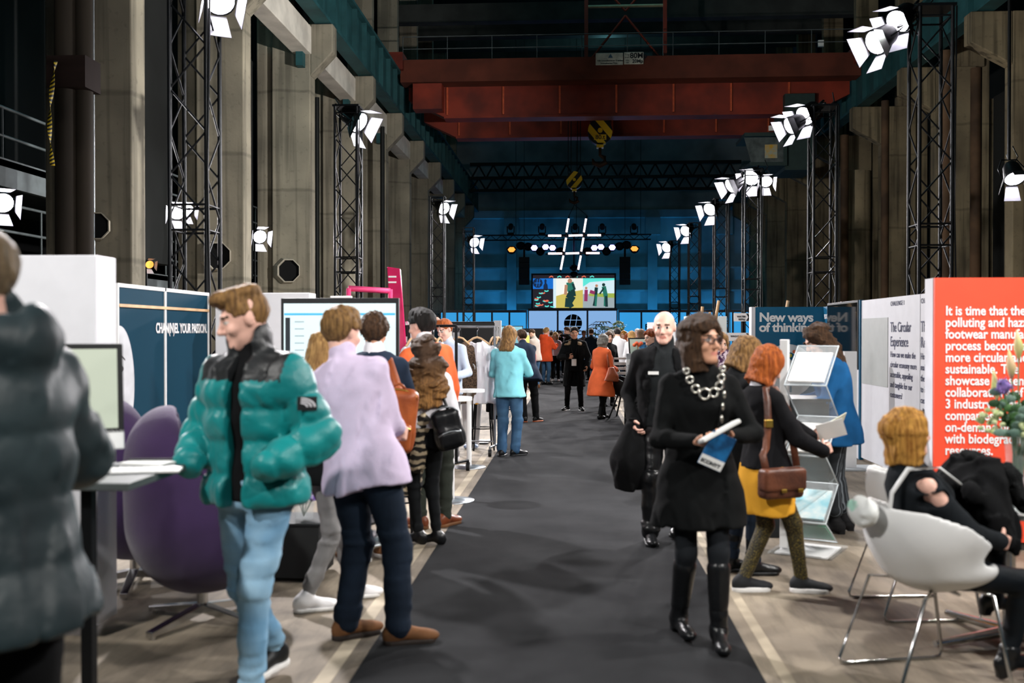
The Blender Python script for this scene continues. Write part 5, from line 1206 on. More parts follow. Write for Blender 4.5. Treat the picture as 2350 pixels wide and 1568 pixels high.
t = thing('handbag', 'soft brown shoulder bag of the person in the orange coat', 'handbag', P16.pos, R(P16.rz)); gq = Sdf(); gq.u(p_loft([(V3(.27, -.02, .72), .06, .2), (V3(.28, -.0, .82), .06, .17), (V3(.25, .0, .98), .03, .07)], V3(1, 0, 0), V3(0, 1, 0))); p, q = gq.net(.014); np_mesh('bag_body', p, q, mat('rosy_brown_leather', (168, 88, 62), .4, var=.15), t); strap_mesh('strap', [(.24, -.05, .95), P16.sh[1] + V3(.06, -.07, -.1), P16.sh[1] + V3(0, 0, .08), P16.sh[1] + V3(.05, .08, -.1), (.24, .05, .95)], .05, .01, mat('rosy_brown_leather'), t, (1, 0, .3))

# ---- ginger person behind the clothes rack
P10 = Person('ginger haired person in pale blue shirt raising a hand to the head', (XY(1027, 12.3), 12.3), 1.81, 160, hands=((-.2, .25, 1.05), (.155, .10, 1.66)), elbow=(None, (.35, 1, -.5)), hand_dir=(None, (-.3, -.1, .9)), head=(-16, 22, 6), skin='pink', lod=1, curl=(.5, .9))
P10.top('shirt', cl('pale_blue', (200, 214, 236), var=.08), inf=.024, hem=-.1, collar=.035, cr=.066); P10.trousers('trousers', C_GREY); P10.shoes(SNK_W, WSOLE); P10.hair('short', 'ginger')

# ---- the crowd at the far end, each with its own clothes
def far(label, px, d, H, rz, fem=False, top=(C_BLACK, -.1), bot=C_BLACK, hair=('short', 'brown'), lod=2, hands=(None, None), lean=(0, 0), head=(0, 8, 0), shoe=BLACKP, skin='light', bag=None, **kw):
    P = Person(label, (XY(px, d), d), H, rz, fem, lod=lod, hands=hands, lean=lean, head=head, skin=skin, curl=kw.pop('curl', (.4, .4)))
    P.top(kw.pop('tn', 'sweater'), top[0], inf=kw.pop('inf', .026), hem=top[1], collar=kw.pop('collar', .02), flare=kw.pop('flare', .08), hood=kw.pop('hood', 0), arm=kw.pop('arm', (.062, .054, .046)), wr=(0, 1))
    P.trousers('trousers', bot, wr=(0, 1)); P.shoes(shoe, None)
    if hair: P.hair(hair[0], hair[1], L=hair[2] if len(hair) > 2 else .3, wave=.0)
    return P
F_ = ((-.12, .32, 1.1), (.12, .34, 1.1))
far('bald bearded person in taupe shirt and jeans leaning over a table', 1230, 29, 1.76, 60, top=(cl('taupe', (190, 178, 168)), -.14), bot=JEAN, hair=('buzz', 'brown'), hands=((-.16, .45, .98), (.1, .48, .98)), lean=(0, .12), head=(10, 30, 0), shoe=SUEDE)
far('blond person in bright orange hooded parka and jeans', 1252, 31, 1.80, -40, top=(cl('orange_parka', (238, 88, 46)), -.22), bot=JEAN, hair=('short', 'blond'), hands=(None, (.1, .4, 1.2)), inf=.05, hood=1.2, arm=(.085, .075, .062), tn='parka')
far('smiling person in pale pink sweater and black trousers with white shoes', 1275, 33, 1.66, 172, True, top=(cl('pale_pink', (216, 190, 202)), -.02), bot=C_BLACK, hair=('bob', 'blond'), shoe=SNK_W)
far('bearded person in dark vest over white shirt raising a glass', 1304, 32, 1.82, 120, top=(C_BLACK2, -.12), hair=('short', 'brown'), hands=((-.1, .3, 1.48), (.2, .1, .9)))
far('person in red sweater behind the one raising a glass', 1309, 36, 1.84, 170, top=(cl('red', (206, 40, 44)), -.1), hair=('buzz', 'brown'))
far('person in dark suit jacket with back turned beside the stage logo', 1357, 34, 1.78, 10, top=(C_DNAVY, -.14), hair=('short', 'brown'))
far('person with long dark brown hair behind the orange coat', 1396, 22, 1.66, 200, True, top=(C_BLACK2, -.2), hair=('long', 'brown', .3), lod=1)
far('person in white shirt, back turned, near the palm', 1417, 26, 1.76, 4, top=(C_WHITE, -.14), bot=C_DNAVY, hair=('short', 'black'), inf=.034, lod=1)
far('person with long blonde hair and white top', 1450, 26, 1.68, 12, True, top=(C_WHITE, -.06), hair=('long', 'blond', .3), lod=1)
far('person with long brown hair facing away behind the tilted monitor', 1472, 24, 1.72, 8, True, top=(C_BLACK2, -.1), hair=('long', 'brown', .34), lod=1)
far('person with curly auburn hair left of the bald one', 1497, 16, 1.68, 120, True, top=(C_NAVY, -.1), hair=('curly', 'auburn'), lod=1)
far('person in mustard top between the clothes rack and the cyan shirt', 1153, 24, 1.66, 150, True, top=(MUST, -.1), hair=('bob', 'brown'), lod=1)
far('person in dark coat standing in the crowd left of the stage logo', 1287, 38, 1.72, 160, top=(C_BLACK, -.3), hair=('short', 'black'))
far('fair person in grey top far back right of the logo', 1340, 38, 1.72, 185, top=(C_GREY, -.1), hair=('short', 'dkblond'))
far('pale faced person beside the white shirt, looking left', 1406, 28, 1.72, 110, top=(C_GREY, -.1), hair=('short', 'grey'))
far('blond person in black far back under the plant head bust', 1432, 31, 1.70, 150, True, top=(C_BLACK, -.1), hair=('bob', 'orangeblond'))
far('person in rust orange top among the crowd right of the white shirt', 1440, 29, 1.62, 200, True, top=(C_ORANGE, -.1), hair=('bob', 'auburn'))
far('person with white cap in the crowd near the monitor', 1463, 30, 1.76, 170, top=(C_GREY, -.1), hair=('crop', hairm('white_cap', (235, 235, 232), (210, 210, 210))))
far('person in dark blue shirt with brown hair behind the black jacket crowd', 1266, 36, 1.70, 30, top=(C_NAVY, -.1), hair=('short', 'brown'))
# ================================================================== BOOTHS AND FURNITURE
SIDE_L = (PI / 2, 0, PI / 2)       # lettering on a wall that faces the aisle from the left
SIDE_R = (PI / 2, 0, -PI / 2)      # ... from the right
NAVYB = mat('petrol_board', (16, 58, 78), .75, spec=.12, var=.06, scale=1.2); TEALB = mat('teal_poster', (8, 94, 132), .5, var=.04); REDB = mat('coral_red_board', (250, 84, 56), .5, var=.03)
LETW = mat('white_lettering', (244, 244, 246), .5, var=.01); LETB = mat('navy_lettering', (52, 56, 96), .6); LIGHTG = mat('light_grey_board', (196, 202, 204), .6, var=.04); SCRB = mat('screen_glass', (8, 10, 12), .05, spec=.6)
GLASS = mat('acrylic', (236, 242, 244), .04, spec=.5, trans=.0, alpha=.16, var=.02); VIOLET = mat('violet_upholstery', (52, 28, 72), .85, var=.15, scale=4, bump=.3, bscale=260, sheen=.3)
def at(x, y, z=0): return Vector((x, y, z))

# ---- left: white boxes and the petrol wall
def display_box(label, x0, x1, y0, y1, z1=2.03, m=WHITE, feet=True):
    t = thing('display_box', label, 'display wall', (x1, y0, 0)); MB().bx(x0 - x1, 0, 0, y1 - y0, .07, z1).build('panel', m, t, bevel=.006)
    for x in (x0 - x1 + .1, -.1): MB().cyl((x, (y1 - y0) / 2, 0), (x, (y1 - y0) / 2, .07), .03, n=10).build('foot', BLACKP, t)
    return t
k0, k1 = G(222, 1468), G(272, 1450)
display_box('tall white display wall at the left behind the man in the puffer', -4.3, k0.x, k0.y, k0.y + .24)
display_box('tall white display wall behind the young man in teal', -3.68, XY(710, 10.05), 10.05, 10.31)
t = thing('display_wall', 'petrol blue display wall with the words channel your passion', 'display wall', (-3.75, 8.0, 0))
for k, (a, b) in enumerate(((0, .93), (.96, 2.02))): MB().bx(-.06, 0, a, b, .04, 2.0).build('panel', NAVYB, t)
MB().bx(-.06, .012, .93, .96, 0, 2.03).bx(-.06, .012, -.02, 0, 0, 2.03).bx(-.06, .012, 2.02, 2.04, 0, 2.03).bx(-.06, .012, 0, 2.02, 2.0, 2.03).build('white_frame', WHITEP, t)
MB().bx(.0, .02, 0, 2.02, 1.835, 1.86).build('wooden_rail', WOOD, t)
text('CHAN(N)EL YOUR PASSION.', .128, LETW, t, (.006, .74, 1.62), SIDE_L, .003, fit=('CHAN(N)EL YOUR PASSION.', 1.24))
m = MB(); m.add([(.004, .28 * math.cos(a) + .02, 1.18 + .5 * math.sin(a)) for a in np.linspace(-PI / 2, PI / 2, 20)], [tuple(range(20))]); m.build('printed_face', mat('face_print', (206, 208, 214), .5, var=.12, scale=5), t)
m = MB(); m.add([(.006, .05 + .045 * math.cos(a), 1.32 + .03 * math.sin(a)) for a in np.linspace(0, 2 * PI, 12)[:-1]], [tuple(range(11))]); m.add([(.006, .02, 1.46), (.006, .12, 1.40), (.006, .12, 1.385), (.006, .02, 1.44)], [(0, 1, 2, 3)]); m.build('printed_eye', BLACKP, t)

# ---- left front: black high table with computer
t = thing('high_table', 'black topped high table with square legs at the left front', 'table', (G(300, 1108, 1.05).x, G(300, 1108, 1.05).y, 0)); TT = mat('grey_black_laminate', (74, 80, 80), .35, var=.08)
MB().bx(-1.3, 0, -.02, .58, 1.02, 1.05).build('tabletop', TT, t, bevel=.004)
for x, y in ((-.19, .05), (-1.25, .05), (-1.25, .53)): MB().bx(x - .022, x + .022, y - .022, y + .022, 0, 1.02).build('leg', BLACK, t)
c = (XY(262, 4.15) - .29, 4.1, 1.05); t = thing('computer', 'white backed desktop computer on the black high table', 'computer', c, R(30)); tl_ = Euler((R(-9), 0, 0)).to_matrix()
def onscr(x, y, z): return tl_ @ Vector((x, y, z)) * .93 + Vector((0, 0, .02))
MB().box(onscr(0, 0, .33), (.65, .03, .40), rot=tl_).build('casing', BLACKP, t, bevel=.006); MB().box(onscr(0, 0, .09), (.65, .03, .09), rot=tl_).build('chin', WHITEP, t, bevel=.006)
m = MB().box(onscr(0, -.017, .33), (.60, .002, .35), rot=tl_)
m.box(onscr(.10, -.0185, .40), (.07, .002, .13), rot=tl_, mi=1); m.box(onscr(.10, -.0185, .25), (.08, .002, .13), rot=tl_, mi=2); m.box(onscr(-.02, -.0185, .40), (.07, .002, .13), rot=tl_, mi=2); m.box(onscr(-.02, -.0185, .25), (.07, .002, .13), rot=tl_, mi=1); m.box(onscr(.1, -.0185, .165), (.12, .002, .008), rot=tl_, mi=2)
m.build('display', [glow('display_grey', (168, 176, 160), .35), mat('thumb_a', (150, 90, 70), .4, c2=(60, 80, 60), scale=30), mat('thumb_b', (60, 60, 62), .4, var=.4, scale=30)], t)
MB().box((0, .08, .01), (.2, .18, .015)).box((0, .12, .16), (.16, .015, .3), rot=Euler((R(12), 0, 0)).to_matrix()).build('stand', WHITEP, t)
t = thing('keyboard', 'flat white keyboard on the black high table', 'keyboard', (XY(285, 3.95), 3.95, 1.05), R(14)); MB().bx(-.22, .22, -.06, .06, .002, .012).build('base', WHITEP, t, bevel=.003)
m = MB()
for r_ in range(5):
    for q in range(14): m.bx(-.21 + q * .03, -.185 + q * .03, -.052 + r_ * .021, -.034 + r_ * .021, .012, .015)
m.build('keys', WHITEP, t)
t = thing('paper_stack', 'loose white papers and a pen behind the keyboard on the table', 'papers', (XY(340, 4.2), 4.2, 1.05), R(-12)); MB().bx(-.1, .1, -.06, .06, .001, .012).build('sheets', PAPER, t); MB().cyl((-.1, .0, .018), (.08, .06, .018), .005, n=6).build('pen', BLACKP, t)

# ---- violet egg chairs
def egg_chair(label, pos, rz):
    t = thing('egg_chair', label, 'armchair', pos, R(rz), 'violet egg chairs'); g = Sdf(); o = Sdf()
    g.u(p_ell((0, .0, .60), (.40, .38, .42)), 0); g.u(p_ell((0, -.14, .92), (.31, .24, .30)), .14); g.u(p_ell((0, .12, .44), (.37, .36, .24)), .08)
    g.cut(p_ell((0, .07, .66), (.34, .345, .38)), .03); g.cut(p_ell((0, -.06, .94), (.255, .25, .25)), .06); g.cut(p_ell((0, .22, .56), (.32, .34, .20)), .04)
    def front(X, Y, Z):                                   # the open side: high back, lower arms, low front lip
        zz = np.interp(Y, [-.4, -.14, -.04, .12, .3, .46], [1.4, 1.3, 1.0, .88, .74, .5]); return Z - zz + 0 * X
    g.clip(front); p, q = g.net(.013); np_mesh('shell', p, q, VIOLET, t)
    g = Sdf(); g.u(p_ell((0, .10, .42), (.30, .30, .09))); p, q = g.net(.016); np_mesh('seat_cushion', p, q, VIOLET, t)
    MB().cyl((0, .03, .06), (0, .03, .24), .03, n=12).build('column', CHROME, t)
    for k in range(4):
        a = PI / 4 + k * PI / 2; c, s = math.cos(a), math.sin(a); m = MB()
        m.add([(-s * .03, c * .03 + .03, .06), (s * .03, -c * .03 + .03, .06), (s * .03, -c * .03 + .03, .11), (-s * .03, c * .03 + .03, .11), (c * .39 - s * .024, s * .39 + c * .024 + .03, .012), (c * .39 + s * .024, s * .39 - c * .024 + .03, .012), (c * .39 + s * .024, s * .39 - c * .024 + .03, .045), (c * .39 - s * .024, s * .39 + c * .024 + .03, .045)], [(0, 1, 2, 3), (7, 6, 5, 4), (0, 4, 5, 1), (1, 5, 6, 2), (2, 6, 7, 3), (3, 7, 4, 0)]).cyl((c * .36, s * .36 + .03, 0), (c * .36, s * .36 + .03, .014), .016, n=8).build('base_arm', CHROME, t, bevel=.004)
    return t
ec = egg_chair('violet egg chair with chrome star base right beside the young man in teal', G(452, 1428), -68)
dup(ec, 'violet egg chair half hidden behind the white display wall', G(300, 1345), R(-30))

# ---- low black plinth with violet flowers
c = G(655, 1338); t = thing('plinth', 'low black box behind the young man in teal', 'plinth', (c.x, c.y, 0)); MB().bx(-.28, .22, 0, .4, .03, .37).build('box', mat('black_board', (22, 24, 25), .6), t, bevel=.004); MB().bx(-.29, .23, -.01, .41, .37, .385).build('top', BLACKP, t)
t = thing('flower_pot', 'violet and white orchids in a small glass pot on the low black box', 'flowers', (c.x + .08, c.y + .15, .385)); MB().lathe([(.0, .002), (.06, .002), (.075, .12), (.07, .12), (.055, .01)], 16).build('pot', GLASS, t)
VF = mat('violet_petals', (236, 226, 246), .6, c2=(112, 74, 170), scale=30, lo=.4, hi=.6)
for k in range(9):
    a, r = k * 2.4, .05 + .016 * k; p = Vector((r * math.cos(a), r * math.sin(a) * .6, .17 + .035 * (k % 5))); f = MB()
    for q in range(5):
        b = q * 2 * PI / 5; f.sphere((p.x + .03 * math.cos(b), p.y - .01, p.z + .03 * math.sin(b)), (.022, .008, .022), 8)
    f.build('blossom', VF, t); MB().tube([(0, 0, .02), p * .6 + Vector((0, 0, .05)), p], .003, n=4).build('stem', mat('stem_green', (70, 104, 60), .6), t)

# ---- big monitor behind the group, pink things
a = PY(645, 900, 8.3); b = PY(915, 684, 8.3); t = thing('monitor', 'big monitor showing a pale web page behind the lavender shirt', 'monitor', (a.x, 8.3, 0)); w = b.x - a.x
MB().bx(0, w, 0, .05, a.z - .02, b.z).build('casing', BLACKP, t, bevel=.005); m = MB().bx(.025, w - .025, -.003, 0, a.z + .01, b.z - .045)
zt = b.z - .045
m.bx(.03, w - .03, -.005, -.003, zt - .10, zt - .082, 1); m.bx(.04, .08, -.005, -.003, zt - .62, zt - .12, 2)
for q in range(7): m.bx(.12, .2, -.005, -.003, zt - .16 - q * .06, zt - .15 - q * .06, 3)
for x in (.36, .62, .86):
    for z in (.24, .38, .52): m.add([(x - .015, -.006, zt - z - .09), (x + .015, -.006, zt - z - .09), (x + .008, -.006, zt - z), (x - .008, -.006, zt - z)], [(0, 1, 2, 3)], mi=2)
m.build('display', [glow('page_white', (200, 226, 232), .3), glow('page_blue', (60, 160, 200), .4), mat('page_dark', (30, 40, 46), .4), mat('page_grey', (170, 190, 196), .4)], t)
MB().bx(w * .45, w * .55, .06, .1, 0, a.z + .3).build('pole', BLACK, t); MB().cyl((w / 2, .08, 0), (w / 2, .08, .02), .3, n=24).build('foot', BLACK, t); MB().bx(w * .42, w * .60, .0, .04, b.z, b.z + .018).build('camera_bar', WHITEP, t, bevel=.004)
PINK = mat('magenta_gloss', (200, 36, 92), .15, var=.1, scale=3); PINK2 = mat('pink_matte', (236, 74, 130), .5)
a = PY(905, 760, 12.5); t = thing('magenta_panel', 'tall glossy magenta panel leaning behind the big monitor', 'panel', (a.x, 12.5, 0)); q = [PY(888, 612, 12.5), PY(918, 617, 12.5), PY(942, 780, 12.5), PY(905, 780, 12.5)]
m = MB(); loc = [(v.x - a.x, 0, v.z) for v in q]; loc[2] = (loc[2][0] + .05, 0, 0.0); loc[3] = (loc[3][0] + .05, 0, 0.0); m.add(loc + [(x, .06, z) for x, y, z in loc], [(3, 2, 1, 0), (4, 5, 6, 7), (0, 1, 5, 4), (1, 2, 6, 5), (2, 3, 7, 6), (3, 0, 4, 7)]); m.build('board', PINK, t, bevel=.01)
for z in (2.25, 2.32): MB().bx(loc[0][0] + .02, loc[0][0] + .12, -.012, -.002, z, z + .02).build('bright_mark', LETW, t)
p0, p1, y = PY(800, 662, 11.6), PY(885, 684, 11.6), 11.6
t = thing('pink_frame', 'pink square frame standing beside the magenta panel', 'frame', (p0.x, y, 0)); MB().tube([(0, 0, 0), (0, 0, p0.z)], .035, n=4).tube([(0, 0, p0.z), (p1.x - p0.x, .3, p0.z - .02)], .035, n=4).tube([(p1.x - p0.x, .3, p0.z), (p1.x - p0.x, .3, 0)], .035, n=4).build('bars', PINK2, t)

# ---- clothes racks
def rack(label, p0, p1, h, m, dy=.25):
    t = thing('clothes_rack', label, 'clothes rack', p0); d = p1 - p0; n = Vector((-d.y, d.x, 0)).normalized() * dy
    MB().cyl((0, 0, h), (d.x, d.y, h), .016, n=8).build('rail', m, t); MB().cyl((0, 0, .17), (d.x, d.y, .17), .011, n=8).build('lower_bar', m, t)
    for q in (Vector(), d):
        MB().cyl((q.x, q.y, .12), (q.x, q.y, h), .018, n=8).build('upright', m, t); MB().cyl(q + n + Vector((0, 0, .12)), q - n + Vector((0, 0, .12)), .016, n=8).build('foot_bar', m, t)
        for sg in (-1, 1):
            c = q + n * sg; w_ = MB().cyl(c + Vector((-.02, 0, .05)), c + Vector((.02, 0, .05)), .05, n=14).build('caster', BLACKP, t); MB().cyl(c + Vector((-.022, 0, .05)), c + Vector((.022, 0, .05)), .022, n=10).build('wheel_hub', CHROME, w_); MB().cyl(c + Vector((0, 0, .06)), c + Vector((0, 0, .13)), .014, n=6).build('caster_fork', m, t)
    return t
r1a, r1b = at(XY(935, 11.6), 11.7), at(XY(1047, 11.4), 11.4); rack('black clothes rack on casters behind the orange sweater', r1a, r1b, 1.70, BLACK)
r2a, r2b = at(XY(1036, 13.3), 13.3), at(XY(1135, 13.2), 13.2); rack('silver clothes rack with white T-shirt beside the carpet', r2a, r2b, 1.70, STEEL)
def garment(label, name, pos, rz, m, length=.7, w=.24, sleeve=.28, th=.05, hang=True, cuff=None, long_=False, ztop=1.50, slope=.055):
    """a top on a hanger: the shoulder line hangs just under the rail"""
    t = thing(name, label, 'garment', (pos[0], pos[1], 0), rz); g = Sdf(); z = ztop
    g.u(p_loft([(V3(0, 0, z - length), w * 1.04, th * 1.1), (V3(0, 0, z - length * .5), w * .98, th), (V3(0, 0, z - .14), w, th), (V3(0, 0, z - .03), w * .6, th * .8), (V3(0, 0, z + .02), w * .3, th * .7)], V3(1, 0, 0), V3(0, 1, 0)), .02)
    for sg in (-1, 1):
        a = V3(sg * w * .86, 0, z - .09); b = a + V3(sg * (.13 if not long_ else .07), 0, -sleeve); g.u(p_cone(a, b, .055, .055 if not long_ else .045, flat=(V3(0, 1, 0), 1.2)), .03)
    g.cut(p_ell((0, 0, z + .05), (.08, .2, .07)), .01); nf = wavy(abs(hash(label)) % 1000 if 0 else len(label), 22, (1.6, 1, .3)); g.disp(lambda X, Y, Z: .010 * nf(X, Y, Z)); p, q = g.net(.014); np_mesh('cloth', p, q, m, t)
    if hang: MB().tube([(-w * .7, 0, z - .04), (-.05, 0, z + .045), (0, 0, z + .06), (.05, 0, z + .045), (w * .7, 0, z - .04)], .014, n=6).build('hanger', WOOD, t); MB().tube([(0, 0, z + .05), (0, 0, z + .14), (.02, 0, z + .165), (.0, 0, z + .205), (-.02, 0, z + .19)], .004, n=5).build('hook', CHROME, t)
    if cuff: MB().cyl((w * .86 + .07, 0, z - .09 - sleeve - .03), (w * .86 + .08, 0, z - .09 - sleeve - .12), .045, .04, n=12).build('cuff', cuff, t)
    return t
rd = (r2b - r2a).normalized()
tp = r2a + rd * .36
gt = garment('white printed T-shirt on a wooden hanger on the silver rack', 'hanging_t_shirt', (tp.x, tp.y - .03), 0, C_WHITE, .82, .25, .17)
m = MB(); m.add([(-.07 + .055 * math.cos(a), -.066, 1.16 + .055 * math.sin(a)) for a in np.linspace(0, 2 * PI, 16)[:-1]], [tuple(range(14, -1, -1))]).bx(-.0, .015, -.07, -.066, 1.17, 1.24); m.build('print', GREYP, gt)
FURB = mat('speckled_brown_fur', (120, 96, 76), .95, c2=(44, 34, 28), scale=60, bump=.8, bscale=120)
q = r2a + rd * .12; garment('speckled brown fur coat with mustard cuff hanging at the near end of the silver rack', 'hanging_fur_coat', (q.x, q.y - .12), R(10), FURB, .82, .20, .62, .07, long_=True, cuff=MUST)
for k, (u, mm, L, lb) in enumerate(((.50, C_BLACK, .95, 'black jacket hanging right behind the white T-shirt'), (.535, C_BLACK2, 1.05, 'long black garment hanging in the middle of the silver rack'), (.57, mat('grey_check', (92, 92, 92), .9, c2=(50, 50, 50), scale=60), 1.0, 'dark grey checked jacket at the far end of the silver rack'))):
    q = r2a + rd * u; garment(lb, 'hanging_jacket', (q.x + .05, q.y + .36 + .02 * k), R(72 + 4 * k), mm, L, .22, .5, .05, long_=True)
rd1 = (r1b - r1a).normalized()
for k, (u, mm, lb) in enumerate(((.06, cl('pale_grey_knit', (204, 208, 214), var=.06), 'pale grey top hanging at the left end of the black rack'), (.2, mat('red_white_print', (210, 70, 60), .8, c2=(230, 226, 220), scale=22), 'red and white printed top on the black rack'), (.36, C_GREY, 'grey top in the middle of the black rack'), (.44, C_WHITE, 'white top near the right end of the black rack'))):
    q = r1a + rd1 * u; garment(lb, 'hanging_shirt', (q.x, q.y), R(64 + 5 * k), mm, .75, .2, .3, .045)
# ---- small standing tables, stools, easel near the racks
def high_table(label, pos, h, r, m, base=.24):
    t = thing('standing_table', label, 'table', pos); MB().lathe([(0, h - .03), (r, h - .03), (r, h), (0, h)], 32, smooth=False).build('tabletop', m, t); MB().cyl((0, 0, .02), (0, 0, h - .03), .03, n=12).build('column', m, t); MB().lathe([(base, 0), (base, .012), (.04, .03), (0, .03)], 32).build('foot', STEEL, t)
high_table('white standing table with slim post in front of the silver rack', at(XY(1057, 11.0), 11.9), .94, .19, WHITEP, .2)
high_table('standing table with round steel foot under the monitor group', at(*G(832, 1238).xy), 1.05, .28, WHITEP, .3)
high_table('standing table with round steel foot at the carpet edge', at(*G(1036, 1150).xy), 1.0, .2, WHITEP, .22)
def stool(label, pos, rz=0, h=.78):
    t = thing('bar_stool', label, 'stool', pos, rz); MB().lathe([(0, h - .03), (.17, h - .03), (.18, h), (0, h + .005)], 24).build('seat', BLACKP, t)
    for k in range(4):
        a = PI / 4 + k * PI / 2; MB().cyl((.12 * math.cos(a), .12 * math.sin(a), h - .03), (.2 * math.cos(a), .2 * math.sin(a), 0), .012, n=8).build('leg', BLACK, t)
    MB().tube([(.165 * math.cos(a), .165 * math.sin(a), .3) for a in np.linspace(0, 2 * PI, 17)[:-1]], .008, n=6, closed=True).build('foot_ring', BLACK, t)
stool('black bar stool between the tan backpack and the fur coat', at(*G(915, 1235).xy), .4, .86)
stool('black bar stool in front of the silver rack', at(*G(1108, 1032).xy), .2, .9)
t = thing('mannequin', 'white mannequin legs on a glass plate under the T-shirt', 'mannequin', at(XY(1082, 13.9), 13.9)); MB().lathe([(.2, 0), (.2, .012), (0, .012)], 24).build('glass_foot', GLASS, t)
for sg in (-1, 1): MB().tube([(sg * .07, 0, .02), (sg * .075, 0, .1), (sg * .08, .01, .42), (sg * .09, 0, .8)], [.035, .035, .05, .075], n=12).build('leg', WHITEP, t); MB().sphere((sg * .07, -.07, .035), (.035, .1, .03), 10).build('shoe', mat('blue_white_shoe', (220, 226, 236), .5, c2=(110, 140, 190), scale=18), t)
# ---- screens seen from behind, boards and boxes of the far left booths
a = PY(1030, 782, 14.6); b = PY(1135, 738, 14.6); t = thing('monitor', 'black back of a big monitor above the clothes racks', 'monitor', (a.x, 14.6, 0)); MB().bx(0, b.x - a.x, 0, .06, a.z - .05, b.z).build('casing', BLACKP, t, bevel=.02); MB().bx(.05, .16, -.012, 0, a.z + .03, a.z + .12).build('label', GREYP, t); MB().bx(.2, .42, -.02, 0, a.z, a.z + .22).build('cover', BLACK, t); MB().bx(.3, .36, .02, .06, 0, a.z).build('pole', BLACK, t); MB().bx(.05, .6, -.2, .25, 0, .02).build('foot', BLACK, t)
a = PY(1146, 790, 21); b = PY(1200, 748, 21); t = thing('monitor', 'smaller monitor with a grey blue picture behind the cyan shirt', 'monitor', (a.x, 21, 0)); MB().bx(0, b.x - a.x, 0, .05, a.z, b.z).build('casing', BLACKP, t); MB().bx(.015, b.x - a.x - .015, -.004, 0, a.z + .02, b.z - .015).build('display', glow('grey_blue_picture', (110, 160, 176), .5), t); MB().bx(.22, .28, .01, .05, 0, a.z).build('pole', BLACK, t); MB().bx(0, .5, -.2, .25, 0, .02).build('foot', BLACK, t)
def board(label, px0, px1, py, Y, m, th=.12, name='partition', z1=None):
    x0, x1 = XY(px0, Y), XY(px1, Y); z = z1 or PY(px0, py, Y).z; t = thing(name, label, 'partition', (x0, Y, 0)); MB().bx(0, x1 - x0, 0, th, 0, z).build('panel', m, t, bevel=.005); return t, x1 - x0, z
board('white partition edge just right of the black monitor back', 1133, 1150, 736, 19, WHITE)
board('grey partition behind the dark haired head', 944, 985, 734, 16, LIGHTG)
t, w, z = board('black board with white print left of the dark haired person', 915, 940, 746, 12.6, BLACKP, .04, 'poster_board'); text('YES', .1, LETW, t, (.03, -.003, z - .22), FRONT, .003)
t, w, z = board('white board with pink pattern at the left of the racks', 930, 948, 738, 13.6, mat('pink_pattern_board', (244, 236, 240), .6, c2=(230, 130, 170), scale=16, lo=.36, hi=.4), .04, 'poster_board')
board('black counter block behind the taupe shirt', 1178, 1246, 754, 33.5, BLACKP, 1.0, 'counter')
board('white poster panel with picture left of the taupe shirt', 1198, 1216, 763, 30.5, mat('pale_picture', (226, 232, 236), .5, c2=(120, 140, 150), scale=5, lo=.4, hi=.5), .05, 'poster_board')
t = thing('shopping_bag', 'red paper bag hanging beside the taupe shirt', 'bag', (XY(1217, 28.6), 28.6, .0)); MB().bx(-.16, .16, -.1, .1, 0, .0).bx(-.16, .16, -.1, .1, .5, 1.0).build('bag', mat('red_paper', (214, 36, 40), .6), t)
t = thing('poster_board', 'yellow poster board beside the blond person in cyan', 'poster', (XY(1203, 27), 27, 0)); MB().bx(-.1, .14, 0, .03, .9, 1.55).bx(.0, .03, .03, .06, 0, 1.2).build('panel', mat('yellow_board', (240, 216, 110), .6), t)

# ---- centre right: news rack, chair, lattice table, monitor on olive box, palm, bust
c = G(1462, 988); t = thing('news_rack', 'black metal rack with newspapers and acrylic leaflet trays', 'magazine rack', (c.x, c.y, 0)); RW, RD, RH = .34, .5, .86
for x in (-RW / 2, RW / 2):
    for y in (0, RD): MB().bx(x - .015, x + .015, y - .015, y + .015, 0, RH).build('post', BLACK, t)
for z in (.16, .5, RH - .02): MB().bx(-RW / 2, RW / 2, 0, RD, z, z + .02).build('shelf', BLACK, t)
for k, z in enumerate((.18, .52)):
    for q in range(3): o = tag(MB().bx(c.x - .12 + .01 * q, c.x + .1 + .01 * q, c.y + .05, c.y + .42, z + .045 * q, z + .045 * q + .04).build('newspaper_bundle', mat('newsprint', (206, 204, 204), .8, c2=(120, 120, 124), scale=40, stretch=(1, 1, 2), lo=.4, hi=.5)), '%s newspaper bundle on the %s shelf of the black rack' % (('bottom', 'middle', 'top')[q], ('lower', 'upper')[k]), 'newspaper', 'newspaper bundles on the rack')
for k in range(3):
    tt = thing('leaflet_tray', '%s row of white leaflets in the stepped acrylic holder on the black rack' % ('front', 'middle', 'back')[k], 'leaflets', (c.x, c.y + .06 + .14 * k, RH), 0, 'leaflet trays on the rack'); MB().bx(-.17, .17, 0, .1, 0, .06 + .09 * k).build('tray', GLASS, tt)
    for q in range(3): MB().box((-.11 + .11 * q, .05, .12 + .09 * k), (.095, .03, .21), rot=Euler((R(-12), 0, 0)).to_matrix()).build('leaflets', PAPER if (q + k) % 2 else GREYP, tt)
t = thing('lattice_table', 'white slatted table panel beside the orange coat', 'table', (XY(1406, 21), 21, 0)); wz = XY(1452, 21) - XY(1406, 21)
m = MB()
for q in range(7): m.bx(.03, wz - .03, 0, .02, .34 + .1 * q, .40 + .1 * q)
m.build('slats', WHITEP, t); MB().bx(0, .03, -.01, .04, .26, 1.1).bx(wz - .03, wz, -.01, .04, .26, 1.1).bx(0, wz, -.01, .04, 1.06, 1.1).bx(0, wz, -.01, .04, .26, .3).build('frame', WHITEP, t)
for x in (.02, wz - .05): MB().bx(x, x + .03, 0, .03, 0, .3).build('leg', BLACK, t)
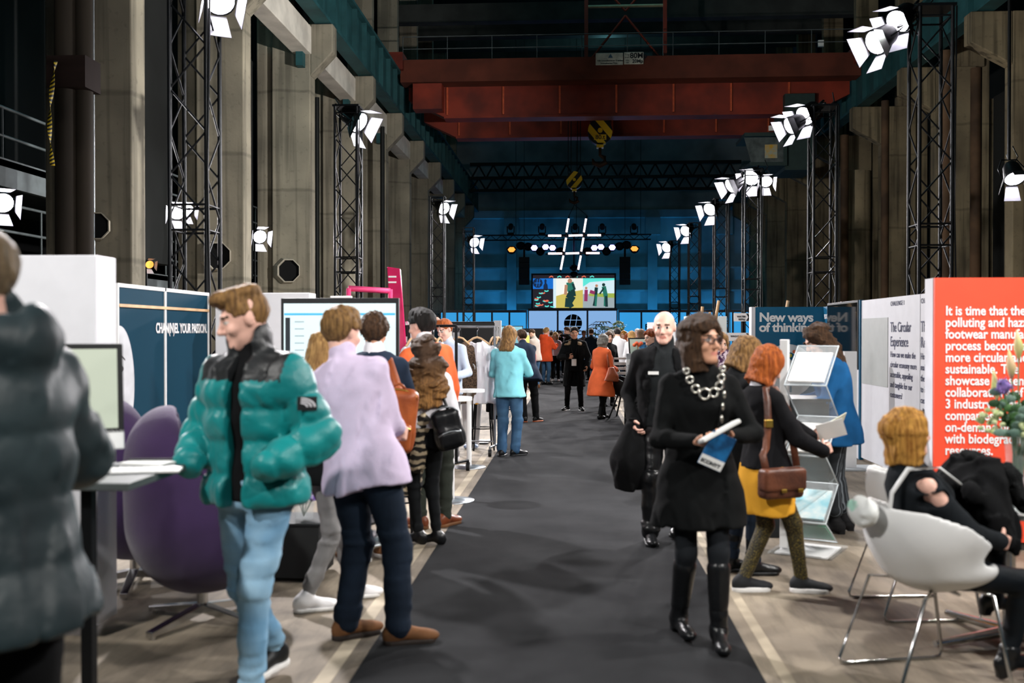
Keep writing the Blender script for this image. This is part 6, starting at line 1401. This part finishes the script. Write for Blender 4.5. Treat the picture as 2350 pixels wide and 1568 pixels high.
def bucket_chair(t, m, hw=.30, dp=.30, z0=.44):
    g = Sdf(); g.u(p_ell((0, 0, z0 + .26), (hw, dp, .30)), 0); g.u(p_ell((0, .07, z0 + .07), (hw * .86, dp * .82, .09)), .08); g.cut(p_ell((0, .02, z0 + .30), (hw - .022, dp - .012, .30)), .02); g.cut(p_ell((0, .11, z0 + .14), (hw * .80, dp * .82, .085)), .03)
    def rim(X, Y, Z): return Z - z0 - np.interp(Y, [-.3, -.15, 0, .15, .3, .42], [.36, .35, .30, .21, .10, .06]) + 0 * X
    g.clip(rim); p, q = g.net(.012); np_mesh('shell', p, q, m, t)
c = G(1432, 905); t = thing('armchair', 'black shell chair on black legs beside the news rack', 'chair', at(XY(1434, 19), 19), R(-110)); bucket_chair(t, mat('matt_black_shell', (20, 22, 24), .55))
for sx in (-1, 1):
    for sy in (-1, 1): MB().cyl((sx * .1, sy * .1, .45), (sx * .24, sy * .24, 0), .016, n=8).build('leg', BLACK, t)
P31 = Person('person in navy seated in the black shell chair, bent to the monitor', at(XY(1441, 19), 19), 1.68, -100, pelvis=(0, 0, .52), lean=(0, .35), feet=((-.1, .42, 0), (.1, .4, 0)), hands=((-.16, .5, .9), (.16, .5, .9)), head=(0, 20, 0), lod=1)
P31.top('sweater', C_DNAVY, inf=.03, hem=-.06, collar=.02); P31.trousers('trousers', C_DNAVY); P31.shoes(BLACKP, None); P31.hair('short', 'black')
OLV = mat('olive_box', (112, 102, 48), .7, var=.1); c = PY(1476, 800, 18)
t = thing('pedestal', 'olive box under the tilted monitor', 'pedestal', (XY(1444, 18), 18, 0)); MB().bx(0, .34, 0, .4, 0, 1.12).build('box', OLV, t)
t = thing('monitor', 'tilted monitor with a blue drawing standing on the olive box', 'monitor', (XY(1470, 18), 18.1, 1.12)); M = Euler((R(-14), 0, R(12))).to_matrix(); MB().box((0, 0, .22), (.42, .03, .38), rot=M).build('casing', BLACKP, t); m = MB().box(M @ Vector((0, -.018, 0)) + Vector((0, 0, .22)), (.38, .002, .33), rot=M); m.box(M @ Vector((.05, -.02, .01)) + Vector((0, 0, .22)), (.14, .002, .2), rot=M, mi=1); m.build('display', [glow('pale_green_screen', (158, 172, 160), .35), mat('blue_drawing', (60, 140, 200), .5, c2=(20, 30, 40), scale=24)], t); MB().bx(-.08, .08, .0, .1, 0, .08).build('foot', BLACKP, t)
t = thing('fruit_garland', 'orange and red fruit shapes in front of the tilted monitor', 'decoration', (XY(1466, 17.8), 18.06, 1.12)); MB().cyl((0, 0, 0), (0, 0, .28), .012, n=6).build('stick', WOOD, t)
for k in range(4): MB().sphere((.04 * (k - 1.5), 0, .28 + .03 * (k % 2)), .035, 10).build('fruit', mat('fruit_orange', (226, 110, 60), .5, c2=(190, 40, 40), scale=20), t)
t = thing('potted_palm', 'dark green fan palm before the lit stage wall', 'plant', at(XY(1392, 37), 37)); MB().lathe([(0, 0), (.25, 0), (.3, .5), (0, .5)], 16).build('pot', BLACKP, t); LF = mat('palm_leaf', (40, 74, 52), .5, var=.4, scale=6); MB().cyl((0, 0, .5), (0, 0, 1.2), .05, n=8).build('stem', rp_, t)
random.seed(3)
for k in range(14):
    a = k * 2.399; r = .5 + .25 * random.random(); hz = 1.2 + .7 * random.random(); cx, cy_ = r * math.cos(a) * .6, r * math.sin(a) * .6; m = MB(); m.tube([(0, 0, 1.1), (cx * .6, cy_ * .6, hz), (cx, cy_, hz + .1)], .008, n=4)
    for q in range(9):
        b = a + (q - 4) * .28; L = .55; m.add([(cx, cy_, hz + .1), (cx + L * .5 * math.cos(b) - .04 * math.sin(b), cy_ + L * .5 * math.sin(b) + .04 * math.cos(b), hz + .16), (cx + L * math.cos(b), cy_ + L * math.sin(b), hz - .02 + .12 * random.random()), (cx + L * .5 * math.cos(b) + .04 * math.sin(b), cy_ + L * .5 * math.sin(b) - .04 * math.cos(b), hz + .16)], [(0, 1, 2, 3)])
    m.build('frond', LF, t)
BEI = mat('beige_cloth', (206, 190, 152), .9, var=.15); t = thing('mannequin_bust', 'beige dress bust with a leafy plant for a head', 'mannequin', at(XY(1420, 34), 34)); g = Sdf(); g.u(p_loft([(V3(0, 0, 1.0), .14, .1), (V3(0, 0, 1.25), .2, .13), (V3(0, 0, 1.52), .24, .13), (V3(0, 0, 1.66), .1, .08)], V3(1, 0, 0), V3(0, 1, 0))); g.u(p_cone((-.22, 0, 1.5), (-.3, 0, 1.5), .08, .06), .04); g.u(p_cone((.22, 0, 1.5), (.3, 0, 1.5), .08, .06), .04); p, q = g.net(.025); np_mesh('torso', p, q, BEI, t); MB().cyl((0, 0, 0), (0, 0, 1.0), .03, n=8).build('stand', BLACK, t); MB().lathe([(.25, 0), (.25, .03), (0, .03)], 20).build('foot', BLACK, t)
m = MB()
for k in range(40):
    a, b = k * 2.4, random.random(); p = Vector((.17 * math.cos(a) * math.sqrt(1 - (b * 2 - 1) ** 2), .17 * math.sin(a) * math.sqrt(1 - (b * 2 - 1) ** 2), 1.84 + .17 * (b * 2 - 1))); m.sphere(p, (.05, .05, .03), 6)
m.build('leaf_head', mat('pale_leaf', (150, 176, 136), .7, c2=(60, 90, 60), scale=14), t)
# ---- signs, white cabinets behind the woman in black
board('white partition behind the bald head', 1486, 1552, 740, 25.5, WHITE)
board('light grey cabinet right of the dark haired head', 1575, 1668, 726, 22, LIGHTG, .5, 'cabinet')
t = thing('signpost', 'black signpost with two white arrow signs', 'signpost', at(XY(1705, 22), 22)); MB().cyl((0, .03, 0), (0, .03, 2.06), .04, n=8).build('post', BLACK, t); MB().lathe([(.25, 0), (.25, .03), (0, .03)], 20).build('foot', BLACK, t)
for k, (z, w0, s1, s2) in enumerate(((1.96, .20, 'WATER', 'REFILL'), (1.53, .34, 'WASHROOM', 'WC'))):
    xf = Matrix(((1, 0, 0, .0), (0, 0, 1, -.03), (0, 1, 0, z), (0, 0, 0, 1))); sg = MB().prism([(-w0, -.09), (.12, -.09), (.19, 0), (.12, .09), (-w0, .09)], xf, .03).build('arrow_sign', mat('sign_grey_white', (206, 202, 204), .6, var=.03), t)
    xf2 = Matrix(((1, 0, 0, 0), (0, 0, 1, -.033), (0, 1, 0, z), (0, 0, 0, 1))); MB().prism([(.06, -.08), (.10, -.08), (.165, 0), (.10, .08), (.06, .08), (.11, 0)], xf2, -.002).build('chevron', ink, sg); text(s1, .055, ink, sg, (.05, -.034, z - .005), FRONT, .001, 'RIGHT'); text(s2, .055, ink, sg, (.05, -.034, z - .065), FRONT, .001, 'RIGHT')
for k, (pxa, pxb, Y, lb) in enumerate(((1612, 1647, 17.5, 'wooden easel whose legs rise behind the dark haired head'), (1737, 1806, 16.5, 'wooden easel whose legs rise behind the teal poster'))):
    xa, xb = XY(pxa, Y), XY(pxb, Y); za = PY(pxa, 704, Y).z; zb = PY(pxb, 690, Y).z; t = thing('easel', lb, 'easel', at((xa + xb) / 2, Y)); h_ = (xb - xa) / 2
    MB().cyl((-h_ - .16, .1, 0), (-h_, .0, za), .028, n=8).build('leg', WOOD, t); MB().cyl((h_ - .34, .1, 0), (h_ + .02, 0, zb), .028, n=8).build('leg', WOOD, t); MB().cyl((h_ + .3, .75, 0), (0, .06, za - .1), .025, n=8).build('leg', WOOD, t); MB().bx(-h_ - .1, h_, -.0, .03, .8, .85).build('ledge', WOOD, t)
# ---- teal poster wall with the question mark
x0, x1, Y = XY(1733, 16), XY(1889, 16), 16.0
t = thing('poster_wall', 'teal poster wall reading New ways of thinking with a question mark', 'display wall', (x0, Y, 0)); MB().bx(0, x1 - x0, 0, .04, 0, 2.03).build('poster', TEALB, t); MB().bx(-.06, 0, -.01, .2, 0, 2.03).build('white_edge', WHITE, t); MB().bx(x1 - x0, x1 - x0 + .03, -.55, .04, 0, 2.03).build('return_panel', TEALB, t)
text('New ways\nof thinking.', .20, LETW, t, (.06, -.004, 1.80), FRONT, .006, line=.80, fit=('of thinking.', .86), spacing=.94)
text('BOOK', .1, LETW, t, (x1 - x0 - .004, -.08, 1.84), SIDE_R, .003); text('THINK', .15, LETW, t, (x1 - x0 - .004, -.03, 1.56), SIDE_R, .004)
cxp, czp = XY(1808, 16) - x0, 1.02; n = 40; m = MB().add([(cxp + .42 * math.cos(2 * PI * i / n), -.004, czp + .42 * math.sin(2 * PI * i / n)) for i in range(n)], [tuple(range(n))]); m.build('white_disc', mat('disc_grey_white', (222, 226, 230), .6, var=.02), t)
m = MB()
def arcband(c, r0, r1, a0, a1, k=16): m.add([(c[0] + r * math.cos(a), -.007, c[1] + r * math.sin(a)) for r in (r1, r0) for a in np.linspace(a0, a1, k)], [(i, i + 1, k + i + 1, k + i) for i in range(k - 1)])
arcband((cxp - .02, czp + .1), .1, .2, PI * .98, -PI * .35); m.bx(cxp - .06, cxp + .05, -.009, -.006, czp - .16, czp + .02); m.bx(cxp - .07, cxp + .06, -.009, -.006, czp - .34, czp - .23); m.build('question_mark', TEALB, t)
for k in range(6): MB().sphere((cxp - .08 + .06 * k, -.012, czp + .3 - .03 * (k % 3)), (.03, .006, .03), 8).build('printed_flower', mat('flower_orange', (232, 120, 80), .6) if k > 2 else mat('flower_yellow', (214, 196, 70), .6), t)
# ---- screen on the right wall, white wall with the challenges
XW = 3.67
t = thing('wall_screen', 'dark glossy screen reflecting the teal poster on the right wall', 'screen', (XW, 12.99, 0)); MB().bx(-.03, .03, 0, 1.55, 1.15, 2.04).build('casing', BLACKP, t, bevel=.006); MB().bx(-.034, -.03, .03, 1.52, 1.18, 2.01).build('display', SCRB, t); MB().bx(-.02, .03, -.05, .0, 0, 2.04).build('teal_edge', TEALB, t); MB().bx(-.01, .03, .0, 1.55, 0, 1.15).build('lower_panel', WHITE, t)
t = thing('challenge_wall', 'white display wall with challenge texts in thin dark print', 'display wall', (XW, 10.2, 0)); MB().bx(0, .05, 0, 2.74, .03, 2.03).build('panel', WHITE, t); MB().bx(-.004, 0, .58, .584, .03, 2.03).build('joint', GREYP, t)
MB().bx(-.006, 0, 1.66, 2.70, .98, 1.80).build('grey_print', mat('grey_print', (186, 190, 188), .5, var=.04), t)
for yb, ch, hd, bd in ((1.57, 'CHALLENGE 1', 'The Circular\nExperience', 'How can we make the\ncircular economy more\naccessible, appealing\nand tangible for our\ncustomers?'), (.56, 'CHALLENGE 2', 'The\nResponsible\n', 'How can we\nmake the values of\nthe brand visible\nto inspire our\ncustomers who\nwhat\nis key?')):
    text(ch, .075, LETB, t, (-.003, yb, 1.93), SIDE_R, .0, fit=('CHALLENGE 1', .47)); text(hd, .165, LETB, t, (-.003, yb, 1.63), SIDE_R, .0005, fit=('Experience', .60)); text(bd, .098, LETB, t, (-.003, yb, 1.34), SIDE_R, .0, line=1.18, fit=('circular economy more', .88))
MB().bx(-.02, 0, .36, .45, .42, .82).build('black_strip', BLACKP, t)
for k in range(3): MB().bx(-.024, -.02, .375, .435, .46 + .12 * k, .54 + .12 * k).build('window', mat('strip_window', (150, 160, 170), .4), t)
t = thing('screen_stand', 'white slim stand with grey foot beside the blue blazer', 'stand', at(XY(1947, 12), 12.0)); MB().bx(-.04, .1, 0, .08, .02, 1.4).build('post', WHITEP, t); MB().bx(-.2, .35, -.15, .3, 0, .02).build('foot', LIGHTG, t)
# ---- red text wall
t = thing('text_wall', 'coral red display wall with white text at the right edge', 'display wall', (XY(2145, 7.6), 7.6, 0)); MB().bx(0, 1.6, 0, .03, .06, 2.03).build('red_face', REDB, t); MB().bx(-.004, 1.6, .03, .2, .06, 2.03).build('white_core', WHITE, t, bevel=.003); MB().bx(.02, 1.6, .02, .18, 0, .06).build('base', mat('dark_base', (70, 64, 62), .7), t)
text('It is time that the\npolluting and hazardous\nfootwear manufacturing\nprocess becomes\nmore circular and\nsustainable. The\nshowcase presents\ncollaborations of\n3 industry-leading\ncompanies combining\non-demand production\nwith biodegradable\nresources.', .098, LETW, t, (.077, -.003, 1.752), FRONT, .0022, line=.885, fit=('footwear manufac', .60))
# ---- black counter, acrylic brochure stand
t = thing('counter', 'black counter behind the acrylic brochure stand', 'counter', (1.55, 7.95, 0)); MB().bx(0, .46, 0, .5, .0, 1.08).build('body', mat('black_counter', (24, 27, 29), .5), t, bevel=.005); MB().bx(-.02, .48, -.02, .52, 1.08, 1.1).build('top', BLACKP, t)
c = G(1836, 1272); t = thing('brochure_stand', 'white zigzag acrylic brochure stand beside the red haired person', 'brochure stand', (c.x + .06, c.y, 0), R(62))
MB().bx(.02, .07, .16, .22, .02, 1.57).build('post', WHITEP, t, bevel=.005); MB().bx(-.14, .36, -.2, .26, 0, .02).build('foot', GLASS, t, bevel=.004); MB().bx(-.10, .32, -.16, .22, .0, .012).build('foot_plate', WHITEP, t)
zz = [1.52, 1.24, .99, .73, .49, .25, .06]; xs = [.26, -.1, .26, -.1, .26, -.1, .24]; EDGE = mat('acrylic_edge', (226, 236, 240), .2, alpha=.75); BRO = {0: PAPER, 2: PAPER, 4: mat('cyan_brochure', (150, 206, 220), .5, c2=(226, 236, 236), scale=9), 5: mat('green_brochure', (40, 128, 92), .5, var=.15)}
for k in range(6):
    a, b = Vector((xs[k], 0, zz[k])), Vector((xs[k + 1], 0, zz[k + 1])); d = b - a; n = Vector((d.z, 0, -d.x)).normalized() * .004
    sh = MB().add([a + Vector((0, y, 0)) for y in (-.15, .15)] + [b + Vector((0, y, 0)) for y in (.15, -.15)], [(0, 1, 2, 3)]).build('shelf', GLASS, t, solid=.006)
    MB().tube([a + Vector((0, -.15, 0)), b + Vector((0, -.15, 0)), b + Vector((0, .15, 0)), a + Vector((0, .15, 0))], .006, n=5, closed=True).build('edge', EDGE, sh)
    if k in BRO:
        nn = n * 3 if n.z > 0 else n * -3; u0, u1 = a + d * .22 + nn, b - d * .06 + nn
        tg = thing('brochure_pile', '%s lying in the brochure stand' % {0: 'white map leaflets in the top tray', 2: 'white brochures in the middle tray', 4: 'pale cyan brochures in the lower tray', 5: 'green brochure in the bottom tray'}[k], 'brochures', (c.x + .06, c.y, 0), R(62)); MB().add([u0 + Vector((0, y, 0)) for y in (-.13, .13)] + [u1 + Vector((0, y, 0)) for y in (.13, -.13)], [(0, 1, 2, 3)]).build('sheets', BRO[k], tg, solid=.014)
# ---- white chairs, table, flowers
def sled(t, m):
    for sg in (-1, 1):
        x = sg * .23; MB().tube([(sg * .12, -.05, .45), (x, -.16, .44), (x + sg * .03, -.30, .04), (x + sg * .03, -.29, .012), (x + sg * .03, -.25, .008), (x + sg * .03, .20, .008), (x + sg * .03, .24, .012), (x + sg * .03, .25, .04), (x, .18, .44), (sg * .12, .12, .45)], .0085, n=8).build('sled_leg', m, t)
    MB().cyl((-.2, .03, .445), (.2, .03, .445), .008, n=6).build('crossbar', m, t)
t = thing('armchair', 'white shell chair the blonde person sits in, at the right front', 'chair', (P28.pos[0] - .07, P28.pos[1], 0), R(-76)); wc = mat('white_shell', (228, 228, 228), .45, var=.02); bucket_chair(t, wc, .31, .28, .47); sled(t, CHROME)
dup(t, 'second white shell chair standing behind the seated blonde person', at(XY(2105, 5.95), 5.95), R(-84))
tx, ty = XY(2318, 5.35), 5.35; t = thing('round_table', 'round white table with polished star foot at the right edge', 'table', (tx, ty, 0)); MB().lathe([(0, .70), (.37, .70), (.385, .712), (.385, .725), (0, .725)], 40).build('tabletop', WHITEP, t); MB().cyl((0, 0, .05), (0, 0, .70), .032, n=14).build('column', CHROME, t)
for k in range(4):
    a = .35 + k * PI / 2; MB().cyl((0, 0, .06), (.46 * math.cos(a), .46 * math.sin(a), .03), .032, .018, n=8).build('foot_arm', CHROME, t)
fx_, fy_ = XY(2338, 5.3), 5.3; t = thing('flower_vase', 'tall clear glass vase with lilies, thistle and eucalyptus on the round table', 'flowers', (fx_, fy_, .725)); vg = mat('clear_glass', (226, 236, 236), .03, trans=0, alpha=.22, spec=.6); MB().lathe([(0, .004), (.05, .004), (.062, .28), (.07, .36)], 24).build('vase', vg, t); MB().lathe([(0, .01), (.05, .01), (.058, .16), (0, .16)], 20).build('water', mat('water', (150, 196, 206), .05, alpha=.35), t)
GRN = mat('leaf_green', (84, 128, 70), .6, c2=(40, 72, 44), scale=9); EUC = mat('eucalyptus', (128, 156, 142), .6, c2=(84, 112, 100), scale=10); CRM = mat('cream_bloom', (222, 226, 186), .7, c2=(170, 190, 120), scale=30); LILY = mat('lily_bud', (240, 196, 160), .5, c2=(196, 210, 130), scale=9); THI = mat('thistle', (150, 120, 190), .8, c2=(90, 80, 140), scale=40); SGN = mat('stem_green', (70, 104, 60), .6)
random.seed(11)
def stem_to(p): return MB().tube([(random.uniform(-.02, .02), random.uniform(-.02, .02), .03), (p[0] * .25, p[1] * .25, .36), p], .004, n=5)
for p in ((-.06, -.06, .66), (.0, .0, .76), (.06, -.03, .62), (-.1, .02, .55)):
    b = stem_to(p).build('lily_stem', SGN, t); MB().tube([p, (p[0] * 1.05, p[1], p[2] + .06), (p[0] * 1.1 - .01, p[1], p[2] + .15)], [.008, .026, .003], n=8).build('bud', LILY, b)
for p in ((-.16, -.05, .44), (.02, -.12, .40), (.09, -.08, .46)):
    b = stem_to(p).build('bloom_stem', SGN, t); m = MB()
    for k in range(26): v = Vector((random.gauss(0, 1), random.gauss(0, 1), random.gauss(0, 1))).normalized(); m.sphere(Vector(p) + v * .06, (.018, .018, .014), 6)
    m.build('bloom', CRM, b)
b = stem_to((-.11, -.08, .60)).build('thistle_stem', SGN, t); m = MB(); m.sphere((-.11, -.08, .62), (.035, .035, .04), 10)
for k in range(26): v = Vector((random.gauss(0, 1), random.gauss(0, 1), random.gauss(.3, 1))).normalized(); m.cyl(Vector((-.11, -.08, .62)) + v * .03, Vector((-.11, -.08, .62)) + v * .055, .005, .001, n=4)
m.build('thistle_head', THI, b)
b = stem_to((.07, -.1, .56)).build('rose_stem', SGN, t); MB().sphere((.07, -.1, .58), (.045, .045, .04), 12).build('pink_bloom', mat('pink_petal', (240, 180, 170), .6, var=.2, scale=30), b)
for k in range(11):
    a = random.uniform(0, 6.28); r = random.uniform(.06, .19); p = (r * math.cos(a), r * math.sin(a) - .03, random.uniform(.34, .64)); b = stem_to(p).build('leaf_stem', SGN, t); m = MB()
    for q in range(5):
        u = .35 + .16 * q; cc = Vector((p[0] * u, p[1] * u, .36 + (p[2] - .36) * u)); sd = 1 if q % 2 else -1; m.sphere(cc + Vector((.03 * sd, -.012, .014)), (.032, .006, .022), 8)
    m.build('leaves', EUC if k % 2 else GRN, b)
t = thing('glass_tumbler', 'grey tinted square glass in front of the flower vase', 'glass', (XY(2308, 5.05), 5.06, .725)); MB().lathe([(0, .004), (.052, .004), (.056, .16), (.052, .16), (.048, .01), (0, .01)], 8).build('glass', mat('smoke_glass', (120, 130, 132), .05, alpha=.45), t)
t = thing('glass_bowl', 'shallow clear glass bowl at the near edge of the round table', 'bowl', (XY(2345, 5.02), 5.03, .725)); MB().lathe([(0, .003), (.04, .003), (.075, .04), (.07, .04), (.038, .008)], 20).build('bowl', vg, t)
# coat with fur hood bundled over the knees
t = thing('coat', 'black winter coat with fur trimmed hood bundled on the lap of the seated person', 'coat', (XY(2238, 4.95), 4.98, 0), R(-70)); g = Sdf(); g.u(p_loft([(V3(0, .02, .60), .20, .15), (V3(0, .0, .75), .21, .17), (V3(0, -.02, .9), .17, .15), (V3(.0, .02, 1.0), .10, .10)], V3(1, 0, 0), V3(0, 1, 0))); g.u(p_cone((.13, -.12, .86), (.17, .06, .66), .06, .05), .06); n1 = wavy(41, 26, (1.6, 1.6, .4)); g.disp(lambda X, Y, Z: .024 * n1(X, Y, Z)); p, q = g.net(.013); np_mesh('coat_body', p, q, C_BLACK, t)
g = Sdf(); g.u(p_cone((-.04, .02, .99), (.06, .16, .92), .055, .05)); g.u(p_cone((.06, .16, .92), (.1, .22, .78), .05, .04), .02); n1 = wavy(42, 90); g.disp(lambda X, Y, Z: .012 * n1(X, Y, Z)); p, q = g.net(.010); np_mesh('fur_trim', p, q, mat('black_fur', (22, 24, 26), 1.0, bump=1, bscale=160), t)
# small bag hung over the chair back
t = thing('tote_bag', 'small white and mint bag hanging on the back of the white chair', 'bag', P28.pos, R(P28.rz)); g = Sdf(); bq = V3(0, -.40, .80); g.u(p_ell(bq, (.12, .05, .075))); n1 = wavy(8, 30); g.disp(lambda X, Y, Z: .012 * n1(X, Y, Z)); p, q = g.net(.01); np_mesh('bag_body', p, q, mat('mint_white', (234, 236, 234), .8, c2=(176, 222, 204), scale=9, lo=.36, hi=.42), t)
bk = lambda d, x, y: P28.pel + P28.t * d + P28.rt * x + P28.fw * y
strap_mesh('strap', [bq + V3(.02, .03, .05), bk(.22, .04, -.20), bk(.34, .07, -.19), bk(.43, .09, -.15), bk(.50, .10, -.04), bk(.45, .12, .09), bk(.34, .13, .15)], .022, .006, WHITEP, t, -P28.fw)
# person whose knee enters at the right edge
P30 = Person('seated person whose denim knee enters at the right edge of the picture', at(XY(2690, 4.75), 4.75), 1.75, 84, pelvis=(0, 0, .52), feet=((-.1, .45, 0), (.1, .4, 0)), hands=(None, None), knee=((0, 1, .6), (0, 1, .6)))
P30.top('sweater', C_BLACK, hem=-.06, collar=.02); P30.trousers('jeans', JEAN, r=(.09, .068, .054)); P30.shoes(LEATH, BLACKP, name='boot', shaft=.3, sr=.055); P30.hair('short', 'brown')
t = thing('armchair', 'white shell chair at the right edge, mostly outside the picture', 'chair', (P30.pos[0], P30.pos[1], 0), R(84)); bucket_chair(t, wc, .31, .28, .47); sled(t, CHROME)
